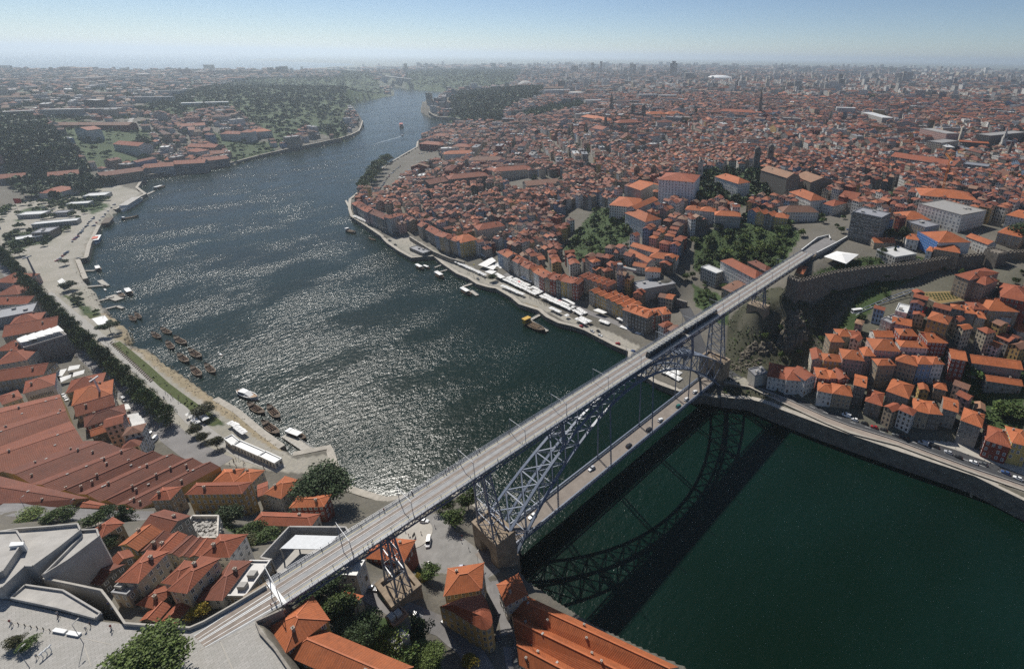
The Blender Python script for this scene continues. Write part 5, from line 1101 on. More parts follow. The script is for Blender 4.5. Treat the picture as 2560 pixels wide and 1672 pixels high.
# high-rise blocks on the skyline
for t, x, y, h, w, lb in [(2,1748,235,85,38,'slab tower block left of the slim rounded tower on the hazy skyline'),(2,1808,235,95,30,'slim rounded tower block on the hazy skyline'),(2,2025,250,80,45,'pale tower block in the middle of the hazy skyline'),(2,2100,245,70,50,'stepped tower block right of the pale one on the skyline'),
   (2,2305,265,95,60,'dark broad tower with a stepped top, tallest on the skyline'),(2,1970,245,55,45,'low pale block left of the pale tower block on the skyline'),(2,1625,235,60,90,'wide curved-top block at the left of the skyline towers'),(3,60,290,50,90,'dark wide block at the left of the right-hand skyline'),(3,170,280,45,70,'flat dark block beside the white stadium roof'),(3,1095,320,60,40,'grey slab block far right of the stone tower'),
   (3,1500,320,65,30,'left of three slender pale blocks on the far right skyline'),(3,1535,310,70,28,'middle of three slender pale blocks on the far right skyline'),(3,1580,300,60,34,'right of three slender pale blocks on the far right skyline'),(3,695,235,30,80,'low brown block far off in the haze'),(3,1330,280,45,60,'pale slab with orange top in the far right haze'),
   (1,1880,240,45,60,'left of two dark square blocks above the wooded south-bank ridge'),(1,1955,240,48,60,'right of two dark square blocks above the wooded south-bank ridge'),(1,1780,245,26,70,'low dark block left of the two square blocks on the ridge'),(1,1280,250,38,60,'tallest pink apartment block on the south-bank ridge'),(1,1400,255,30,110,'long pink apartment block on the south-bank ridge'),(1,1540,250,34,110,'long pale apartment block at the ridge end'),(1,620,300,24,100,'pink slab block on the left ridge'),(1,1000,280,30,90,'grey slab block on the middle ridge'),
   (2,165,190,40,50,'pale block on the hazy headland across the river mouth'),(2,985,220,35,45,'dark block above the far wooded bank'),(2,270,180,30,50,'low pale block on the hazy headland')]:
    g = G(t, x, y); building(g[0], g[1], rnd.uniform(0, 1.5), w, w*.55, g[2], h, 'flat', 'k' if 'pale' in lb else 'p' if 'pink' in lb else 'g', 'C', None, 1, lb, 'tower block', 'tower_block')
    if 'broad' in lb: building(g[0], g[1], .7, w*.7, w*.4, g[2]+h, 14, 'flat', 'g', 'C', None, 1, 'stepped crown of the tallest dark skyline tower', 'tower block', 'tower_block')
g = G(3, 270, 285); e_ = empty('stadium', g, 0, 'low white dome-like stadium roof in the haze', 'stadium'); MB().tube([(0, 0, -5), (0, 0, 22), (0, 0, 30), (0, 0, 34)], [70, 72, 55, 20], 24).obj('roof', M['white'], e_)
# south bank buildings one can tell apart
for t, a, b, c, h, k, wc, rc, lb, cat in [
 (1,(1195,862),(1415,850),(1408,815),12,'gab','g','R','stone boathouse with a bright terracotta roof, largest on the south waterfront','warehouse'),(1,(1420,848),(1585,828),(1580,808),10,'gab','g','R','stone boathouse right of the largest one on the south waterfront','warehouse'),(1,(985,905),(1205,888),(1185,868),9,'gab','w','R','long low waterfront shed with a red roof','warehouse'),
 (1,(700,945),(990,905),(965,872),13,'gab','t','D','large old brown waterfront warehouse','warehouse'),(1,(330,945),(545,925),(530,905),9,'gab','g','R','long red roof at the foot of the dark wood','warehouse'),(1,(-20,962),(170,948),(160,925),10,'gab','g','R','long red roof at the left edge below the wood','warehouse'),
 (1,(1290,770),(1365,775),(1360,750),14,'hip','w','R','white house with square windows above the boathouses','house'),(1,(1380,795),(1550,785),(1530,760),8,'gab','t','R','red-roofed terrace above the large boathouse','warehouse'),(1,(1290,740),(1485,745),(1440,702),10,'gab','t','R','wide terracotta hall roof on the lower south slope','warehouse'),
 (1,(1520,650),(1660,652),(1650,630),10,'hip','w','R','long white convent wall building on the south slope','convent'),(1,(1660,640),(1730,640),(1720,612),16,'hip','w','R','taller white middle part of the south-slope convent','convent'),(1,(1735,640),(1880,628),(1870,612),10,'hip','w','O','right wing of the white south-slope convent','convent'),
 (1,(780,720),(955,735),(930,700),10,'gab','w','R','white winery with zigzag gables among terraces','winery'),(1,(515,620),(605,625),(600,590),14,'gaby','w','R','white villa with tall gables on the left slope','villa'),(1,(250,590),(890,590),(880,545),8,'gab','r','B','very long brown-red factory roof on the left slope','factory'),
 (1,(270,485),(565,480),(540,455),16,'flat','k','C','long pale apartment slab on the left slope','apartment block'),(1,(590,480),(835,475),(825,470),18,'flat','k','C','pale apartment slab right of the longest one','apartment block'),(1,(20,500),(240,490),(230,470),15,'flat','p','C','pinkish apartment slab at the far left','apartment block'),
 (1,(800,400),(1190,395),(1180,350),14,'flat','k','G','long grey-roofed factory hall on the south plateau','factory'),(1,(1250,440),(1580,430),(1560,412),9,'flat','w','W','low white-roofed hall on the wooded plateau','hall'),(1,(570,415),(665,420),(650,405),26,'flat','s','C','dark apartment tower on the left slope','apartment block'),
 (1,(1230,600),(1420,590),(1400,570),8,'gab','w','R','white row with a red roof on the middle slope','house'),(1,(380,1060),(540,1020),(510,995),9,'hip','w','R','white gabled lodge beside the south quay car park','warehouse')]:
    B(t, a, b, c, h, k, wc, rc, lb, cat, lod=1)
# ------------------------------------------------------------------ walls, quays, roads
def resample(pts, step):
    out = [np.array(pts[0], float)]
    for a, b in zip(pts, pts[1:]):
        a, b = np.array(a, float), np.array(b, float); n = max(1, int(np.hypot(*(b-a)[:2])/step))
        out += [a+(b-a)*k/n for k in range(1, n+1)]
    return out
def strip_wall(name, pts, zs0, zs1, th, mat, label, cat='wall', cap=None, col=None, structure=False, rail=0):
    "a wall of thickness th along pts (offset to both sides)"
    n = len(pts); P2 = [np.array(p[:2], float) for p in pts]; nr = []
    for i in range(n):
        d = P2[min(i+1, n-1)]-P2[max(i-1, 0)]; d /= np.hypot(*d)+1e-9; nr.append(np.array([-d[1], d[0]]))
    a = [p+q*th/2 for p, q in zip(P2, nr)]; b = [p-q*th/2 for p, q in zip(P2, nr)]; m = MB()
    for i in range(n-1):
        j = i+1; L = math.dist(P2[i], P2[j])
        m.poly([(*a[j], zs0[j]), (*a[i], zs0[i]), (*a[i], zs1[i]), (*a[j], zs1[j])]); m.poly([(*b[i], zs0[i]), (*b[j], zs0[j]), (*b[j], zs1[j]), (*b[i], zs1[i])])
        m.poly([(*b[i], zs1[i]), (*b[j], zs1[j]), (*a[j], zs1[j]), (*a[i], zs1[i])], 1)
    for i, s in ((0, 1), (n-1, -1)):
        q = [(*a[i], zs0[i]), (*b[i], zs0[i]), (*b[i], zs1[i]), (*a[i], zs1[i])]; m.poly(q if s > 0 else q[::-1])
    o = m.obj(name, [mat, cap or mat], None, col)
    if structure: o['kind'] = 'structure'
    else: prop(o, label, cat)
    return o
M['quaycap'] = plain('quay_paving', (.40, .365, .31), False, .85, .25, .3)
M['quay'] = plain('quay_stone', (.20, .175, .14), False, .9, .5, .25)
def quay(pts, label, inland=3.0):
    pts = resample(pts, 6.); n = len(pts); z1 = []
    rp = np.array(RIV)
    off = []
    for i in range(n):
        d = pts[min(i+1, n-1)]-pts[max(i-1, 0)]; d /= np.hypot(*d)+1e-9; q = np.array([-d[1], d[0]])
        if not inpoly(*[np.array([v]) for v in pts[i]+q*2], RIV)[0]: q = -q
        off.append(pts[i]+q*.4); z1.append(max(Hs(*(pts[i]-q*4.5)), 2.5)+.06)
    z1 = [max(min(z1[max(i-1, 0):i+2]), 2.5) for i in range(n)]
    strip_wall('quay_wall', off, [-3.]*n, z1, 3.6, M['quay'], label, 'quay wall', M['quaycap'])
quay(nb[-9:], 'high dark stone embankment wall under the riverside road east of the bridge')
quay([nb[i] for i in range(26, len(nb)-8)], 'long low quay wall along the riverside terraces west of the bridge')
quay([nb[i] for i in range(11, 27)], 'quay wall round the tip of the old riverside point')
quay([sb[i] for i in range(17, 21)], 'rough stone landing at the foot of the big riverside tree')
quay([sb[i] for i in range(31, 37)], 'concrete quay wall of the cruise-boat landing')
quay([sb[i] for i in range(37, 50)], 'pale quay wall along the boathouses')
quay(sb[5:17], 'stone river wall below the warehouse and the masonry pier')
rw = [P(6,300,1100,11.3)[:2]] + [P(6,x,y,11.3)[:2] for x, y in ((480,1132),(700,1238),(1000,1378),(1180,1452))] + [P(9,x,y,11.3)[:2] for x, y in ((1500,6),(2000,190),(2380,322),(2900,520))]
rs = resample(rw, 8); strip_wall('embankment_wall', rs, [-3]*len(rs), [12.2]*len(rs), 1.0, M['quay'], 'tall dark retaining wall with a parapet between the road and the green river', 'wall', M['quaycap'])
for k in range(9):
    p = P(9, 1640+k*118, 70+k*43, 9); q = np.array(rs[-1])-np.array(rs[len(rs)//2]); a = math.atan2(q[1], q[0])
    bt = MB().box((-1.4, -.9, -3), (1.4, 1.2, 10)); o = bt.obj('buttress', M['quay']); o.location = (p[0], p[1], 0); o.rotation_euler = (0, 0, a); prop(o, 'dark stone buttress in the row along the embankment wall', 'buttress', 'buttresses of the embankment wall')
def ribbon(name, cl, w, mat, up=.07, step=4., nz=None, kind='structure', label=None, cat=None):
    "paved ribbon that follows the ground along a centre line"
    c = resample([p[:2] for p in cl], step); n = len(c); m = MB(); rows = []; ws = w if hasattr(w, '__len__') else [w]*n
    for i in range(n):
        d = c[min(i+1, n-1)]-c[max(i-1, 0)]; d /= np.hypot(*d)+1e-9; q = np.array([-d[1], d[0]]); row = [c[i]+q*w*f for f in (-.5, -.25, 0, .25, .5)]
        zz = [Hs(*p) for p in row]; zc = float(np.mean(zz)); rows.append([(*p, max(z, zc-.3)+up) for p, z in zip(row, zz)])
    for a, b in zip(rows, rows[1:]):
        for k in range(4): m.poly([a[k+1], a[k], b[k], b[k+1]][::-1] if False else [a[k], b[k], b[k+1], a[k+1]][::-1])
    o = m.obj(name, mat); o['kind'] = kind
    if label: o['label'] = label
    return o
def sheet(name, poly, z, mat, label=None):
    m = MB(); a = sum(poly[i][0]*poly[(i+1) % len(poly)][1]-poly[(i+1) % len(poly)][0]*poly[i][1] for i in range(len(poly)))
    m.poly([(p[0], p[1], z) for p in (poly if a > 0 else poly[::-1])]); o = m.obj(name, mat); o['kind'] = 'structure'; return o
M['road'] = plain('street_asphalt', (.21, .2, .195), False, .85, .2, .15); M['road_dark'] = plain('fresh_asphalt', (.055, .056, .06), False, .8, .2, .2); M['walk'] = plain('pale_pavement', (.42, .39, .34), False, .85, .15, .4)
M['rose'] = plain('pinkish_walkway', (.30, .25, .21), False, .85, .18, .3); M['square'] = plain('square_setts', (.25, .24, .225), False, .85, .25, .25); M['grass'] = plain('lawn', (.075, .092, .03), False, .95, .3, .4); M['granite'] = plain('granite_setts', (.34, .325, .30), False, .85, .14, .6)
RE = [(480,1132),(700,1238),(1000,1378),(1180,1452),(1500,1533),(2000,1718),(2380,1850),(2900,2048)]
RL = [(470,1110),(740,1214),(1000,1333),(1180,1400),(1500,1500),(2000,1685),(2380,1812),(2900,2005)]
RU = [(490,1085),(775,1188),(1000,1272),(1200,1345),(1500,1440),(1900,1560),(2380,1738),(2900,1935)]
RP = [(520,1062),(640,1148),(900,1222),(1200,1312),(1500,1402),(2020,1530),(2380,1655),(2900,1850)]
sheet('riverside_walkway', pol(6, RE+RL[::-1], 11.3), 11.33, M['rose']); sheet('riverside_road', pol(6, RL+RU[::-1], 11.3), 11.34, M['road_dark']); sheet('pavement', pol(6, RU+RP[::-1], 11.3), 11.44, M['walk'])
def mid(A, B_, f): return [(a[0]*(1-f)+b[0]*f, a[1]*(1-f)+b[1]*f) for a, b in zip(A, B_)]
ml = resample(pol(6, mid(RL, RU, .52), 11.3), 1.); mm = MB()
for i in range(0, len(ml)-4, 8):
    a, b = ml[i], ml[i+3]; d = (b-a)/np.hypot(*(b-a)); q = np.array([-d[1], d[0]])*.09; mm.poly([(*(a-q), 11.35), (*(b-q), 11.35), (*(b+q), 11.35), (*(a+q), 11.35)])
o = mm.obj('road_markings', M['white']); o['kind'] = 'structure'
el = resample(pol(6, mid(RL, RU, .03), 11.3), 6.); strip_wall('low_parapet', el, [11.3]*len(el), [12.]*len(el), .35, M['concrete'], 'low pale parapet between the walkway and the riverside road', 'wall')
sheet('roundabout_square', PADS[1][0], 11.22, M['square'])
ribbon('lane', [G(8,x,y) for x, y in ((975,870),(1060,960),(1115,1080),(1165,1220),(1195,1400),(1235,1640))], 6.5, M['road'])
ribbon('hill_street', [G(8,x,y) for x, y in ((180,1000),(300,1075),(430,1150),(560,1200),(720,1265),(880,1390),(1000,1600))], 7.5, M['road'])
ribbon('upper_street', [G(7,x,y) for x, y in ((-60,450),(150,465),(350,482),(700,503),(1040,508))], 8, M['road'])
ribbon('quay_road', [G(4,x,y) for x, y in ((0,80),(90,190),(230,350),(360,510),(560,690),(780,890),(960,1080),(1130,1250),(1330,1400),(1540,1500))], 11, M['road'])
ribbon('promenade', [G(4,x,y) for x, y in ((330,310),(480,440),(640,570),(800,700),(950,840),(1090,960),(1200,1060),(1320,1190),(1480,1310),(1700,1440),(1950,1530))], 5.5, M['granite'], .09)
ribbon('tunnel_road', [G(6,x,y) for x, y in ((30,585),(80,680),(105,780),(140,860),(210,930),(300,1010),(400,1075))], 9, M['road_dark'])
ribbon('quay_street', [G(5,x,y) for x, y in ((1140,345),(1300,425),(1500,520),(1700,605),(1900,680),(2080,760))], 5, M['road'])
ribbon('country_road', [G(1,x,y) for x, y in ((1210,412),(1330,395),(1430,365),(1450,325),(1440,310))], 16, M['granite'], .5, 20); ribbon('hill_road', [G(1,x,y) for x, y in ((440,405),(475,370),(510,338))], 22, M['granite'], .5, 20)
ribbon('far_lane', [G(1,x,y) for x, y in ((905,610),(900,560),(955,500),(940,465))], 9, M['granite'], .5, 15)
for t, L_ in ((4, [(430,318),(520,350),(590,455),(570,430)]), (4, [(590,455),(690,448),(700,462),(625,490)])): sheet('lawn', pol(t, L_, 5), 5.1, M['grass'])
ribbon('lawn_strip', [G(4,x,y) for x, y in ((800,655),(880,720),(1000,820),(1140,950),(1260,1040),(1400,1140),(1500,1215))], 5, M['grass'], .1)
sheet('pale_square', pol(4, [(635,490),(725,468),(760,510),(700,555)], 5), 5.12, M['white'])
gz = Hs(*G(2,1010,1085)[:2]); ribbon('park_lawn', [G(2,890,1105), G(2,1000,1075), G(2,1100,1060)], 20, M['grass'], .3)
# upper plaza: tracks run off the deck
A0, A1, B0, B1 = P(7,1845,972,62), P(7,1952,1106,62), P(7,1335,1315,62), P(7,1425,1405,62)
def q4(f0, f1): return [A0+(A1-A0)*f0, A0+(A1-A0)*f1, B0+(B1-B0)*f1, B0+(B1-B0)*f0]
sheet('plaza_paving', PADS[0][0], 62.02, M['setts']); sheet('plaza_track', q4(0, 1), 62.04, M['deck'])
for f0, f1 in ((.1, .42), (.55, .88)): sheet('track_bed', q4(f0, f1), 62.06, M['rail_tint'])
for f in (.07, .3, .46, .52, .74, .92): sheet('track_line', q4(f, f+.022), 62.08, M['white'])
sheet('joint_plate', [P(7,*p,62) for p in ((1842,955),(1870,940),(1985,1085),(1955,1112))], 62.1, M['white'])
for p, q in (((0,1205),(770,1380)),((985,1262),(1030,1320)),((570,1350),(630,1530)),((1380,1420),(1760,1250)),((1520,1350),(1610,1550)),((640,1540),(1010,1340))):
    a, b = P(7,*p,62)[:2], P(7,*q,62)[:2]; d = (b-a)/np.hypot(*(b-a)); n_ = np.array([-d[1], d[0]])*.09; sheet('paving_line', [a-n_, b-n_, b+n_, a+n_], 62.05, M['walk'])
pp = resample([P(7,x,y,63.2)[:2] for x, y in ((300,918),(500,958),(700,1000),(770,1090),(862,1228),(1080,1245),(1310,1258),(1410,1215),(1620,1095),(1838,966))], 4)
strip_wall('parapet_wall', pp, [43]*len(pp), [63.2]*len(pp), .5, M['concrete'], 'long pale parapet and retaining wall that edges the plaza above the hollow', 'wall', M['walk'])
pp = resample([P(7,x,y,63)[:2] for x, y in ((1955,1130),(1765,1215),(1800,1290),(1900,1400),(2010,1560),(2040,1640))], 4); strip_wall('stone_parapet', pp, [50]*len(pp), [62.9]*len(pp), .6, M['stone'], 'dark stone parapet beside the orange-roofed house below the plaza', 'wall', None, (.3, .27, .23))
# concrete cable-car station
st = empty('cable_car_station', (*P(7,250,800,62)[:2], 62), 0, 'bare concrete cable-car station with folded terraces at the left edge of the plaza', 'station'); so = Vector(st.location)
def slab(name, pts, zt, zb, mat='concrete', t=7, rim=0):
    ps = [P(t,x,y,zt)[:2]-np.array(so[:2]) for x, y in pts]; m = MB().prism(ps, zb-62, zt-62); o = m.obj(name, M[mat], st)
    if rim:
        c = ps+[ps[0]]; r = MB()
        for a, b in zip(c, c[1:]): r.bar((*a, zt-62+rim/2), (*b, zt-62+rim/2), .4, rim)
        r.obj('rim_wall', M[mat], o)
    mark([p+np.array(so[:2]) for p in ps]); return o
slab('upper_roof', [(-80,625),(130,592),(330,578),(545,558),(562,600),(420,715),(235,850),(180,850),(20,1000),(-80,1000)], 66, 50, rim=1.1)
slab('side_terrace', [(300,912),(570,640),(560,600),(675,592),(690,640),(480,800)], 64.5, 44, rim=.9)
slab('entrance_roof', [(-80,700),(-80,610),(120,600),(165,670),(20,880),(-80,900)], 68, 62, rim=.6)
slab('ramp_block', [(75,1062),(180,975),(440,1012),(700,1168),(668,1203),(400,1130)], 62.9, 60, rim=.7)
slab('skylight_box', [(60,700),(75,670),(165,668),(160,690)], 69, 66, 'white')
# courtyard with corrugated roof by the deck
cy_ = empty('courtyard_building', (*P(7,2080,700,50)[:2], 46), 0, 'concrete courtyard with a pale corrugated shed roof right beside the tram deck', 'building'); co_ = Vector(cy_.location)
for i, (a, b) in enumerate((((1800,775),(2000,562)),((2000,562),(2390,565)),((2390,565),(2440,640)),((1800,775),(1880,790)))):
    p, q = P(7,*a,53)[:2]-np.array(co_[:2]), P(7,*b,53)[:2]-np.array(co_[:2]); MB().bar((*p, 1), (*q, 1), .5, 12).obj('court_wall', M['concrete'], cy_)
ps = [P(7,x,y,52)[:2]-np.array(co_[:2]) for x, y in ((1940,716),(2245,722),(2335,630),(2045,622))]; m = MB().prism(ps, 5.8, 6.1); m.obj('shed_roof', plain('corrugated_sheet', (.50, .52, .54), False, .5, .15, 1.), cy_)
for p in ps: MB().box((p[0]-.2, p[1]-.2, -2), (p[0]+.2, p[1]+.2, 5.8)).obj('post', M['concrete'], cy_)
ps = [P(7,x,y,47)[:2]-np.array(co_[:2]) for x, y in ((1800,785),(2010,575),(2400,575),(2450,660),(2000,900),(1880,870))]; MB().prism(ps, -6, 1).obj('court_floor', M['concrete'], cy_)
# roofless ruin
ru = empty('ruin', G(7,1400,600), 0, 'roofless white-walled ruin filled with grey rubble', 'ruin'); ro_ = np.array(ru.location)
rp_ = [P(7,x,y,ro_[2]+3)[:2]-ro_[:2] for x, y in ((1245,645),(1330,492),(1512,492),(1505,640))]
for a, b in zip(rp_, rp_[1:]+rp_[:1]): MB().bar((*a, 1.), (*b, 1.), .6, 5).obj('wall', M['stone'], ru, (.6, .56, .5))
rb = MB()
for _ in range(420):
    f, g = rnd.random(), rnd.random(); p = (rp_[0]*(1-f)+rp_[3]*f)*(1-g)+(rp_[1]*(1-f)+rp_[2]*f)*g; s = rnd.uniform(.25, .8); rb.box((p[0]-s, p[1]-s*.6, .2), (p[0]+s, p[1]+s*.6, .8+rnd.random()*1.2), 0, (1, 1, 1), Matrix.Translation((p[0], p[1], 0)) @ Matrix.Rotation(rnd.uniform(0, 3), 4, 'Z') @ Matrix.Translation((-p[0], -p[1], 0)))
o = rb.obj('rubble', M['stone'], ru, (.42, .4, .37)); o['kind'] = 'stuff'
# city wall
def citywall(pts, label, th=2.6):
    c = resample(pts, 1.5); n = len(c); e = empty('city_wall', (*c[0][:2], Hs(*c[0][:2])), 0, label, 'wall'); o0 = np.array(e.location)
    m = MB(); nr = []
    for i in range(n): d = (c[min(i+1, n-1)]-c[max(i-1, 0)])[:2]; d /= np.hypot(*d)+1e-9; nr.append(np.array([-d[1], d[0]]))
    for i in range(n-1):
        a0, a1, b0, b1 = c[i][:2]+nr[i]*th/2, c[i+1][:2]+nr[i+1]*th/2, c[i][:2]-nr[i]*th/2, c[i+1][:2]-nr[i+1]*th/2; z0, z1 = c[i][2]-1.2, c[i+1][2]-1.2
        l0, l1 = min(Hs(*a0), Hs(*b0))-2, min(Hs(*a1), Hs(*b1))-2
        V = lambda p, z: (p[0]-o0[0], p[1]-o0[1], z-o0[2])
        m.poly([V(a1, l1), V(a0, l0), V(a0, z0), V(a1, z1)]); m.poly([V(b0, l0), V(b1, l1), V(b1, z1), V(b0, z0)]); m.poly([V(b0, z0), V(b1, z1), V(a1, z1), V(a0, z0)])
        if i % 2 == 0:
            for w in ((a0, a1), (b0, b1)):
                k = 1 if w[0] is a0 else -1; q0, q1 = w[0]-nr[i]*k*.6, w[1]-nr[i+1]*k*.6; m.prism([V(w[0], 0)[:2], V(w[1], 0)[:2], V(q1, 0)[:2], V(q0, 0)[:2]], z0-o0[2]-.1, z0-o0[2]+1.3)
    for p, nn in ((c[0], nr[0]), (c[-1], nr[-1])):
        a, b = p[:2]+nn*th/2, p[:2]-nn*th/2; m.poly([V(a, Hs(*a)-2), V(b, Hs(*b)-2), V(b, p[2]-1.2), V(a, p[2]-1.2)])
    m.obj('rampart', M['cwall'], e); return e
M['cwall'] = plain('old_wall_stone', (.20, .175, .145), False, .95, .45, .4)
wp = [np.append(P(6,x,y,z)[:2], z) for x, y, z in ((815,388,61),(1060,325,62.5),(1300,290,64),(1560,268,65.5),(1850,225,67.5),(2110,198,69.5))]
citywall(wp, 'long battlemented medieval wall climbing from the bridge end along the cliff'); citywall([np.append(P(6,x,y,z)[:2], z) for x, y, z in ((2260,188,71),(2330,182,71.5),(2480,178,72))], 'continuation of the battlemented wall behind dark trees at the right edge')
def walltower(pts, z, label):
    ps = [P(6,x,y,z)[:2] for x, y in pts]; m_ = sum(ps)/4; e = empty('wall_tower', (*m_, Hs(*m_)), 0, label, 'tower'); g = e.location[2]; ps = [p-m_ for p in ps]; lo = min(Hs(*(p+m_)) for p in ps)-3-g
    MB().prism(ps, lo, z-g-1.2).obj('shaft', M['cwall'], e); t_ = MB()
    for a, b in zip(ps, ps[1:]+ps[:1]):
        L_ = math.dist(a, b); n = max(2, int(L_/2.4))
        for k in range(n): p, q = a+(b-a)*(k/n), a+(b-a)*((k+.55)/n); t_.bar((*p*.95, z-g-.5), (*q*.95, z-g-.5), .6, 1.5)
    t_.obj('battlements', M['cwall'], e); mark([p+m_ for p in ps])
walltower([(745,362),(825,392),(838,378),(760,350)], 62.5, 'square wall tower standing over the cliff beside the tram deck'); walltower([(2108,172),(2205,205),(2275,192),(2170,158)], 72, 'big square wall tower where the long orange-roofed stone house ends')
# walled terrace field
tf = [P(6,x,y,53)[:2] for x, y in ((1610,468),(1865,462),(2045,518),(1792,552))]; lo = min(Hs(*p) for p in tf)-3; te = empty('terrace_field', (*sum(tf)/4, 52), 0, 'stone-walled terrace with a dry brown field below the stone block', 'terrace'); tc = sum(tf)/4
MB().prism([p-tc for p in tf], lo-52, .8).obj('wall', M['stone'], te, (.33, .28, .21)); MB().prism([(p-tc)*.93 for p in tf], .5, .95).obj('field', plain('dry_field', (.24, .17, .07), False, .95, .4, .4), te)
cr = MB()
for i in range(9):
    for j in range(4): f, g = .15+i*.09, .25+j*.17; p = ((tf[0]-tc)*(1-f)+(tf[1]-tc)*f)*(1-g)+((tf[3]-tc)*(1-f)+(tf[2]-tc)*f)*g; p = p*.9; cr.box((p[0]-.8, p[1]-.5, .9), (p[0]+.8, p[1]+.5, 1.4))
cr.obj('crop_row', plain('crop', (.06, .08, .02), False, .95, .3, 1.), te)
# tunnel wall with mural
tw = [P(5,x,y,z)[:2] for x, y, z in ((2060,470,18),(2200,500,17),(2400,560,17))]; tws = resample(tw, 4); o = strip_wall('tunnel_front', tws, [8]*len(tws), [20]*len(tws), 2, M['stone'], 'stone wall of the road tunnel with a round pink mural', 'wall', None, (.25, .22, .19))
d_ = np.array(tw[2])-tw[1]; an = math.atan2(d_[1], d_[0]); nn = np.array([d_[1], -d_[0]])/np.hypot(*d_)
if nn@(CAM[:2]-tw[1]) < 0: nn = -nn
def disc(p, z, r, mat, n=20, arch=False):
    m = MB(); u = d_/np.hypot(*d_); pts = [(p[0]+u[0]*r*math.cos(a)+nn[0]*1.06, p[1]+u[1]*r*math.cos(a)+nn[1]*1.06, z+(r*math.sin(a))) for a in [2*math.pi*k/n for k in range(n)]]
    if arch: pts = [(p[0]+u[0]*x+nn[0]*1.05, p[1]+u[1]*x+nn[1]*1.05, zz) for x, zz in [(-r, z-5), (r, z-5)]+[(r*math.cos(a), z+r*math.sin(a)) for a in [math.pi*k/10 for k in range(11)]]]
    if not arch: pass
    m.poly(pts); m.poly([(x+nn[0]*.03, y+nn[1]*.03, z_) for x, y, z_ in pts][::-1]); return m
a_ = P(5,2235,480,15.5); disc(a_[:2], 15.5, 2.4, None).obj('mural', plain('mural_paint', (.55, .27, .22), False, .8, .4, .8), o)
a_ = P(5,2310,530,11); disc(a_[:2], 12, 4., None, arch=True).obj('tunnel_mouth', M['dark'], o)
# upper quay retaining wall on the north bank
for L_, z, lb in (([(480,85),(560,135),(650,190),(760,235),(860,262)], 9, 'retaining wall with stairs below the arcaded riverside houses'), ([(1240,330),(1420,425),(1600,510),(1740,575),(1900,645),(2100,770)], 7.2, 'long old arcaded wall between the parasol quay and the upper street')):
    c = resample(pol(5, L_, z), 5); strip_wall('retaining_wall', c, [3]*len(c), [z]*len(c), 1.2, M['stone'], lb, 'wall', M['quaycap'], (.24, .21, .17))
# funicular
fp = [np.append(P(6,x,y,z)[:2], z) for x, y, z in ((1620,455,52),(1440,520,47),(1240,605,39),(1020,745,25),(930,815,17))]; fe = empty('funicular_track', tuple(fp[0]), 0, 'steel funicular track on a viaduct curving down the shaded cliff', 'funicular track'); f0 = fp[0]
c = resample(fp, 4); m = MB(); sl_ = MB()
for a, b in zip(c, c[1:]):
    d = (b-a)[:2]; d /= np.hypot(*d); q = np.array([-d[1], d[0], 0])
    for s in (-1.6, 1.6): m.bar(a+q*s-f0, b+q*s-f0, .35, .6)
    sl_.bar(a+q*1.4-f0, a-q*1.4-f0, .3, .25)
    mm_ = (a+b)/2
m.obj('rail_beam', M['steel'], fe); sl_.obj('sleeper_row', M['concrete'], fe)
for k in range(2, len(c), 5): a = c[k]; z0 = Hs(*a[:2])-1; (MB().box((a[0]-f0[0]-.5, a[1]-f0[1]-.5, z0-f0[2]), (a[0]-f0[0]+.5, a[1]-f0[1]+.5, a[2]-f0[2]-.2)).obj('pillar', M['concrete'], fe) if z0 < a[2]-.5 else None)
fc = P(6,1220,615,39.5); d = (fp[3]-fp[2])[:2]; fe2 = empty('funicular_car', fc, math.atan2(d[1], d[0]), 'small white glazed funicular car on the cliff track', 'funicular car'); MB().box((-4, -1.3, .4), (4, 1.3, 3.4)).obj('body', M['white'], fe2); MB().box((-4.03, -1.1, 1.4), (4.03, 1.1, 2.9)).box((-3.4, -1.33, 1.4), (3.4, 1.33, 2.9)).obj('windows_band', M['glass'], fe2)
# station tunnel approach walls at the deck's north end
for L_, lb in (([(840,180),(950,95),(1030,75),(1040,100)], 'white-edged left wall of the tram tunnel ramp'), ([(945,200),(1080,130),(1160,85)], 'white-edged right wall of the tram tunnel ramp')):
    c = resample(pol(6, L_, 63), 5); strip_wall('ramp_wall', c, [55]*len(c), [63.4]*len(c), .7, M['concrete'], lb, 'wall', M['white'])
sheet('ramp_track', pol(6, [(845,187),(928,214),(1090,125),(1010,92)], 61.6), 61.7, M['road'])
# lattice lift tower and footbridge
lt = G(5,1935,490); e = empty('lift_tower', lt, .4, 'slim steel lift tower with a round footbridge to the hillside', 'lift tower'); m = MB(); Ht = 30
for a in (-1.8, 1.8):
    for b in (-1.8, 1.8): m.bar((a, b, -2), (a, b, Ht), .3)
for k in range(10):
    z0, z1 = k*3., k*3.+3
    for (a, b), (c_, d_) in (((-1.8,-1.8),(1.8,-1.8)),((1.8,-1.8),(1.8,1.8)),((1.8,1.8),(-1.8,1.8)),((-1.8,1.8),(-1.8,-1.8))): m.bar((a,b,z0),(c_,d_,z1),.16); m.bar((a,b,z1),(c_,d_,z1),.2)
m.obj('frame', M['steel'], e); MB().tube([(0,0,Ht-5),(0,0,Ht)], 2.5, 14).obj('cabin', M['concrete'], e)
lb_ = P(5,2050,325,lt[2]+Ht-3)-lt; MB().tube([(0,0,Ht-3), (lb_[0]*math.cos(.4)+lb_[1]*math.sin(.4), -lb_[0]*math.sin(.4)+lb_[1]*math.cos(.4), Ht-3)], 1.5, 12).obj('footbridge', M['concrete'], e)
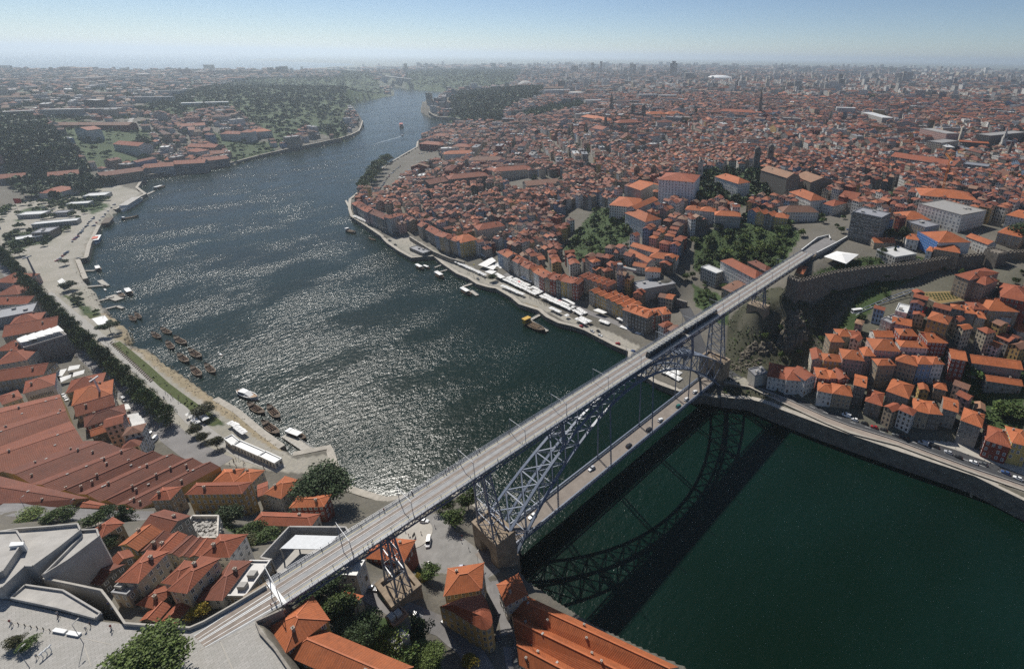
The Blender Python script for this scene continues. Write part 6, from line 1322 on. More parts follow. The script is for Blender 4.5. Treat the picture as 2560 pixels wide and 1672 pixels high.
# tower crane
cg = G(3,1795,1120); e = empty('tower_crane', cg, .3, 'orange tower crane standing behind the unfinished white building', 'crane'); M['orange'] = plain('crane_orange', (.55, .2, .04), False, .5, .1); m = MB(); Hc = 46
for a in (-.8, .8):
    for b in (-.8, .8): m.bar((a, b, 0), (a, b, Hc), .22)
for k in range(22):
    for s in (-.8, .8): m.bar((-.8, s, k*2.1), (.8, s, k*2.1+2.1), .14); m.bar((s, -.8, k*2.1+2.1), (s, .8, k*2.1), .14)
m.obj('mast', M['orange'], e); j = MB()
for s in (-.6, .6): j.bar((-12, s, Hc), (38, s, Hc), .2)
j.bar((-12, 0, Hc+1.4), (38, 0, Hc+1.4), .2)
for k in range(24): j.bar((-10+k*2, -.6, Hc), (-9+k*2, 0, Hc+1.4), .12); j.bar((-9+k*2, 0, Hc+1.4), (-8+k*2, .6, Hc), .12)
j.bar((0, 0, Hc+6), (30, 0, Hc+1.4), .1); j.bar((0, 0, Hc+6), (-11, 0, Hc+1.4), .1); j.bar((0, 0, Hc), (0, 0, Hc+6), .3); j.obj('jib', M['orange'], e); MB().box((-12, -1, Hc-2.4), (-9, 1, Hc)).obj('counterweight', M['concrete'], e)
# far arch bridge over the river
a, b = P(2,300,300,60), P(2,445,262,60); a, b = np.array([*P(2,318,312,0)[:2], 60]), np.array([*P(2,445,330,0)[:2], 60]); dv = b-a; Lb = np.hypot(*dv[:2]); e = empty('far_arch_bridge', tuple((a+b)/2), math.atan2(dv[1], dv[0]), 'pale concrete arch bridge far up the hazy river', 'bridge'); m = MB().box((-Lb*.9, -10, -3), (Lb*.9, 10, 0)); m.obj('deck', M['concrete'], e); m = MB()
for i in range(16):
    s, t_ = -1+i/8, -1+(i+1)/8
    for y in (-6, 6): m.bar((s*Lb/2, y, -48+46*(1-s*s)), (t_*Lb/2, y, -48+46*(1-t_*t_)), 5, 4)
m.obj('arch', M['concrete'], e); m = MB()
for i in range(-9, 10):
    x = i*Lb*.09; s = 2*x/Lb; zt = -48+46*(1-s*s) if abs(s) < 1 else -62; m.box((x-1.5, -7, zt), (x+1.5, 7, -3))
m.obj('columns', M['concrete'], e)
# kiosks
for k, (a, b, c) in enumerate((((1550,1322),(1605,1368),(1648,1326)),((1615,1365),(1788,1442),(1822,1402)),((1790,1440),(1900,1492),(1926,1456)))): B(4, a, b, c, 3.4, 'flat', 'w', 'W', ['first','longest, middle','last'][k]+' of three white flat kiosks in line on the promenade', 'kiosk', 'kiosk', lod=1)
B(5,(480,165),(575,205),(625,190),3.2,'flat','s','G','dark glass pavilion on the wide stone quay','kiosk','kiosk',win=None); B(4,(215,1430-1530),(340,1420-1530),(345,1390-1530),8,'flat','s','G','dark cable-car landing hall with a grey roof on the south quay','cable-car hall','cable_car_hall',win=None)
for a, b, c, wl in (((115,1215),(290,1205),(280,1185),'left of the blue-roofed pavilion'),((360,1200),(460,1195),(455,1180),'with a blue-grey roof'),((215,1280),(530,1250),(525,1235),'longest, beside the quay road'),((110,1385),(330,1350),(335,1330),'nearest the cable-car hall'),((455,1140),(610,1130),(620,1115),'among the quay bushes'),((570,1085),(725,1075),(725,1055),'farthest along the quay')): B(1, a, b, c, 5, 'flat', 'k', 'W' if 'blue' not in wl or 'left' in wl else 'G', 'long pale flat market pavilion on the south quay, '+wl, 'pavilion', 'pavilion', win=None, lod=1)
# lettering on the wine lodge
cu = bpy.data.curves.new('lettering', 'FONT'); cu.body = 'SANDEMAN'; cu.size = 3.1; cu.extrude = .04; cu.align_x = 'CENTER'; cu.space_character = 1.15
to = bpy.data.objects.new('lettering_curve', cu); COL.objects.link(to); dg = bpy.context.evaluated_depsgraph_get(); tm = bpy.data.meshes.new_from_object(to.evaluated_get(dg)); bpy.data.objects.remove(to)
tm.materials.clear(); tm.materials.append(M['dark']); tl = link('lettering', tm, sg_); tl.location = (0, -sD/2-.06, 4.4); tl.rotation_euler = (math.pi/2, 0, 0); tl.scale = (min(1, sL*.92/22), 1, 1)
# ------------------------------------------------------------------ vegetation
def leafmat():
    m = NT('leaves'); a = m.new('ShaderNodeAttribute', attribute_name='Col').outputs['Color']; oc = m.new('ShaderNodeObjectInfo').outputs['Color']
    m.base(m.mix(1., a, oc, 'MULTIPLY')); m.b.inputs['Roughness'].default_value = .65; m.b.inputs['Specular IOR Level'].default_value = .25
    try: m.b.inputs['Transmission Weight'].default_value = 0.
    except Exception: pass
    return m.m
M['leaf'] = leafmat(); M['bark'] = plain('bark', (.10, .075, .05), False, .9, .4, 2.)
def cloud(name, C_, S_, col, g, flat=.0):
    "leaf clumps: one bent leaf-shaped face pair per centre"
    n = len(C_); u = g.normal(size=(n, 3)); u[:, 2] *= 1-flat; u /= np.linalg.norm(u, axis=1)[:, None]; w = g.normal(size=(n, 3)); v = np.cross(u, w); v /= np.linalg.norm(v, axis=1)[:, None]+1e-9
    S_ = np.asarray(S_)[:, None]; a, b = u*S_*.5, v*S_*.5*g.uniform(.6, 1, (n, 1)); V = np.stack([C_-a-b*.4, C_-b+a*.1, C_+a-b*.2, C_+a*.6+b, C_-a*.5+b*.8], 1).reshape(-1, 3)
    me = bpy.data.meshes.new(name); me.vertices.add(n*5); me.vertices.foreach_set('co', V.astype(np.float32).ravel()); me.loops.add(n*5); me.loops.foreach_set('vertex_index', np.arange(n*5, dtype=np.int32)); me.polygons.add(n); me.polygons.foreach_set('loop_start', np.arange(0, n*5, 5, dtype=np.int32)); me.update(calc_edges=True)
    at = me.color_attributes.new('Col', 'FLOAT_COLOR', 'CORNER'); at.data.foreach_set('color', np.repeat(np.concatenate([col, np.ones((n, 1))], 1), 5, 0).astype(np.float32).ravel()); me.materials.append(M['leaf']); return me
def crown_pts(kind, n, g):
    if kind == 'poplar':
        k = 26; lc = np.stack([g.normal(0, .12, k), g.normal(0, .12, k), g.uniform(.1, .97, k)], 1); r = .2*np.sin(np.clip(lc[:, 2]*1.02, 0, 1)**.75*math.pi)**.6+.04; lr = r
    elif kind == 'conifer':
        k = 22; z = g.uniform(.08, .98, k); an = g.uniform(0, 6.28, k); rr = .26*(1-z); lc = np.stack([rr*np.cos(an), rr*np.sin(an), z], 1); lr = .06+.14*(1-z)
    elif kind == 'umbrella':
        k = 18; an = g.uniform(0, 6.28, k); rr = np.sqrt(g.random(k))*.42; lc = np.stack([rr*np.cos(an), rr*np.sin(an), .62+g.uniform(-.05, .12, k)], 1); lr = g.uniform(.12, .2, k)
    else:
        k = 20; d = g.normal(size=(k, 3)); d /= np.linalg.norm(d, axis=1)[:, None]; lc = d*np.array([.3, .3, .27])*g.uniform(.4, 1.05, (k, 1))+np.array([0, 0, .6]); lr = g.uniform(.11, .24, k)
    i = g.integers(0, len(lc), n); d = g.normal(size=(n, 3)); d /= np.linalg.norm(d, axis=1)[:, None]; d[:, 2] = np.where(d[:, 2] < -.3, -d[:, 2]*.5, d[:, 2])
    return lc[i]+d*(lr[i]*g.uniform(.55, 1.08, n))[:, None], lc
g_ = np.random.default_rng(3); CROWN = {}
for kind, ls in (('round', .05), ('poplar', .045), ('conifer', .05), ('umbrella', .05)):
    for lod, n in ((0, 3800), (1, 800)):
        for v in range(2):
            c, lc = crown_pts(kind, n, g_); tint = np.clip(g_.normal(1, .28, (n, 1)), .4, 1.9)*np.array([[1, 1, 1]])*np.array([1., 1., .9]); tint[:, 0] *= g_.uniform(.85, 1.25, n)
            CROWN[kind, lod, v] = cloud('crown', c, np.full(n, ls*(1.75 if lod else .8))*g_.uniform(.6, 1.5, n), tint, g_)
c, lc = crown_pts('round', 16000, g_); tint = np.clip(g_.normal(1, .28, (16000, 1)), .4, 1.9)*np.ones((1, 3)); FINE = cloud('crown', c, np.full(16000, .022)*g_.uniform(.6, 1.5, 16000), tint, g_)
TRUNK = MB().tube([(0, 0, -.06), (0, 0, .12), (.015, .01, .3), (.0, .02, .55)], [.035, .024, .02, .008], 7)
for a in (.3, 2.3, 4.4): TRUNK.tube([(.01, .01, .28), (.1*math.cos(a), .1*math.sin(a), .42), (.2*math.cos(a), .2*math.sin(a), .6)], [.013, .009, .004], 5)
TRUNK = TRUNK.mesh('trunk', M['bark'])
GRN = dict(d=(.036, .06, .02), m=(.062, .098, .026), l=(.10, .14, .032), y=(.20, .16, .02), o=(.055, .06, .022))
KN = dict(d='dark green', m='mid green', l='light green', y='yellow flowering', o='olive green')
def tree(p, h, w, kind='round', c='m', lod=1, label=None, group=None, cat='tree', name='tree'):
    e = empty(name, (p[0], p[1], p[2]-.1), rnd.uniform(0, 6.28), label, cat, group); sxy = w/.72 if kind == 'round' else w/.5 if kind == 'poplar' else w/.62 if kind == 'conifer' else w/1.1
    j = rnd.uniform(.8, 1.2); o = link('crown', FINE if kind == 'round' and w > 10 and lod == 0 and math.dist(p[:2], CAM[:2]) < 330 else CROWN[kind, lod, rnd.randrange(2)], e, tuple(v*j for v in GRN[c])); o.scale = (sxy, sxy, h*(1.08 if kind == 'round' else 1)); t = link('trunk', TRUNK, e); t.scale = (min(sxy, h*.8), min(sxy, h*.8), h); return e
NT_ = 0
pl = resample([G(4,x,y)[:2] for x, y in ((20,75),(95,160),(240,320),(330,425),(450,530),(560,650),(700,775),(760,840),(900,970),(1000,1060),(1130,1185),(1220,1265))], 1.); step = len(pl)/44
for i in range(44):
    p = pl[int(i*step)]+np.array([rnd.uniform(-.9, .9), rnd.uniform(-.9, .9)]); tree((*p, Hs(*p)), rnd.uniform(13, 18), rnd.uniform(5.4, 7), 'poplar', rnd.choice('dmm'), 0, 'dark upright tree in the long dense avenue along the south-bank promenade', 'avenue trees of the south-bank promenade'); NT_ += 1
for t, x, y, z, h, w, k, c, lb in [
 (7,2270,430,None,19,26,'round','d','very large spreading tree on the south bank beside the boat landing'),(7,1065,1665,62,12,19,'round','l','big light green leafy tree cut by the bottom edge on the plaza'),
 (8,890,440,None,11,9,'round','m','leafy tree next to the masonry pier, right one of three'),(8,800,555,None,9,9,'round','m','round tree beside the roundabout, nearest of three by the masonry pier'),(8,735,465,None,8,8,'round','m','tree half hidden under the tram deck, left one of three'),
 (8,625,925,None,7,7,'round','m','round tree on the roundabout wall behind the tan house'),(8,545,925,None,2.5,2.5,'round','y','small yellow-flowering bush on the left of two'),(8,592,945,None,2.8,2.5,'round','y','small yellow-flowering bush, right of two'),(8,470,840,None,4,5,'round','o','olive bush at the end of the roundabout railing'),
 (8,140,1360,None,10,14,'round','d','large dark rounded tree below the parked cars'),(8,340,1440,None,8,10,'round','l','light green bush cluster left of the stone tower ruin'),(8,590,1560,None,8,12,'round','l','light green tree at the bottom edge below the ruin'),(8,540,1340,None,8,9,'round','d','dark tree in the shade right of the stone tower ruin'),(8,420,1530,None,7,9,'round','m','green tree between the bottom edge and the orange roof'),
 (8,20,1170,None,8,10,'round','d','dark tree directly under the south end of the tram deck'),(8,905,1520,None,4,5,'round','y','orange-yellow bush on the dry bank by the lane'),(7,2230,1060,None,9,14,'round','d','dark tree below the end of the tram deck beside the orange house'),(7,2330,1180,None,7,9,'round','m','green tree right of the balustraded orange house'),
 (7,882,520,None,9,7,'conifer','d','dark conifer beside the upper street'),(7,665,560,None,6,7,'round','m','round bush on the upper street bank, left of the conifer'),(7,765,505,None,6,7,'round','d','dark bush between the upper street and the conifer'),(7,400,520,None,5,8,'round','m','green shrub row along the upper street, left part'),(7,485,515,None,5,6,'round','m','green shrub along the upper street, right part'),(7,230,510,None,4,9,'round','l','bright green hedge shrub at the left of the upper street'),
 (7,1605,545,None,8,10,'round','d','dark tree right of the rubble-filled ruin'),(7,1750,625,None,6,8,'round','m','green tree on the slope below the ruin'),(7,1850,670,None,5,8,'round','m','bush on the slope beside the concrete courtyard'),(7,1700,720,None,5,8,'round','o','olive bush right of the big white house'),(7,780,715,None,6,6,'round','d','dark tree between the concrete station and the gabled row'),(7,1390,1185,None,4,5,'round','y','yellow-leaved vine bush by the plaza parapet'),
 (7,120,1385,62,3,4,'round','o','small dark shrub in the dry plaza lawn, left of two'),(7,205,1400,62,2.6,4,'round','m','small dark shrub in the dry plaza lawn, right of two'),
 (4,770,590,None,11,16,'umbrella','d','wide umbrella pine on the river beach'),(4,1420,1160,None,8,11,'round','o','loose grey-green tree on the promenade lawn'),(4,1365,1290,None,7,7,'round','o','thin purple-brown tree behind the promenade parasols, left of three'),(4,1415,1335,None,6,6,'round','o','thin purple-brown tree behind the promenade parasols, middle of three'),(4,1505,1385,None,7,7,'round','o','thin purple-brown tree beside the white kiosks'),
 (4,485,290,None,9,11,'round','d','dark tree clump beside the promenade cafe, nearest the jetties'),(4,540,350,None,6,10,'umbrella','d','low dark tree on the promenade lawn, upper of two'),(4,548,388,None,6,9,'umbrella','d','low dark tree on the promenade lawn, lower of two'),(4,455,118,None,7,7,'round','d','dark tree at the corner of the cable-car quay'),(4,140,55,None,9,11,'round','m','single tree on the pale quay below the cable-car hall'),
 (1,230,1095,None,20,24,'round','d','tall dark tree beside the white gabled lodge, left of two'),(1,335,1085,None,17,19,'round','d','tall dark tree beside the white gabled lodge, right of two'),(1,700,1010,None,17,11,'poplar','d','upright dark tree pair in front of the brown warehouse, left one'),(1,775,1005,None,17,11,'poplar','d','upright dark tree pair in front of the brown warehouse, right one'),(1,1010,760,None,26,30,'round','d','huge dark tree beside the zigzag-gabled winery'),(1,1450,690,None,16,22,'round','d','dark tree left of the white convent'),
 (2,395,1055,None,12,20,'round','d','dark tree in the courtyard near the tree avenue by the water'),(2,785,1095,None,10,8,'round','d','small dark tree left of the green square, first of two'),(2,825,1090,None,10,8,'round','d','small dark tree left of the green square, second of two'),(2,930,650,None,24,26,'round','d','big blue-green tree behind the customs sheds'),(5,1058,395,None,7,8,'round','d','dark round tree among the white riverside parasols'),
 (3,1535,1400,None,15,10,'round','d','tall dark tree right of the grid-fronted office block'),(3,1445,1390,None,11,11,'round','d','dark tree at the corner of the grid-fronted office block'),(6,1480,225,None,9,5,'conifer','d','pointed conifer above the city wall'),(6,1400,235,None,8,10,'round','d','round dark tree above the city wall left of the conifer'),(6,2360,130,None,18,26,'round','d','wide dark tree behind the big square wall tower'),(3,1335,430,None,26,40,'round','d','dark tree mass standing among far roofs'),(3,560,345,None,24,26,'umbrella','d','tall spreading tree far behind the stone tower')]:
    p = G(t, x, y) if z is None else P(t, x, y, z); tree(p, h, w, k, c, 0 if math.dist(p[:2], CAM[:2]) < 700 else 1, lb); NT_ += 1
for i, (x, y) in enumerate(((175,1045),(200,1010),(215,985),(235,960),(250,930),(268,905),(290,880),(315,860),(335,845))):
    p = G(2, x, y+12); tree(p, rnd.uniform(18, 22), 21, 'round', 'm', 0, ORD[i]+' tree from the near end of the dense waterside tree row at the river point', 'trees of the waterside row'); NT_ += 1
# trees of the green slopes and gardens
cand = []
def scatter(poly, dens, k='round', cs='dmm', hr=(5, 9), sp=None):
    p = np.array(poly); a = abs(sum(p[i-1][0]*p[i][1]-p[i][0]*p[i-1][1] for i in range(len(p))))/2; n = min(int(a*dens), 5000); q = rng.uniform(p.min(0), p.max(0), (n*3, 2)); q = q[inpoly(q[:, 0], q[:, 1], poly)][:n]
    for x, y in q: cand.append((math.hypot(x-CAM[0], y-CAM[1]), x, y, rnd.uniform(*hr), k, rnd.choice(cs)))
for i, (dens, hr) in {0: (.0022, (3, 6)), 1: (.006, (5, 10)), 2: (.006, (3, 6)), 3: (.008, (4, 8)), 4: (.008, (5, 10)), 5: (.008, (4, 9)), 6: (.010, (8, 15)), 7: (.006, (12, 19)), 8: (.006, (9, 15)), 9: (.004, (10, 17)), 10: (.0022, (10, 18)), 11: (.0006, (5, 8)), 12: (.006, (12, 20)), 13: (.0013, (5, 12)), 14: (.0022, (9, 17)), 15: (.003, (5, 10)), 16: (.009, (4, 8)), 17: (.009, (4, 8)), 21: (.0, (3, 4)), 22: (.006, (3, 6)), 23: (.003, (3, 6)), 24: (.006, (4, 8)), 25: (.006, (4, 8))}.items(): scatter(GREEN[i], dens, 'round', 'dddm' if i in (6, 7, 9, 10, 12, 14) else 'dmml', hr)
scatter(pol(6, [(-10,300),(280,240),(620,330),(480,420),(330,560),(140,560)], 30), .007, 'round', 'dmm', (3, 7)); scatter(pol(3, [(830,1130),(1150,1230),(1140,1420),(1000,1400)], 61), .004, 'round', 'dm', (4, 8)); scatter(pol(6, [(90,400),(260,460),(340,600),(330,700),(250,660),(110,520)], 24), .01, 'round', 'dmm', (2.5, 5)); scatter(HILL, .0022, 'round', 'dmm', (3, 6)); scatter(pol(1, [(0,1180),(330,1100),(640,1060),(760,1110),(500,1300),(300,1480),(0,1500)], 5), .0035, 'round', 'mml', (5, 9)); scatter(pol(2, [(1000,600),(2300,620),(2300,1000),(1300,900),(1000,700)], 45), .0012, 'round', 'dm', (5, 9)); scatter(pol(1, [(0,430),(900,430),(1500,500),(1500,740),(950,730),(900,600),(0,560)], 50), .0012, 'round', 'dm', (7, 14)); scatter(pol(1, [(0,240),(2300,300),(2000,460),(900,420),(0,420)], 66), .0005, 'round', 'dm', (9, 18)); scatter(pol(1, [(130,440),(430,400),(430,470),(140,470)], 62), .004, 'round', 'd', (12, 18))
scatter(pol(3, [(0,430),(230,450),(290,520),(120,570),(0,520)], 72), .004, 'round', 'd', (10, 18)); scatter(pol(3, [(1230,380),(1420,370),(1420,440),(1240,440)], 82), .003, 'round', 'd', (12, 20)); scatter(pol(3, [(2160,440),(2380,430),(2380,560),(2150,560)], 84), .003, 'round', 'd', (10, 18)); scatter(pol(3, [(1780,950),(2100,940),(2100,1010),(1800,1000)], 67), .006, 'round', 'm', (6, 10)); scatter(pol(3, [(1250,1060),(1500,1040),(1520,1080)], 62), .004, 'round', 'm', (4, 7))
scatter(pol(3, [(0,220),(2380,230),(2380,470),(1100,430),(0,420)], 82), .0005, 'round', 'dm', (8, 17)); scatter(pol(2, [(900,170),(2380,190),(2380,330),(1700,320),(1450,310),(900,300)], 70), .0008, 'round', 'dm', (9, 18)); scatter(pol(5, [(1730,250),(1990,200),(2000,330),(1830,420),(1740,330)], 22), .012, 'round', 'dm', (3, 6)); scatter(pol(2, [(1250,480),(1660,455),(1640,540),(1240,560)], 52), .004, 'round', 'dm', (8, 13)); scatter(pol(6, [(1380,520),(1700,480),(1760,560),(1500,640)], 45), .004, 'round', 'dm', (3, 5)); scatter(pol(6, [(560,960),(640,1010),(600,1060),(540,1040)], 11), .02, 'round', 'd', (3, 5))
cand.sort(); cx = np.array([c[1] for c in cand]); cyy = np.array([c[2] for c in cand]); BX = np.array(BOXES); ok = ~hits(cx, cyy, .4) & ~inpoly(cx, cyy, RIV)
for i_, p in enumerate(PAVE):
    if i_ not in (2, 3): ok &= ~inpoly(cx, cyy, p)
for p in EXCL: ok &= ~inpoly(cx, cyy, p)
dk = np.abs(cyy) < 8; ok &= ~(dk & (cx > -172) & (cx < 232)); cand = [c for c, o in zip(cand, ok) if o]; zz = Hn(np.array([c[1] for c in cand]), np.array([c[2] for c in cand])); cand = [(*c, z) for c, z in zip(cand, zz) if z > 2.]
TLM = [(G(t, x, y), s) for t, x, y, s in [(6,550,700,'on the cliff beside the tram deck'),(6,1300,500,'on the shaded slope under the city wall'),(6,2100,1250,'in the walled gardens above the parked cars'),(6,1200,280,'on the green bank above the city wall'),(6,560,190,'in the gardens beyond the white six-storey building'),(3,450,1420,'on the terraces below the cliff-edge row'),(2,1750,1330,'in the hillside garden by the white mansion'),(3,350,1080,'in the dark palace garden'),(8,540,880,'on the bank by the roundabout'),(8,350,1350,'in the overgrown hollow near the tower ruin'),(7,1750,620,'on the overgrown slope by the courtyard'),(2,1000,1090,'on the green square'),(1,250,780,'in the dark wood on the south bank'),(1,650,720,'on the south-bank garden terraces'),(1,250,1380,'among the pavilions of the south quay'),(1,500,1130,'among the far pavilions of the south quay'),(5,1850,320,'on the rocky slope by the lift tower'),(4,470,380,'on the promenade lawn'),(6,1550,560,'by the restaurant terraces'),(2,1450,500,'on the ridge below the far hospital')]]
for c in cand[:300-NT_]:
    d_, x, y, h, k, cl, z = c; s = min(TLM, key=lambda l: math.hypot(l[0][0]-x, l[0][1]-y))[1]; big = 'tall' if h > 9 else 'low' if h < 5 else 'rounded'
    tree((x, y, z), h, h*rnd.uniform(.85, 1.15), k, cl, 1, f'{big} {KN[cl]} tree {s}', f'trees {s}')
rest = cand[300-NT_:]; print('trees', NT_, len(cand))
nq = [80 if c[0] < 1400 else 40 if c[0] < 3000 else 16 for c in rest]; ii = np.repeat(np.arange(len(rest)), nq); A = np.array([(c[1], c[2], c[6], c[3]) for c in rest])[ii]; d = rng.normal(size=(len(ii), 3)); d /= np.linalg.norm(d, axis=1)[:, None]; d[:, 2] = np.abs(d[:, 2])*.9-.15
ctr = A[:, :3]+d*A[:, 3:4]*np.array([.5, .5, .5])*rng.uniform(.6, 1.05, (len(ii), 1))+np.array([0, 0, 1])*A[:, 3:4]*.45; ct = np.array([GRN[c[5]] for c in rest])[ii]*np.clip(rng.normal(1, .25, (len(ii), 1)), .5, 1.7)
o = link('distant_trees', cloud('distant_trees', ctr, A[:, 3]*rng.uniform(.16, .38, len(ii)), ct, rng), None, (1, 1, 1)); o['kind'] = 'stuff'; o['label'] = 'far woods and garden trees on the hills on both banks'
# undergrowth on the near green ground
Cs, Ss, Cl = [], [], []
for gi, dens, sz in ((0, .36, 1.2), (1, .3, 1.5), (2, .8, 1.2), (3, .4, 1.4), (4, .3, 1.6), (5, .25, 1.6), (6, .2, 2), (16, 1.2, .8), (17, .9, .9), (18, 1., .9), (20, .8, 1.), (19, .3, .5), (11, .3, .5), (22, .5, 1.3), (23, .5, 1.3), (24, .15, 1.2), (25, .15, 1.2)):
    if gi >= len(GREEN): continue
    poly = GREEN[gi]; p = np.array(poly); a = np.prod(p.max(0)-p.min(0)); q = rng.uniform(p.min(0), p.max(0), (min(int(a*dens), 60000), 2)); q = q[inpoly(q[:, 0], q[:, 1], poly)]
    nz = np.sin(q[:, 0]*.21)*np.cos(q[:, 1]*.17)+.6*np.sin(q[:, 0]*.07+q[:, 1]*.11); q = q[(nz+rng.normal(0, .5, len(q))) > -.35]; bad = hits(q[:, 0], q[:, 1], .2) | inpoly(q[:, 0], q[:, 1], RIV)
    for e_ in EXCL: bad |= inpoly(q[:, 0], q[:, 1], e_)
    q = q[~bad]
    if not len(q): continue
    z = Hn(q[:, 0], q[:, 1]); Cs.append(np.stack([q[:, 0], q[:, 1], z+rng.uniform(.05, .9, len(q))*sz*.7], 1)); Ss.append(sz*rng.uniform(.5, 1.4, len(q))); Cl.append(np.array([.045, .068, .018])*np.clip(rng.normal(1, .35, (len(q), 1)), .35, 2.)*np.array([1, 1, 1]))
o = link('undergrowth', cloud('undergrowth', np.concatenate(Cs), np.concatenate(Ss), np.concatenate(Cl), rng, .4), None, (1, 1, 1)); o['kind'] = 'stuff'; o['label'] = 'tangled bushes and creepers covering the cliff and banks'
# bare rock on the cliff
rk = MB(); rg_ = random.Random(4)
def rocks(t, pts, n, s0, s1):
    for _ in range(n):
        f = rg_.random()*(len(pts)-1); i = int(f); f -= i; a, b = pts[i], pts[min(i+1, len(pts)-1)]; q = G(t, a[0]+(b[0]-a[0])*f+rg_.uniform(-35, 35), a[1]+(b[1]-a[1])*f+rg_.uniform(-35, 35)); s = rg_.uniform(s0, s1); pts8 = []
        for k in range(2):
            for j in range(6): an = j*1.047+rg_.uniform(-.3, .3); r = s*rg_.uniform(.6, 1.1)*(1 if k == 0 else .6); pts8.append((q[0]+r*math.cos(an), q[1]+r*math.sin(an), q[2]+(-s*.7 if k == 0 else s*rg_.uniform(.15, .55))))
        for j in range(6): rk.poly([pts8[j], pts8[(j+1) % 6], pts8[6+(j+1) % 6], pts8[6+j]])
        rk.poly(pts8[6:])
rocks(6, [(430,930),(520,850),(640,860),(760,680),(820,620)], 170, 1., 3.2); rocks(6, [(700,880),(800,800),(860,700)], 60, 1.2, 3.4); rocks(6, [(330,980),(450,990),(540,960)], 50, .6, 2)
o = rk.obj('cliff_rock', M['stone'], None, (.15, .13, .10)); o['kind'] = 'stuff'; o['label'] = 'bare granite outcrops of the cliff below the wall tower'
sk_ = MB(); rk = sk_
rocks(4, [(880,560),(900,640),(880,690)], 70, .3, .9); rocks(4, [(900,710),(1040,750),(1150,840),(1280,920),(1440,1030),(1660,1190),(1950,1420)], 220, .25, .8); rocks(4, [(560,150),(610,280),(690,400),(760,490)], 120, .3, .9); rocks(9, [(2000,320),(2200,400),(2380,490)], 60, .5, 1.5)
o = sk_.obj('shore_rocks', M['stone'], None, (.33, .28, .2)); o['kind'] = 'stuff'; o['label'] = 'pale boulders scattered along the river beaches'
# ------------------------------------------------------------------ vehicles
M['carpaint'] = NT('car_paint'); _m = M['carpaint']; _m.base(_m.src(False)); _m.b.inputs['Roughness'].default_value = .3; _m.b.inputs['Specular IOR Level'].default_value = .5; M['carpaint'] = _m.m
M['lampglass'] = plain('lamp_glass', (.7, .7, .66), False, .2, .05); M['redglass'] = plain('tail_glass', (.35, .02, .02), False, .3, .05)
def loft(mb, secs, m=0, close=True):
    for a, b in zip(secs, secs[1:]):
        n = len(a)
        for i in range(n if close else n-1): mb.poly([a[i], a[(i+1) % n], b[(i+1) % n], b[i]][::-1], m)
    mb.poly(secs[0], m); mb.poly(secs[-1][::-1], m)
def carmesh(L, Wd, Hh, van=False):
    def sec(x, w, z0, z1): return [(x, -w, z0), (x, w, z0), (x, w*1.02, (z0+z1)/2), (x, w*.9, z1), (x, -w*.9, z1), (x, -w*1.02, (z0+z1)/2)]
    w = Wd/2; b = MB(); hz_ = .92 if not van else 1.15
    loft(b, [sec(-L/2, w*.82, .35, hz_*.82), sec(-L*.46, w*.95, .25, hz_*.95), sec(-L*.2, w, .22, hz_), sec(L*.15, w, .22, hz_), sec(L*.33, w*.98, .22, hz_*.88), sec(L*.46, w*.9, .28, hz_*.76), sec(L/2, w*.75, .36, hz_*.6)])
    c = MB(); x0, x1 = (-.44, .17) if not van else (-.49, .3); t0, t1 = (-.33, .02) if not van else (-.485, .16); wt = w*.74
    q0 = [(L*x0, -w*.88, hz_-.02), (L*x1, -w*.88, hz_-.02), (L*x1, w*.88, hz_-.02), (L*x0, w*.88, hz_-.02)]; q1 = [(L*t0, -wt, Hh), (L*t1, -wt, Hh), (L*t1, wt, Hh), (L*t0, wt, Hh)]
    for i in range(4): c.poly([q0[i], q0[(i+1) % 4], q1[(i+1) % 4], q1[i]])
    r = MB(); r.prism([(p[0]*1.0, p[1]*1.01) for p in q1], Hh-.01, Hh+.05)
    if van:
        for y in (-1, 1): r.poly([(L*x0, y*w*.885, hz_), (L*.02, y*w*.885, hz_), (L*.0, y*wt*1.01, Hh), (L*t0, y*wt*1.01, Hh)][::-y])
    wh = MB().tube([(0, -.1, 0), (0, .1, 0)], .31, 12, 0).tube([(0, -.11, 0), (0, .11, 0)], .17, 8, 1)
    return b.mesh('body', M['carpaint']), c.mesh('cabin_glass', M['glass']), r.mesh('roof', M['carpaint']), wh.mesh('wheel', [M['rubber'], M['steel']]), L, w
CARS = dict(car=carmesh(4.2, 1.78, 1.45), van=carmesh(5.3, 1.95, 2.3, True)); HLM = MB().box((-.04, -.16, -.08), (.05, .16, .08)).mesh('headlight', M['lampglass']); TLMm = MB().box((-.05, -.13, -.1), (.04, .13, .1)).mesh('tail_light', M['redglass'])
CC = dict(w=(.75, .75, .74), s=(.42, .43, .45), k=(.02, .02, .022), g=(.12, .125, .13), r=(.32, .02, .025), b=(.04, .08, .2), t=(.01, .13, .11), y=(.45, .4, .08)); CNM = dict(w='white', s='silver', k='black', g='dark grey', r='red', b='blue', t='teal green', y='yellow')
def car(p, ang, kind='car', c='w', label=None, group=None, parts=True):
    e = empty('parked_car' if kind == 'car' else 'van', tuple(p), ang, label, kind, group); b, g, r, wh, L, w = CARS[kind]
    link('body', b, e, CC[c]); link('cabin_glass', g, e); link('roof', r, e, CC[c])
    if parts:
        for x in (-.3, .31):
            for y in (-1, 1): o = link('wheel', wh, e); o.location = (L*x, y*(w-.1), .31)
        for y in (-1, 1): o = link('headlight', HLM, e); o.location = (L*.485, y*w*.62, .62); o = link('tail_light', TLMm, e); o.location = (-L*.495, y*w*.66, .68)
    return e
def at(t, x, y, z=None): return P(t, x, y, z) if z is not None else G(t, x, y)
def facing(t, p, q, z=None): a, b = at(t, *p, z), at(t, *q, z); return math.atan2(b[1]-a[1], b[0]-a[0])
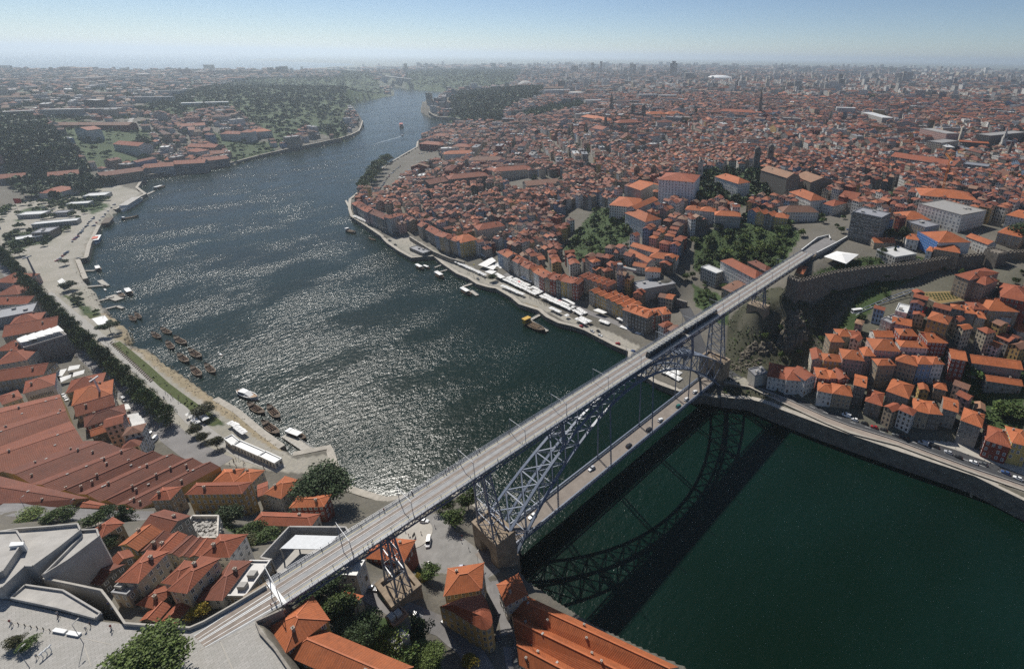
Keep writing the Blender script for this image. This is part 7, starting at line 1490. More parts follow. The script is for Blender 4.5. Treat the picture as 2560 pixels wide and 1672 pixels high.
for x, y, x2, y2, k, c, lb in [(430,672,490,685,'car','w','white hatchback by the traffic island, behind the big white van'),(470,722,540,755,'van','w','large white delivery van on the roundabout square'),(613,668,600,740,'van','w','white van driving away from the traffic island'),(585,520,640,525,'car','w','white car half under the deck at the top of the roundabout square'),(625,825,680,850,'car','k','black car alone in the middle of the roundabout square'),(850,842,910,840,'car','b','blue car hidden behind the tan house ridge')]: car(at(8,x,y+10,11.24), facing(8,(x,y),(x2,y2),11.2), k, c, lb)
for x, y, x2, y2, k, c, lb in [(225,1000,300,1015,'car','s','silver car parked beside the pylon plinth'),(303,1050,330,1095,'car','t','teal green car parked beside the pylon plinth'),(530,1185,590,1230,'car','g','dark car in the shade of the pylon'),(730,1240,780,1275,'car','g','dark car parked against the curved ochre house'),(1217,1520,1225,1580,'car','k','black car at the bottom edge beside the orange warehouse'),(1095,1330,1100,1390,'car','k','dark car in the shaded lane beside the curved ochre house')]: p = at(8,x,y); p[2] += .1; car(p, facing(8,(x,y),(x2,y2)), k, c, lb)
d0 = 0.
for s, y, f, c, lb in [(64,-1.5,1,'w','white car under the far end of the arch on the low deck'),(54,-1.8,1,'w','white car on the low road deck nearest the far pier'),(45,-1.9,1,'t','teal car on the low road deck'),(27,-1.6,1,'w','white car in the middle of the low road deck'),(-2,-1.7,1,'k','black car on the low road deck, nearer one of two'),(-28,1.6,-1,'s','silver car on the low road deck coming towards the near pier'),(-68,1.3,-1,'w','white car half hidden by the near arch foot')]: car((s, y, LOW+.01), 0 if f > 0 else math.pi, 'car', c, lb)
car((16, -1.7, LOW+.01), 0, 'car', 'k', 'small dark car behind the white car on the low road deck')
for i, (x, y, k, c, dsc) in enumerate([(1150,1322,'van','w','white van leading the queue'),(1208,1350,'car','w','white car second in the queue'),(1275,1375,'car','k','black car third in the queue'),(1343,1402,'car','r','dark red car in the queue'),(1408,1420,'car','k','black car behind the dark red one'),(1492,1458,'car','g','dark grey car with a dark one beside it'),(1560,1480,'car','k','black car just before the grey minivan'),(1680,1515,'van','s','silver minivan in the queue')]): car(at(6,x,y+6,11.36), facing(6,(x,y),(x-60,y-24),11.3), k, c, dsc+' on the riverside road')
for i, (x, y, k, c, dsc) in enumerate([(1765,8,'car','k','black car'),(1855,49,'car','s','silver car'),(1925,82,'car','k','black car after the silver one'),(2030,118,'car','w','white car'),(2095,128,'car','g','dark grey car'),(2250,190,'car','b','blue car'),(2335,228,'car','w','white car at the very edge')]): car(at(9,x,y+6,11.36), facing(9,(x,y),(x-60,y-27),11.3), k, c, dsc+' on the riverside road near the right edge')
for i, (x, y, k, c, dsc) in enumerate([(1430,1362,'car','r','red car parked by the house fronts'),(1478,1372,'car','w','white car parked by the house fronts'),(1520,1455,'car','k','dark car parked at the pavement side')]): car(at(6,x,y+4,11.45), facing(6,(x,y),(x-60,y-22),11.3), k, c, dsc+' of the roadside row')
for x, y, x2, y2, k, c, lb in [(1745,740,1790,765,'car','s','silver car on the quay, first of the parked trio'),(1788,740,1830,765,'car','k','black car on the quay, in the parked trio'),(1800,768,1840,785,'car','w','white car on the quay, in the parked trio'),(1922,825,1880,812,'car','r','red car alone on the quay near the bridge'),(2028,878,2000,862,'car','b','dark blue car on the quay right under the deck'),(1668,705,1640,690,'car','r','dark red car beside the last quay parasols'),(385,142,420,150,'car','k','black car on the wide stone quay'),(710,235,730,250,'van','b','blue van by the moored boats'),(930,285,960,295,'car','y','yellow car at the white tent square'),(955,378,975,390,'car','g','dark car above the slipway'),(345,112,380,115,'car','g','dark car at the near end of the wide quay')]: car(at(5,x,y+5,4.1), facing(5,(x,y),(x2,y2),4), k, c, lb)
for x, y, x2, y2, k, c, lb in [(848,945,880,975,'car','k','black car driving on the south quay road'),(862,1050,885,1080,'van','w','white van on the south quay road by the awnings'),(1015,1280,1060,1275,'van','w','white van parked askew below the awnings'),(1070,1328,1040,1360,'van','w','white van parked at the warehouse corner'),(240,355,270,390,'van','w','white minibus on the south quay road'),(137,245,160,255,'car','w','white car at the upper quay road'),(545,72,580,72,'car','k','black car on the empty cruise quay'),(110,262,130,270,'car','s','silver car at the crossing of the quay road'),(445,1020,460,1045,'car','w','white car in the lane below the lettered lodge, first of two'),(462,1045,475,1070,'car','w','white car in the lane below the lettered lodge, second of two')]: p = at(4,x,y+5); p[2] += .12; car(p, facing(4,(x,y),(x2,y2)), k, c, lb)
# rows of parked cars on the south quay and the river point
k_ = 0
for t, p, q, n, ph in ((1,(500,1400),(655,1225),16,'along the curved quay road by the ferry'),(1,(290,1165),(490,1090),14,'on the sandy car park of the south quay'),(1,(640,1300),(800,1130),8,'beside the moored ferry'),(1,(390,1535),(480,1460),7,'beside the cable-car hall'),(2,(320,960),(420,870),14,'behind the waterside tree row'),(2,(265,1040),(330,960),10,'under the waterside tree row'),(2,(540,790),(680,770),8,'on the open customs quay'),(2,(370,840),(500,765),7,'at the edge of the open customs quay'),(3,(1150,1330),(1230,1260),3,'at the tunnel ramp'),(6,(1575,245),(1660,250),3,'beside the white flat-roofed hall')):
    for i in range(n):
        f = (i+.5)/n; pt = G(t, p[0]+(q[0]-p[0])*f+rnd.uniform(-3, 3), p[1]+(q[1]-p[1])*f+rnd.uniform(-3, 3))
        if inpoly(np.array([pt[0]]), np.array([pt[1]]), RIV)[0]: continue
        c = rnd.choice('wwskgkrb'); pt[2] += .05; car(pt, facing(t, p, q)+rnd.choice((0, math.pi/2))+rnd.uniform(-.1, .1), 'car', c, f'{CNM[c]} car parked {ph}', f'cars parked {ph}', math.dist(pt[:2], CAM[:2]) < 600)
# ------------------------------------------------------------------ boats
def hull(L, Wd, Hh, sheer=.5, mat=0, deck=1, rise=.0):
    b = MB(); secs = []
    for i in range(11):
        f = i/10*2-1; w = Wd/2*(1-abs(f)**(3.2 if f < 0 else 2.4)*(.82 if f < 0 else .97)); z = Hh+sheer*abs(f)**3+rise*(max(-f, 0)**4); secs.append([(f*L/2, -w, z), (f*L/2, -w*.72, -.45), (f*L/2, w*.72, -.45), (f*L/2, w, z)])
    for a, c in zip(secs, secs[1:]):
        for i in range(3): b.poly([a[i], c[i], c[i+1], a[i+1]][::-1], mat)
        b.poly([(a[0][0], a[0][1]*.86, a[0][2]-.35), (c[0][0], c[0][1]*.86, c[0][2]-.35), (c[3][0], c[3][1]*.86, c[3][2]-.35), (a[3][0], a[3][1]*.86, a[3][2]-.35)], deck)
        for s, k in ((0, 1), (3, -1)): q = [a[s], c[s], (c[s][0], c[s][1]*.86, c[s][2]), (a[s][0], a[s][1]*.86, a[s][2])]; b.poly(q[::-1] if k < 0 else q, 2); b.poly([(a[s][0], a[s][1]*.86, a[s][2]), (c[s][0], c[s][1]*.86, c[s][2]), (c[s][0], c[s][1]*.86, c[s][2]-.36), (a[s][0], a[s][1]*.86, a[s][2]-.36)], deck)
    b.poly(secs[0], mat); b.poly(secs[-1][::-1], mat); return b
DK = plain('dark_hull', (.035, .028, .024), False, .5, .25); BRN = plain('boat_deck', (.10, .07, .048), False, .75, .3, 1.5); GUN = plain('gunwale', (.2, .13, .07), False, .6, .2)
RAB = hull(18, 4.2, 1.0, 1.2, 0, 1, .8).mesh('hull', [DK, BRN, GUN]); TOUR = hull(17, 4.6, 1.3, .9, 0, 1).mesh('hull', [DK, BRN, GUN]); YAC = hull(15, 4.2, 1.4, .7, 0, 1).mesh('hull', [M['white'], plain('teak', (.34, .22, .13), False, .7, .2), M['white']])
BAR = MB()
for i in range(4):
    for j in range(3): BAR.tube([(-3.2+i*1.5, -1.1+j*1.1-.0, 1.0), (-3.2+i*1.5+1.2, -1.1+j*1.1, 1.0)], .42, 8)
BAR = BAR.mesh('barrel_row', plain('barrel', (.10, .055, .03), False, .6, .3, 1.)); MAST = MB().tube([(0, 0, .4), (0, 0, 8.5)], [.11, .06], 6).bar((0, -2.6, 6.6), (0, 2.6, 6.6), .1).mesh('mast', M['wood']); OAR = MB().tube([(-5, 0, 2.6), (-13, .6, .1)], .1, 6).bar((-11, .45, .8), (-13.4, .65, -.1), .5, .08).mesh('steering_oar', M['wood'])
PLAT = MB().box((-6.6, -1.5, 2.2), (-4.4, 1.5, 2.35)).bar((-6.4, -1.3, .6), (-6.4, -1.3, 2.3), .12).bar((-6.4, 1.3, .6), (-6.4, 1.3, 2.3), .12).bar((-4.6, -1.3, .6), (-4.6, -1.3, 2.3), .12).bar((-4.6, 1.3, .6), (-4.6, 1.3, 2.3), .12).mesh('helm_platform', BRN)
CANO = MB().box((-4.5, -1.8, 2.9), (3.6, 1.8, 3.05), 0)
for x in (-4.2, -.5, 3.3):
    for y in (-1.65, 1.65): CANO.bar((x, y, .9), (x, y, 2.95), .09, None, 1)
CANO = CANO.mesh('canopy', [M['canvas'], M['steel']]); SEAT = MB()
for i in range(9): SEAT.box((-4.6+i*.95, -1.5, 1.), (-4.2+i*.95, 1.5, 1.45))
SEAT = SEAT.mesh('bench_row', GUN); CAB = MB().box((-6.8, -1.5, 1), (-4.9, 1.5, 3.), 0).box((-6.83, -1.2, 1.9), (-4.87, 1.2, 2.6), 1).box((-7, -1.7, 3), (-4.7, 1.7, 3.15), 0).mesh('wheelhouse', [M['white'], M['glass']]); CABY = MB().box((-7.4, -2, .8), (-5.0, 2, 3.4), 0).box((-7.6, -2.2, 3.4), (-4.8, 2.2, 3.6), 0).box((-4.99, -1.6, 2), (-4.96, 1.6, 2.9), 1).mesh('wheelhouse', [plain('boat_yellow', (.55, .33, .04), False, .5, .15), M['glass']])
YC = MB()
loft(YC, [[(-5, -1.6, 1), (-5, 1.6, 1), (-4.6, 1.4, 2.6), (-4.6, -1.4, 2.6)], [(1, -1.5, 1), (1, 1.5, 1), (-.3, 1.2, 2.6), (-.3, -1.2, 2.6)], [(3.2, -1.1, 1), (3.2, 1.1, 1), (3.1, 1., 1.1), (3.1, -1., 1.1)]]); YC = YC.mesh('cabin', M['white']); YG = MB().box((-4.3, -1.62, 1.7), (-.6, 1.62, 2.3)).mesh('window_band', M['glass'])
def boat(t, x, y, x2, y2, kind, label, s=1., group=None):
    p = P(t, x, y, 0.3); a = facing(t, (x, y), (x2, y2), 0); e = empty('boat', (p[0], p[1], 0.02), a, label, 'boat', group); e.scale = (s, s, s)
    ps = dict(rab=[('hull', RAB), ('barrel_row', BAR), ('mast', MAST), ('steering_oar', OAR), ('helm_platform', PLAT)], tour=[('hull', TOUR), ('canopy', CANO), ('bench_row', SEAT), ('wheelhouse', CAB)], open=[('hull', TOUR), ('bench_row', SEAT), ('wheelhouse', CAB), ('mast', MAST)], yellow=[('hull', TOUR), ('bench_row', SEAT), ('wheelhouse', CABY)], yacht=[('hull', YAC), ('cabin', YC), ('window_band', YG)])[kind]
    for n, me in ps: link(n, me, e)
    return e
for x, y, x2, y2, k, s, lb in [(682,150,700,185,'tour',1.0,'brown-roofed tour boat at the end of the uppermost jetty'),(842,330,865,350,'open',.95,'dark tour boat beside the pale pontoon, left of a pair'),(895,312,915,335,'tour',1.1,'large tour boat with a red-topped canopy, right of a pair by the pontoon'),(920,492,938,506,'rab',.85,'dark wine boat, left of the pair moored off the pontoon'),(958,475,975,492,'rab',.85,'dark wine boat, right of the pair moored off the pontoon'),
   (1085,610,1105,622,'rab',.9,'wine boat with a pale canopy at the head of the left moored line'),(1155,580,1180,592,'rab',.95,'wine boat at the head of the right moored line'),(1180,680,1200,702,'rab',.95,'wine boat second in the left moored line'),(1253,648,1290,668,'rab',1.1,'long wine boat second in the right moored line'),(1272,770,1300,792,'rab',1.05,'wine boat with red barrels, third in the left moored line'),(1355,738,1390,760,'rab',1.1,'wine boat third in the right moored line'),(1362,862,1390,888,'rab',1.05,'wine boat last in the left moored line'),(1458,842,1485,866,'rab',1.,'wine boat last in the right moored line'),
   (1715,1022,1780,1045,'yacht',1.35,'white motor yacht moored off the promenade'),(1778,1118,1815,1140,'rab',1.05,'wine boat moored just below the white yacht'),(1897,1142,1925,1172,'rab',1.05,'wine boat with a red bow right of the white yacht'),(1878,1252,1920,1282,'rab',1.1,'wine boat with a yellow stern near the boat landing'),(2052,1300,2110,1322,'tour',1.,'tour boat with a cream canopy beside the landing pontoon'),(1528,738,1540,746,'yacht',.35,'tiny blue-covered boat alone in the glitter'),(728,290,735,296,'yacht',.4,'tiny dinghy below the empty jetty')]: boat(4, x, y, x2, y2, k, lb, s)
for x, y, x2, y2, k, s, lb in [(552,305,590,325,'tour',1.,'tour boat with white seats, first at the stone quay'),(600,302,625,312,'tour',.7,'small tour boat tucked inside the first one at the stone quay'),(690,362,735,390,'tour',1.15,'tour boat with a broad white canopy at the second jetty'),(872,475,915,500,'tour',1.15,'tour boat with a white canopy beside a long pontoon'),(1345,715,1400,742,'yellow',1.6,'large open boat with a yellow wheelhouse moored near the bridge'),(225,108,260,118,'rab',.8,'dark wine boat under the quay of the river point'),(75,55,120,68,'open',1.3,'grey work boat moored at the river point')]: boat(5, x, y, x2, y2, k, lb, s)
boat(1, 1105, 1025, 1140, 1015, 'tour', 'small ferry leaving the cruise quay', 1.3); boat(1, 900, 1232, 930, 1226, 'open', 'low open boat off the cruise quay', 1.1); boat(2, 432, 662, 448, 655, 'yacht', 'white speedboat trailing a long wake', .9); boat(1,1877,1015,1885,1010,'yacht','lone tiny boat far out in the wide bend',.35)
wk = MB(); a, b = P(2,425,668), P(2,200,730); dv = (b-a)[:2]; n_ = np.array([-dv[1], dv[0]])/np.hypot(*dv)
for i in range(24): f, g = i/24, (i+1)/24; p, q = a[:2]+dv*f, a[:2]+dv*g; w0, w1 = 1.2+2.2*f, 1.2+2.2*g; wk.poly([(*(p-n_*w0*(1-f)), .03), (*(q-n_*w1*(1-g)), .03), (*(q+n_*w1*(1-g)), .03), (*(p+n_*w0*(1-f)), .03)][::-1])
o = wk.obj('wake', plain('foam', (.35, .42, .45), False, .5, .3, .3)); o['kind'] = 'stuff'; o['label'] = 'pale wake behind the speedboat'
def ship(t, x, y, x2, y2, L, Wd, cols, decks, label, blocks=None, name='ship'):
    p = P(t, x, y, 0); e = empty(name, (p[0], p[1], 0), facing(t, (x, y), (x2, y2), 0), label, 'ship'); hullm = hull(L, Wd, 2.6, .8, 0, 1).mesh('hull', [cols[0], M['concrete'], cols[0]]); link('hull', hullm, e)
    for k in range(decks):
        x0, x1 = -L*.42+k*L*.03, L*.3-k*L*.05; w = Wd*.44-k*.2; z = 2.3+k*2.6; MB().box((x0, -w, z), (x1, w, z+2.45)).obj('deck_house', cols[1], e); MB().box((x0+1, -w-.04, z+.9), (x1-1, w+.04, z+1.9)).obj('window_band', M['glass'], e); MB().box((x0-.5, -w-.5, z+2.45), (x1+.8, w+.5, z+2.6)).obj('deck_floor', cols[2], e)
    if blocks: MB().box(blocks[0], blocks[1]).obj('cargo', blocks[2], e)
    return e
ship(1, 922, 1142, 1010, 1085, 78, 11, (M['white'], M['white'], M['concrete']), 2, 'long white river cruise ship moored at the south quay', name='cruise_ship')
ship(1, 672, 1392, 700, 1345, 30, 8, (M['white'], plain('ferry_blue', (.06, .13, .3), False, .5, .1), M['white']), 1, 'white and blue ferry moored at the quay corner', ((-8, -2.4, 5), (2, 2.4, 5.6), plain('red_canopy', (.5, .09, .04), False, .6, .1)), 'ferry'); ship(1, 755, 1268, 800, 1215, 40, 8, (DK, plain('rust_brown', (.22, .10, .07), False, .7, .2), BRN), 1, 'dark red-brown river ship moored behind the ferry', name='river_ship')
ship(2, 425, 600, 420, 625, 46, 13, (plain('hull_red', (.35, .04, .03), False, .5, .1), M['white'], M['white']), 1, 'red cargo ship sailing down the middle of the river', ((-14, -5, 4.6), (16, 5, 9.5), plain('cargo_red', (.42, .07, .05), False, .6, .2)), 'cargo_ship')
# jetties
def jetty(t, pts, w, label, z=.9):
    ps = [P(t, x, y, z)[:2] for x, y in pts]; e = empty('jetty', (*ps[0], 0), 0, label, 'jetty'); o0 = np.array(ps[0])
    for a, b in zip(ps, ps[1:]):
        d = (b-a)/np.hypot(*(b-a)); q = np.array([-d[1], d[0]])*w/2; m = MB().prism([a-q-o0, b-q-o0, b+q-o0, a+q-o0], .4, z); m.obj('deck', M['walk'], e); r = MB()
        for s in (-1, 1): r.bar((*(a+q*s*.95-o0), z+1), (*(b+q*s*.95-o0), z+1), .08); n = max(2, int(np.hypot(*(b-a))/3)); [r.bar((*(a+(b-a)*k/n+q*s*.95-o0), z), (*(a+(b-a)*k/n+q*s*.95-o0), z+1), .08) for k in range(n+1)]
        r.obj('railing', M['steel'], e)
for t, pts, w, lb in ((4,[(545,158),(655,155)],2.2,'thin jetty leading to the brown-roofed tour boat'),(4,[(590,268),(705,258),(735,262)],2.5,'thin jetty with an empty platform'),(4,[(690,222),(740,262)],4,'wooden platform at the end of the empty jetty'),(4,[(660,368),(790,340)],2.5,'jetty leading to the pale pontoon'),(4,[(760,330),(830,355)],7,'pale green pontoon beside two tour boats'),(4,[(690,430),(810,400),(850,415)],2.5,'double gangway below the pale pontoon'),(4,[(1975,1290),(2200,1440)],4.5,'long landing pontoon at the rocky beach corner'),(5,[(655,300),(710,280)],2,'gangway of the second jetty boat'),(5,[(690,330),(770,308)],2,'short gangway at the stone quay'),(5,[(850,432),(935,405)],3,'sloping gangway to the long pontoon'),(5,[(905,460),(950,492)],3.5,'long pontoon beside the white-canopied boat'),(5,[(1310,665),(1395,620)],3,'sloping white gangway to the yellow-wheelhouse boat'),(5,[(1320,672),(1435,740)],3,'floating pontoon behind the yellow-wheelhouse boat'),(2,[(40,1110),(60,1150)],3,'small landing stage at the river point'),(1,[(1000,1075),(1065,1045)],4,'gangway at the head of the cruise ship')): jetty(t, pts, w, lb)
# ------------------------------------------------------------------ parasols and awnings
PCAN = MB()
for i in range(4): a = [(-.5, -.5), (.5, -.5), (.5, .5), (-.5, .5)]; p, q = a[i], a[(i+1) % 4]; PCAN.poly([(*p, 0), (*q, 0), (0, 0, .22)]); PCAN.poly([(*p, -.06), (*q, -.06), (*q, 0), (*p, 0)]); PCAN.poly([(*q, -.06), (*p, -.06), (0, 0, .16)])
M['cloth'] = plain('parasol_cloth', None, False, .85, .1, .4); PCAN = PCAN.mesh('canopy', M['cloth']); PPOL = MB().tube([(0, 0, 0), (0, 0, 2.9)], .04, 6).box((-.35, -.35, 0), (.35, .35, .1)).mesh('pole', M['steel'])
def parasol(p, a, s, label, group, c=(.8, .79, .76), h=2.5):
    e = empty('parasol', tuple(p), a, label, 'parasol', group); o = link('canopy', PCAN, e, c); o.location = (0, 0, h); o.scale = (s, s, s*.9); link('pole', PPOL, e)
def parrow(t, p, q, n, rows, gap, s, label, group, z=None, c=(.8, .79, .76), jit=.3):
    a0, b0 = at(t, *p, z), at(t, *q, z); d = (b0-a0)[:2]; L_ = np.hypot(*d); d /= L_; nn = np.array([-d[1], d[0]]); ang = math.atan2(d[1], d[0])
    for r in range(rows):
        for i in range(n):
            if rnd.random() < .08: continue
            x = a0[:2]+d*(L_*(i+.5)/n+rnd.uniform(-jit, jit))+nn*((r-(rows-1)/2)*gap+rnd.uniform(-jit, jit)); zz = max(Hs(*x), 3.) if z is None else z; parasol((*x, zz+.1), ang+rnd.uniform(-.06, .06), s*rnd.uniform(.9, 1.08), label, group, c, rnd.uniform(2.4, 2.7))
for p, q, n, rows, lb in [((1155,385),(1385,495),15,3,'white square parasol in the dense triple rows at the middle of the old quay'),((1400,505),(1610,600),14,2,'white square parasol in the double rows below the old arcaded wall'),((1120,440),(1275,505),9,1,'white parasol in the outer row along the quay edge'),((1455,595),(1580,655),7,1,'white parasol in the outer row opposite the gangway'),((800,275),(1010,370),13,1,'white parasol in the line past the moored tour boats'),((1630,605),(1690,640),4,2,'white parasol in the block beside the dark terrace tables'),((1650,665),(1720,700),4,2,'white parasol in the block by the dark red car'),((1800,685),(1860,705),4,1,'white parasol of the last cafe before the bridge'),((1945,725),(1985,740),3,1,'white parasol right under the upper street wall end'),((2060,760),(2140,790),4,2,'cream parasol of the cafe at the foot of the bridge')]: parrow(5, p, q, n, rows, 4.2, 3.6, lb, lb.split(' ', 1)[1], 4.05)
parrow(5, (1085,285), (1165,325), 4, 2, 5, 5, 'large white parasol between the tents and the long terrace', 'large parasols by the tents', 4.1); parrow(5, (1255,380), (1335,415), 4, 1, 4, 4, 'white parasol on the upper street by the long terrace', 'parasols on the upper street'); parrow(5, (1930,668), (2130,745), 11, 1, 4, 4.2, 'white parasol in the line along the dark balconied houses', 'parasols along the dark houses'); parrow(2, (100,1245), (190,1270), 7, 1, 4, 4, 'white parasol on the terrace round the river point', 'parasols of the river point'); parrow(2, (480,1275), (520,1310), 3, 2, 5, 4.5, 'white parasol in the small square behind the quay', 'parasols of the small square')
for x, y in ((1240,415),(1522,548)): parasol((*P(5,x,y,4.1)[:2], 4.1), .5, 3.6, 'red parasol among the white ones '+('in the triple rows' if x < 1400 else 'in the double rows'), None, (.6, .03, .04))
def awning(t, pts, h, label, c=None, z=None, name='awning'):
    ps = [P(t, x, y, (z if z is not None else Hs(*G(t, x, y)[:2]))+h)[:2] for x, y in pts]; m_ = sum(ps)/len(ps); g = z if z is not None else Hs(*m_); e = empty(name, (*m_, g), 0, label, 'awning'); zz = [h, h, h+.7, h+.7]; MB().prism([p-m_ for p in ps], [v-.1 for v in (zz if True else 0)], zz).obj('canopy', M['cloth'], e, c or (.78, .77, .74))
    for p in ps: MB().tube([(*(p-m_)*.95, 0), (*(p-m_)*.95, h)], .06, 5).obj('post', M['steel'], e)
for t, pts, lb in ((5,[(955,285),(1010,300),(1080,255),(1050,230)],'widest white tent on the riverside square'),(5,[(1000,330),(1050,345),(1085,325),(1035,318)],'cream tent nearer the water on the riverside square'),(5,[(1060,345),(1110,375),(1145,365),(1090,335)],'cream tent beside the round tree'),(5,[(1010,300),(1060,318),(1085,292),(1060,285)],'small white tent between the two larger tents'),(5,[(1750,592),(1820,615),(1850,605),(1785,578)],'long white awning in front of the joined ochre houses'),(5,[(1530,515),(1615,552),(1628,545),(1545,505)],'narrow white awning below the narrow balconied houses'),(5,[(960,205),(1000,225),(1015,218),(975,198)],'white awning beside the tall cream block'),
   (4,[(380,880),(430,885),(470,845),(400,852)],'white tent on the hotel terrace, nearest the lane'),(4,[(420,925),(490,900),(500,885),(415,900)],'white tent on the hotel terrace, lowest'),(4,[(465,845),(545,835),(560,815),(480,822)],'white tent on the hotel terrace, farthest'),(4,[(500,888),(580,870),(590,850),(510,865)],'white tent on the hotel terrace, next to the road'),
   (4,[(880,1175),(965,1160),(960,1145),(875,1160)],'striped white awning strip, first of four by the quay road'),(4,[(885,1192),(985,1178),(975,1163),(882,1177)],'striped white awning strip, second of four by the quay road'),(4,[(900,1212),(1000,1197),(995,1181),(890,1195)],'striped white awning strip, third of four by the quay road'),(4,[(910,1240),(1015,1220),(1008,1200),(905,1215)],'striped white awning strip, fourth of four by the quay road'),(4,[(845,1120),(905,1110),(890,1080),(840,1095)],'pale grey awning behind the white van on the quay road'),(4,[(395,230),(440,265),(475,250),(430,212)],'white cafe tent on the upper promenade')): awning(t, pts, 3, lb)
parrow(4, (1600,1225), (1705,1300), 7, 1, 3, 3.2, 'round-looking white parasol in the single row above the beach', 'parasols above the beach', 5.1); parrow(4, (1335,1150), (1410,1225), 4, 2, 4, 3.2, 'white parasol of the promenade cafe by the avenue trees', 'parasols of the promenade cafe', 5.1); parrow(6, (1620,595), (1690,615), 2, 2, 5, 4.2, 'bright red sunshade on the white restaurant terraces', 'red sunshades of the terraces', None, (.6, .02, .03)); parrow(10, (1220,600), (1480,735), 4, 2, 5, 4.2, 'white parasol on the round terrace under the arch', 'parasols under the arch', 4.1)
# ------------------------------------------------------------------ people
def person_mesh(pose):
    sk = {'p': (0, 0, .92), 's': (0, 0, 1.18), 'c': (0, 0, 1.4), 'n': (0, 0, 1.5), 'h': (0, .02, 1.64)}
    st, ar = pose; legs = {-1: st, 1: -st}
    vs = [sk[k] for k in 'pscnh']; ed = [(0, 1), (1, 2), (2, 3), (3, 4)]; rd = [.15, .14, .16, .06, .105]
    for s in (-1, 1):
        f = legs[s]; k = len(vs); vs += [(s*.1, 0, .86), (s*.1, f*.16+.02, .48), (s*.1, f*.34-.03, .08), (s*.11, f*.34+.12, .04)]; ed += [(0, k), (k, k+1), (k+1, k+2), (k+2, k+3)]; rd += [.095, .062, .045, .04]
        k = len(vs); vs += [(s*.19, 0, 1.4), (s*.24, -f*.1+ar*.03, 1.13), (s*.22, -f*.2+.08+ar*.16, .92 if not ar else 1.1)]; ed += [(2, k), (k, k+1), (k+1, k+2)]; rd += [.06, .042, .034]
        for q in range(3): vs.append((vs[k+2][0]+s*(.0+.012*q), vs[k+2][1]+.03+.02*q, vs[k+2][2]-.09)); ed.append((k+2, len(vs)-1)); rd.append(.014)
    me = bpy.data.meshes.new('skeleton'); me.from_pydata(vs, ed, []); o = bpy.data.objects.new('skeleton', me); COL.objects.link(o); md = o.modifiers.new('s', 'SKIN'); sub = o.modifiers.new('u', 'SUBSURF'); sub.levels = sub.render_levels = 1
    for i, r in enumerate(rd): me.skin_vertices[0].data[i].radius = (r, r)
    me.skin_vertices[0].data[0].use_root = True
    out = bpy.data.meshes.new_from_object(o.evaluated_get(bpy.context.evaluated_depsgraph_get())); bpy.data.objects.remove(o); out.materials.clear(); return out
PSK = plain('skin', (.45, .28, .2), False, .6, .05); PHR = plain('hair', (.03, .02, .015), False, .7, .1); SHC = [(.6, .6, .58), (.05, .07, .16), (.35, .04, .04), (.03, .03, .035), (.25, .3, .35), (.5, .42, .25)]; TRC = [(.04, .05, .08), (.16, .14, .11), (.03, .03, .03)]
SHM = [plain('shirt', c, False, .85, .1) for c in SHC]; TRM = [plain('trousers', c, False, .85, .1) for c in TRC]; PBASE = [person_mesh(q) for q in ((.0, 0), (.7, 0), (-.8, 0), (.1, 1))]; PMS = {}
def pmesh(k, s, t):
    if (k, s, t) not in PMS:
        me = PBASE[k].copy(); me.name = 'person'
        for m in (PSK, SHM[s], TRM[t], PHR): me.materials.append(m)
        for f in me.polygons:
            z, x = f.center.z, abs(f.center.x); f.material_index = 3 if z > 1.68 or (z > 1.58 and f.center.y < -.0) else 0 if z > 1.47 else 2 if z < .93 and x < .19 else 0 if (x > .2 and z < 1.12) else 1; f.use_smooth = True
        PMS[k, s, t] = me
    return PMS[k, s, t]
SN = ['white', 'navy', 'red', 'black', 'grey', 'tan']
def person(p, label=None, group=None, a=None):
    k, s, t = rnd.randrange(4), rnd.randrange(6), rnd.randrange(3); o = link('person', pmesh(k, s, t)); o.location = tuple(p); o.rotation_euler = (0, 0, rnd.uniform(0, 6.28) if a is None else a); o.scale = (1, 1, rnd.uniform(.95, 1.06)); sh = SN[s]
    prop(o, label.replace('#', sh), 'person', group); return o
for x, y, wh in [(405,1170,'standing beside the sunken ramp'),(410,1190,'just behind the one at the sunken ramp'),(712,1178,'near the tip of the sunken ramp'),(755,1105,'leaning by the parapet bend, upper one'),(785,1140,'walking along the parapet bend'),(778,1280,'walking alone across the open plaza'),(772,1260,'walking a step ahead on the open plaza'),(75,1225,'at the left end of the bollard row'),(90,1240,'beside the first bollard'),(1030,1258,'standing at the long parapet'),(1250,1240,'by the parapet near the track corner'),(1880,1110,'in a bright vest at the deck joint, left one'),(1912,1095,'in a bright vest at the deck joint, right one'),(630,1245,'between the benches and the ramp'),(600,1275,'near the pale benches'),(260,1465,'beside the white viewing posts')]: person(P(7,x,y+8,62.03), 'person in a # top '+wh)
for s, y, wh in [(-104,5,'leaning on the far railing, first of four'),(-102.5,5.1,'leaning on the far railing, second of four'),(-101,4.9,'leaning on the far railing, third of four'),(-99.8,5.1,'leaning on the far railing, last of four'),(-90,5,'near the far railing above the masonry pier'),(-88.6,5.1,'beside another at the far railing above the pier'),(-74,5,'walking at the far railing past the pier'),(-119,5.1,'at the far railing above the quay, left'),(-117.6,5,'at the far railing above the quay, right'),(-128,5,'walking on the far footway near the plaza'),(-139.5,-5.1,'above the iron pylon, one of three'),(-138,-5,'above the iron pylon, middle of three'),(-136.8,-5.1,'above the iron pylon, last of three'),(-87,-5.1,'on the near footway above the masonry pier'),(-112,5,'strolling on the far footway'),(-60,5.1,'on the far footway near the arch'),(-45,5,'alone at the far railing past the arch haunch'),(95,5,'on the far footway behind the tram')]: person((s, y, DECK+.01), 'person in a # top '+wh+', tram deck')
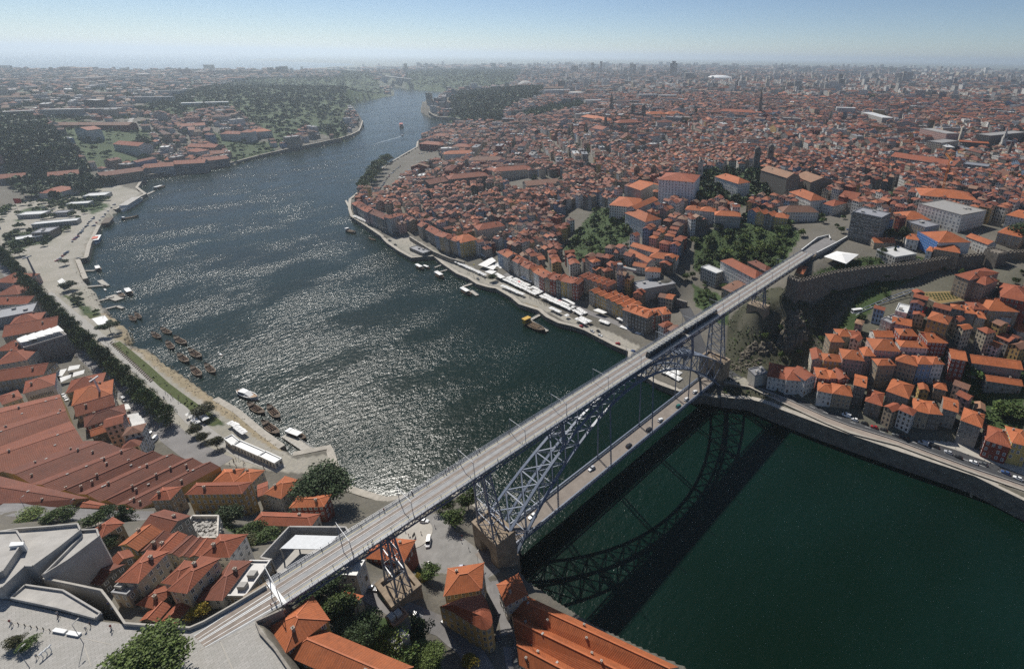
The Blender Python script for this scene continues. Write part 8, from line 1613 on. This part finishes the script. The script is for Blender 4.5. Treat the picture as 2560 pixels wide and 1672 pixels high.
def crowd(t, p, q, n, wh, z=None, sp=3):
    for i in range(n):
        f = (i+.5)/n+rnd.uniform(-.02, .02); g = at(t, p[0]+(q[0]-p[0])*f, p[1]+(q[1]-p[1])*f, z); x = np.array([g[0]+rnd.uniform(-sp, sp), g[1]+rnd.uniform(-sp, sp)])
        if inpoly(x[:1], x[1:], RIV)[0]: continue
        person((*x, (Hs(*x) if z is None else z)+.1), 'small figure in a # top '+wh, 'people '+wh)
crowd(4,(570,740),(660,880),16,'by the zebra crossing on the quay road'); crowd(4,(720,640),(760,700),8,'on the promenade near the umbrella pine'); crowd(4,(1150,1010),(1230,1070),10,'sitting on the lawn edge of the promenade'); crowd(4,(1600,1480),(1680,1510),9,'at the foot of the white kiosks'); crowd(4,(1770,1480),(1850,1530),8,'behind the last white kiosk'); crowd(5,(880,330),(1000,400),12,'strolling past the moored tour boats',4.05); crowd(5,(1300,500),(1450,570),16,'walking between the parasol rows and the water',4.05); crowd(5,(1500,580),(1750,700),16,'on the quay between the gangway and the parked cars',4.05); crowd(5,(430,120),(620,215),12,'on the wide stone quay',4.05); crowd(9,(2110,135),(2180,160),5,'standing around road works by the parked cars',11.45); crowd(8,(450,625),(560,650),5,'on the traffic island of the roundabout',11.3); crowd(8,(860,650),(900,690),4,'waiting at the railing by the masonry pier',11.3); crowd(8,(640,540),(650,550),1,'riding a scooter into the roundabout square',11.25); crowd(7,(2100,280),(2160,290),4,'sitting below the big riverside tree')
# tables dotted along the promenade
TB = MB().tube([(0, 0, 0), (0, 0, .7)], .05, 6).tube([(0, 0, .7), (0, 0, .75)], .5, 10).mesh('table', M['wood'])
for i in range(28):
    f = (i+.5)/28; p = G(4, 765+(1055-765)*f, 650+(925-650)*f); o = link('bench_seat', MB().box((-1.4, -.35, .42), (1.4, .35, .52)).box((-1.2, -.3, 0), (-1.0, .3, .42)).box((1.0, -.3, 0), (1.2, .3, .42)).mesh('bench_seat', M['wood']) if i == 0 else BSM, None); BSM = o.data; o.location = (p[0], p[1], p[2]+.1); o.rotation_euler = (0, 0, .95+rnd.uniform(-.1, .1)); prop(o, 'dark bench in the long promenade row beside the avenue trees', 'bench', 'promenade benches'); o.name = 'bench'
# plaza furniture
for i, (x, y) in enumerate(((130,1242),(175,1252),(217,1262),(260,1268),(303,1276),(348,1286))): o = MB().tube([(0, 0, 0), (0, 0, .9), (0, 0, 1.0)], [.1, .1, .06], 8).obj('bollard', M['dark']); o.location = tuple(P(7,x,y,62.03)); prop(o, ORD[i]+' dark bollard of the short row on the upper plaza', 'bollard', 'plaza bollards')
for x, y, lb in ((418,1290,'left of two pale stone benches on the plaza'),(515,1310,'right of two pale stone benches on the plaza')): o = MB().box((-1.9, -.45, 0), (1.9, .45, .5)).box((-1.95, -.5, .5), (1.95, .5, .6)).obj('stone_bench', M['white']); o.location = tuple(P(7,x,y,62.03)); o.rotation_euler = (0, 0, facing(7,(370,1280),(560,1315),62)); prop(o, lb, 'bench')
def lamp(p, h, label, group=None, two=False): e = empty('street_lamp', tuple(p), .6, label, 'street lamp', group); MB().tube([(0, 0, 0), (0, 0, h)], [.09, .05], 8).obj('pole', M['steel'], e); a_ = MB().bar((0, 0, h), (1.3, 0, h+.15), .07); a_.obj('arm', M['steel'], e); MB().box((.9, -.15, h+.1), (1.7, .15, h+.24)).obj('lamp_head', M['concrete'], e)
for t, x, y, z, h, lb in ((7,580,1375,62,8,'tall lamp with a dark sign on the open plaza'),(7,205,1540,62,7,'lamp at the dry lawn in the lower left corner'),(8,958,830,11.2,7,'lamp beside the masonry pier portal'),(9,2335,150,11.45,8,'lamp among the parked cars near the right edge'),(9,1905,25,11.45,8,'lamp on the pavement beside the silver car'),(6,1490,1440,11.45,8,'lamp on the pavement beside the roadside row'),(7,530,475,None,7,'lamp on the upper street above the big warehouses'),(7,185,455,None,7,'lamp at the left end of the upper street'),(4,1650,1430,5,8,'lamp between the kiosks and the warehouse')): lamp(at(t,x,y,z), h, lb)
vp = empty('viewing_post', tuple(P(7,300,1470,62)), .5, 'cluster of white viewing scopes on posts in the lower left corner', 'viewing scope')
for x in (0, .9, 1.8): MB().tube([(x, 0, 0), (x, 0, 1.4)], .09, 8).obj('post', M['white'], vp); MB().tube([(x-.4, 0, 1.6), (x+.45, .1, 1.75)], .22, 8).obj('scope', M['white'], vp)
cm = empty('cable_car_mast', tuple(G(4,270,240)), .8, 'slim grey cable-car mast rising behind the avenue trees', 'mast'); MB().tube([(0, 0, -1), (0, 0, 26)], [1., .5], 10).obj('pole', M['steel'], cm); MB().box((-4, -.4, 25.6), (4, .4, 26.4)).obj('crossarm', M['steel'], cm)
cm = empty('cable_car_mast', tuple(G(4,735,1090)), .8, 'pale cable-car mast standing between the quay-street roofs', 'mast'); MB().tube([(0, 0, -1), (0, 0, 20)], [.7, .4], 10).obj('pole', M['white'], cm); MB().box((-3, -.3, 19.6), (3, .3, 20.3)).obj('crossarm', M['white'], cm)
ti = P(8,520,618,11.24); o = MB().tube([(0, 0, 0), (0, 0, .16)], 7.5, 28).obj('traffic_island', M['walk']); o.location = tuple(ti); prop(o, 'round paved traffic island in the roundabout square', 'traffic island')
sn = P(8,512,640,11.4); e = empty('information_sign', tuple(sn), .6, 'dark information panel on the traffic island', 'sign'); MB().box((-1., -.08, .8), (1., .08, 2.4)).obj('panel', M['dark'], e); MB().box((-.9, -.06, 0), (-.8, .06, .8)).obj('post', M['steel'], e); MB().box((.8, -.06, 0), (.9, .06, .8)).obj('post', M['steel'], e)
for k in range(6): a = P(8,490+k*20,668+k*4,11.2); sheet('crossing_dash', [a[:2]+np.array(v) for v in ((-.4,-.15),(.4,-.15),(.4,.15),(-.4,.15))], 11.235, M['white'])
fs = empty('flagpole', tuple(G(1,128,1185)), .4, 'tall pole with a big red flag on the south quay', 'flag'); MB().tube([(0, 0, 0), (0, 0, 18)], [.15, .08], 8).obj('pole', M['steel'], fs); fl = MB()
for i in range(8): x0, x1 = i*.9, (i+1)*.9; fl.poly([(x0, .5*math.sin(i*.9), 10.5), (x1, .5*math.sin(i*.9+.9), 10.5), (x1, .5*math.sin(i*.9+.9), 17.6-.2*i), (x0, .5*math.sin(i*.9), 17.6-.2*i)])
fl.obj('flag', plain('flag_red', (.5, .02, .02), False, .8, .1), fs)
mo = G(2,1005,1085); e = empty('monument', tuple(mo), .3, 'white statue on a tall pedestal in the green square', 'monument'); MB().box((-3, -3, -.5), (3, 3, 1.2)).box((-1.4, -1.4, 1.2), (1.4, 1.4, 7)).obj('pedestal', M['white'], e); MB().tube([(0, 0, 7), (0, 0, 8.6), (0, 0, 9.4), (0, 0, 10)], [.7, .5, .6, .25], 10).obj('statue', M['stone'], e, (.4, .38, .34))
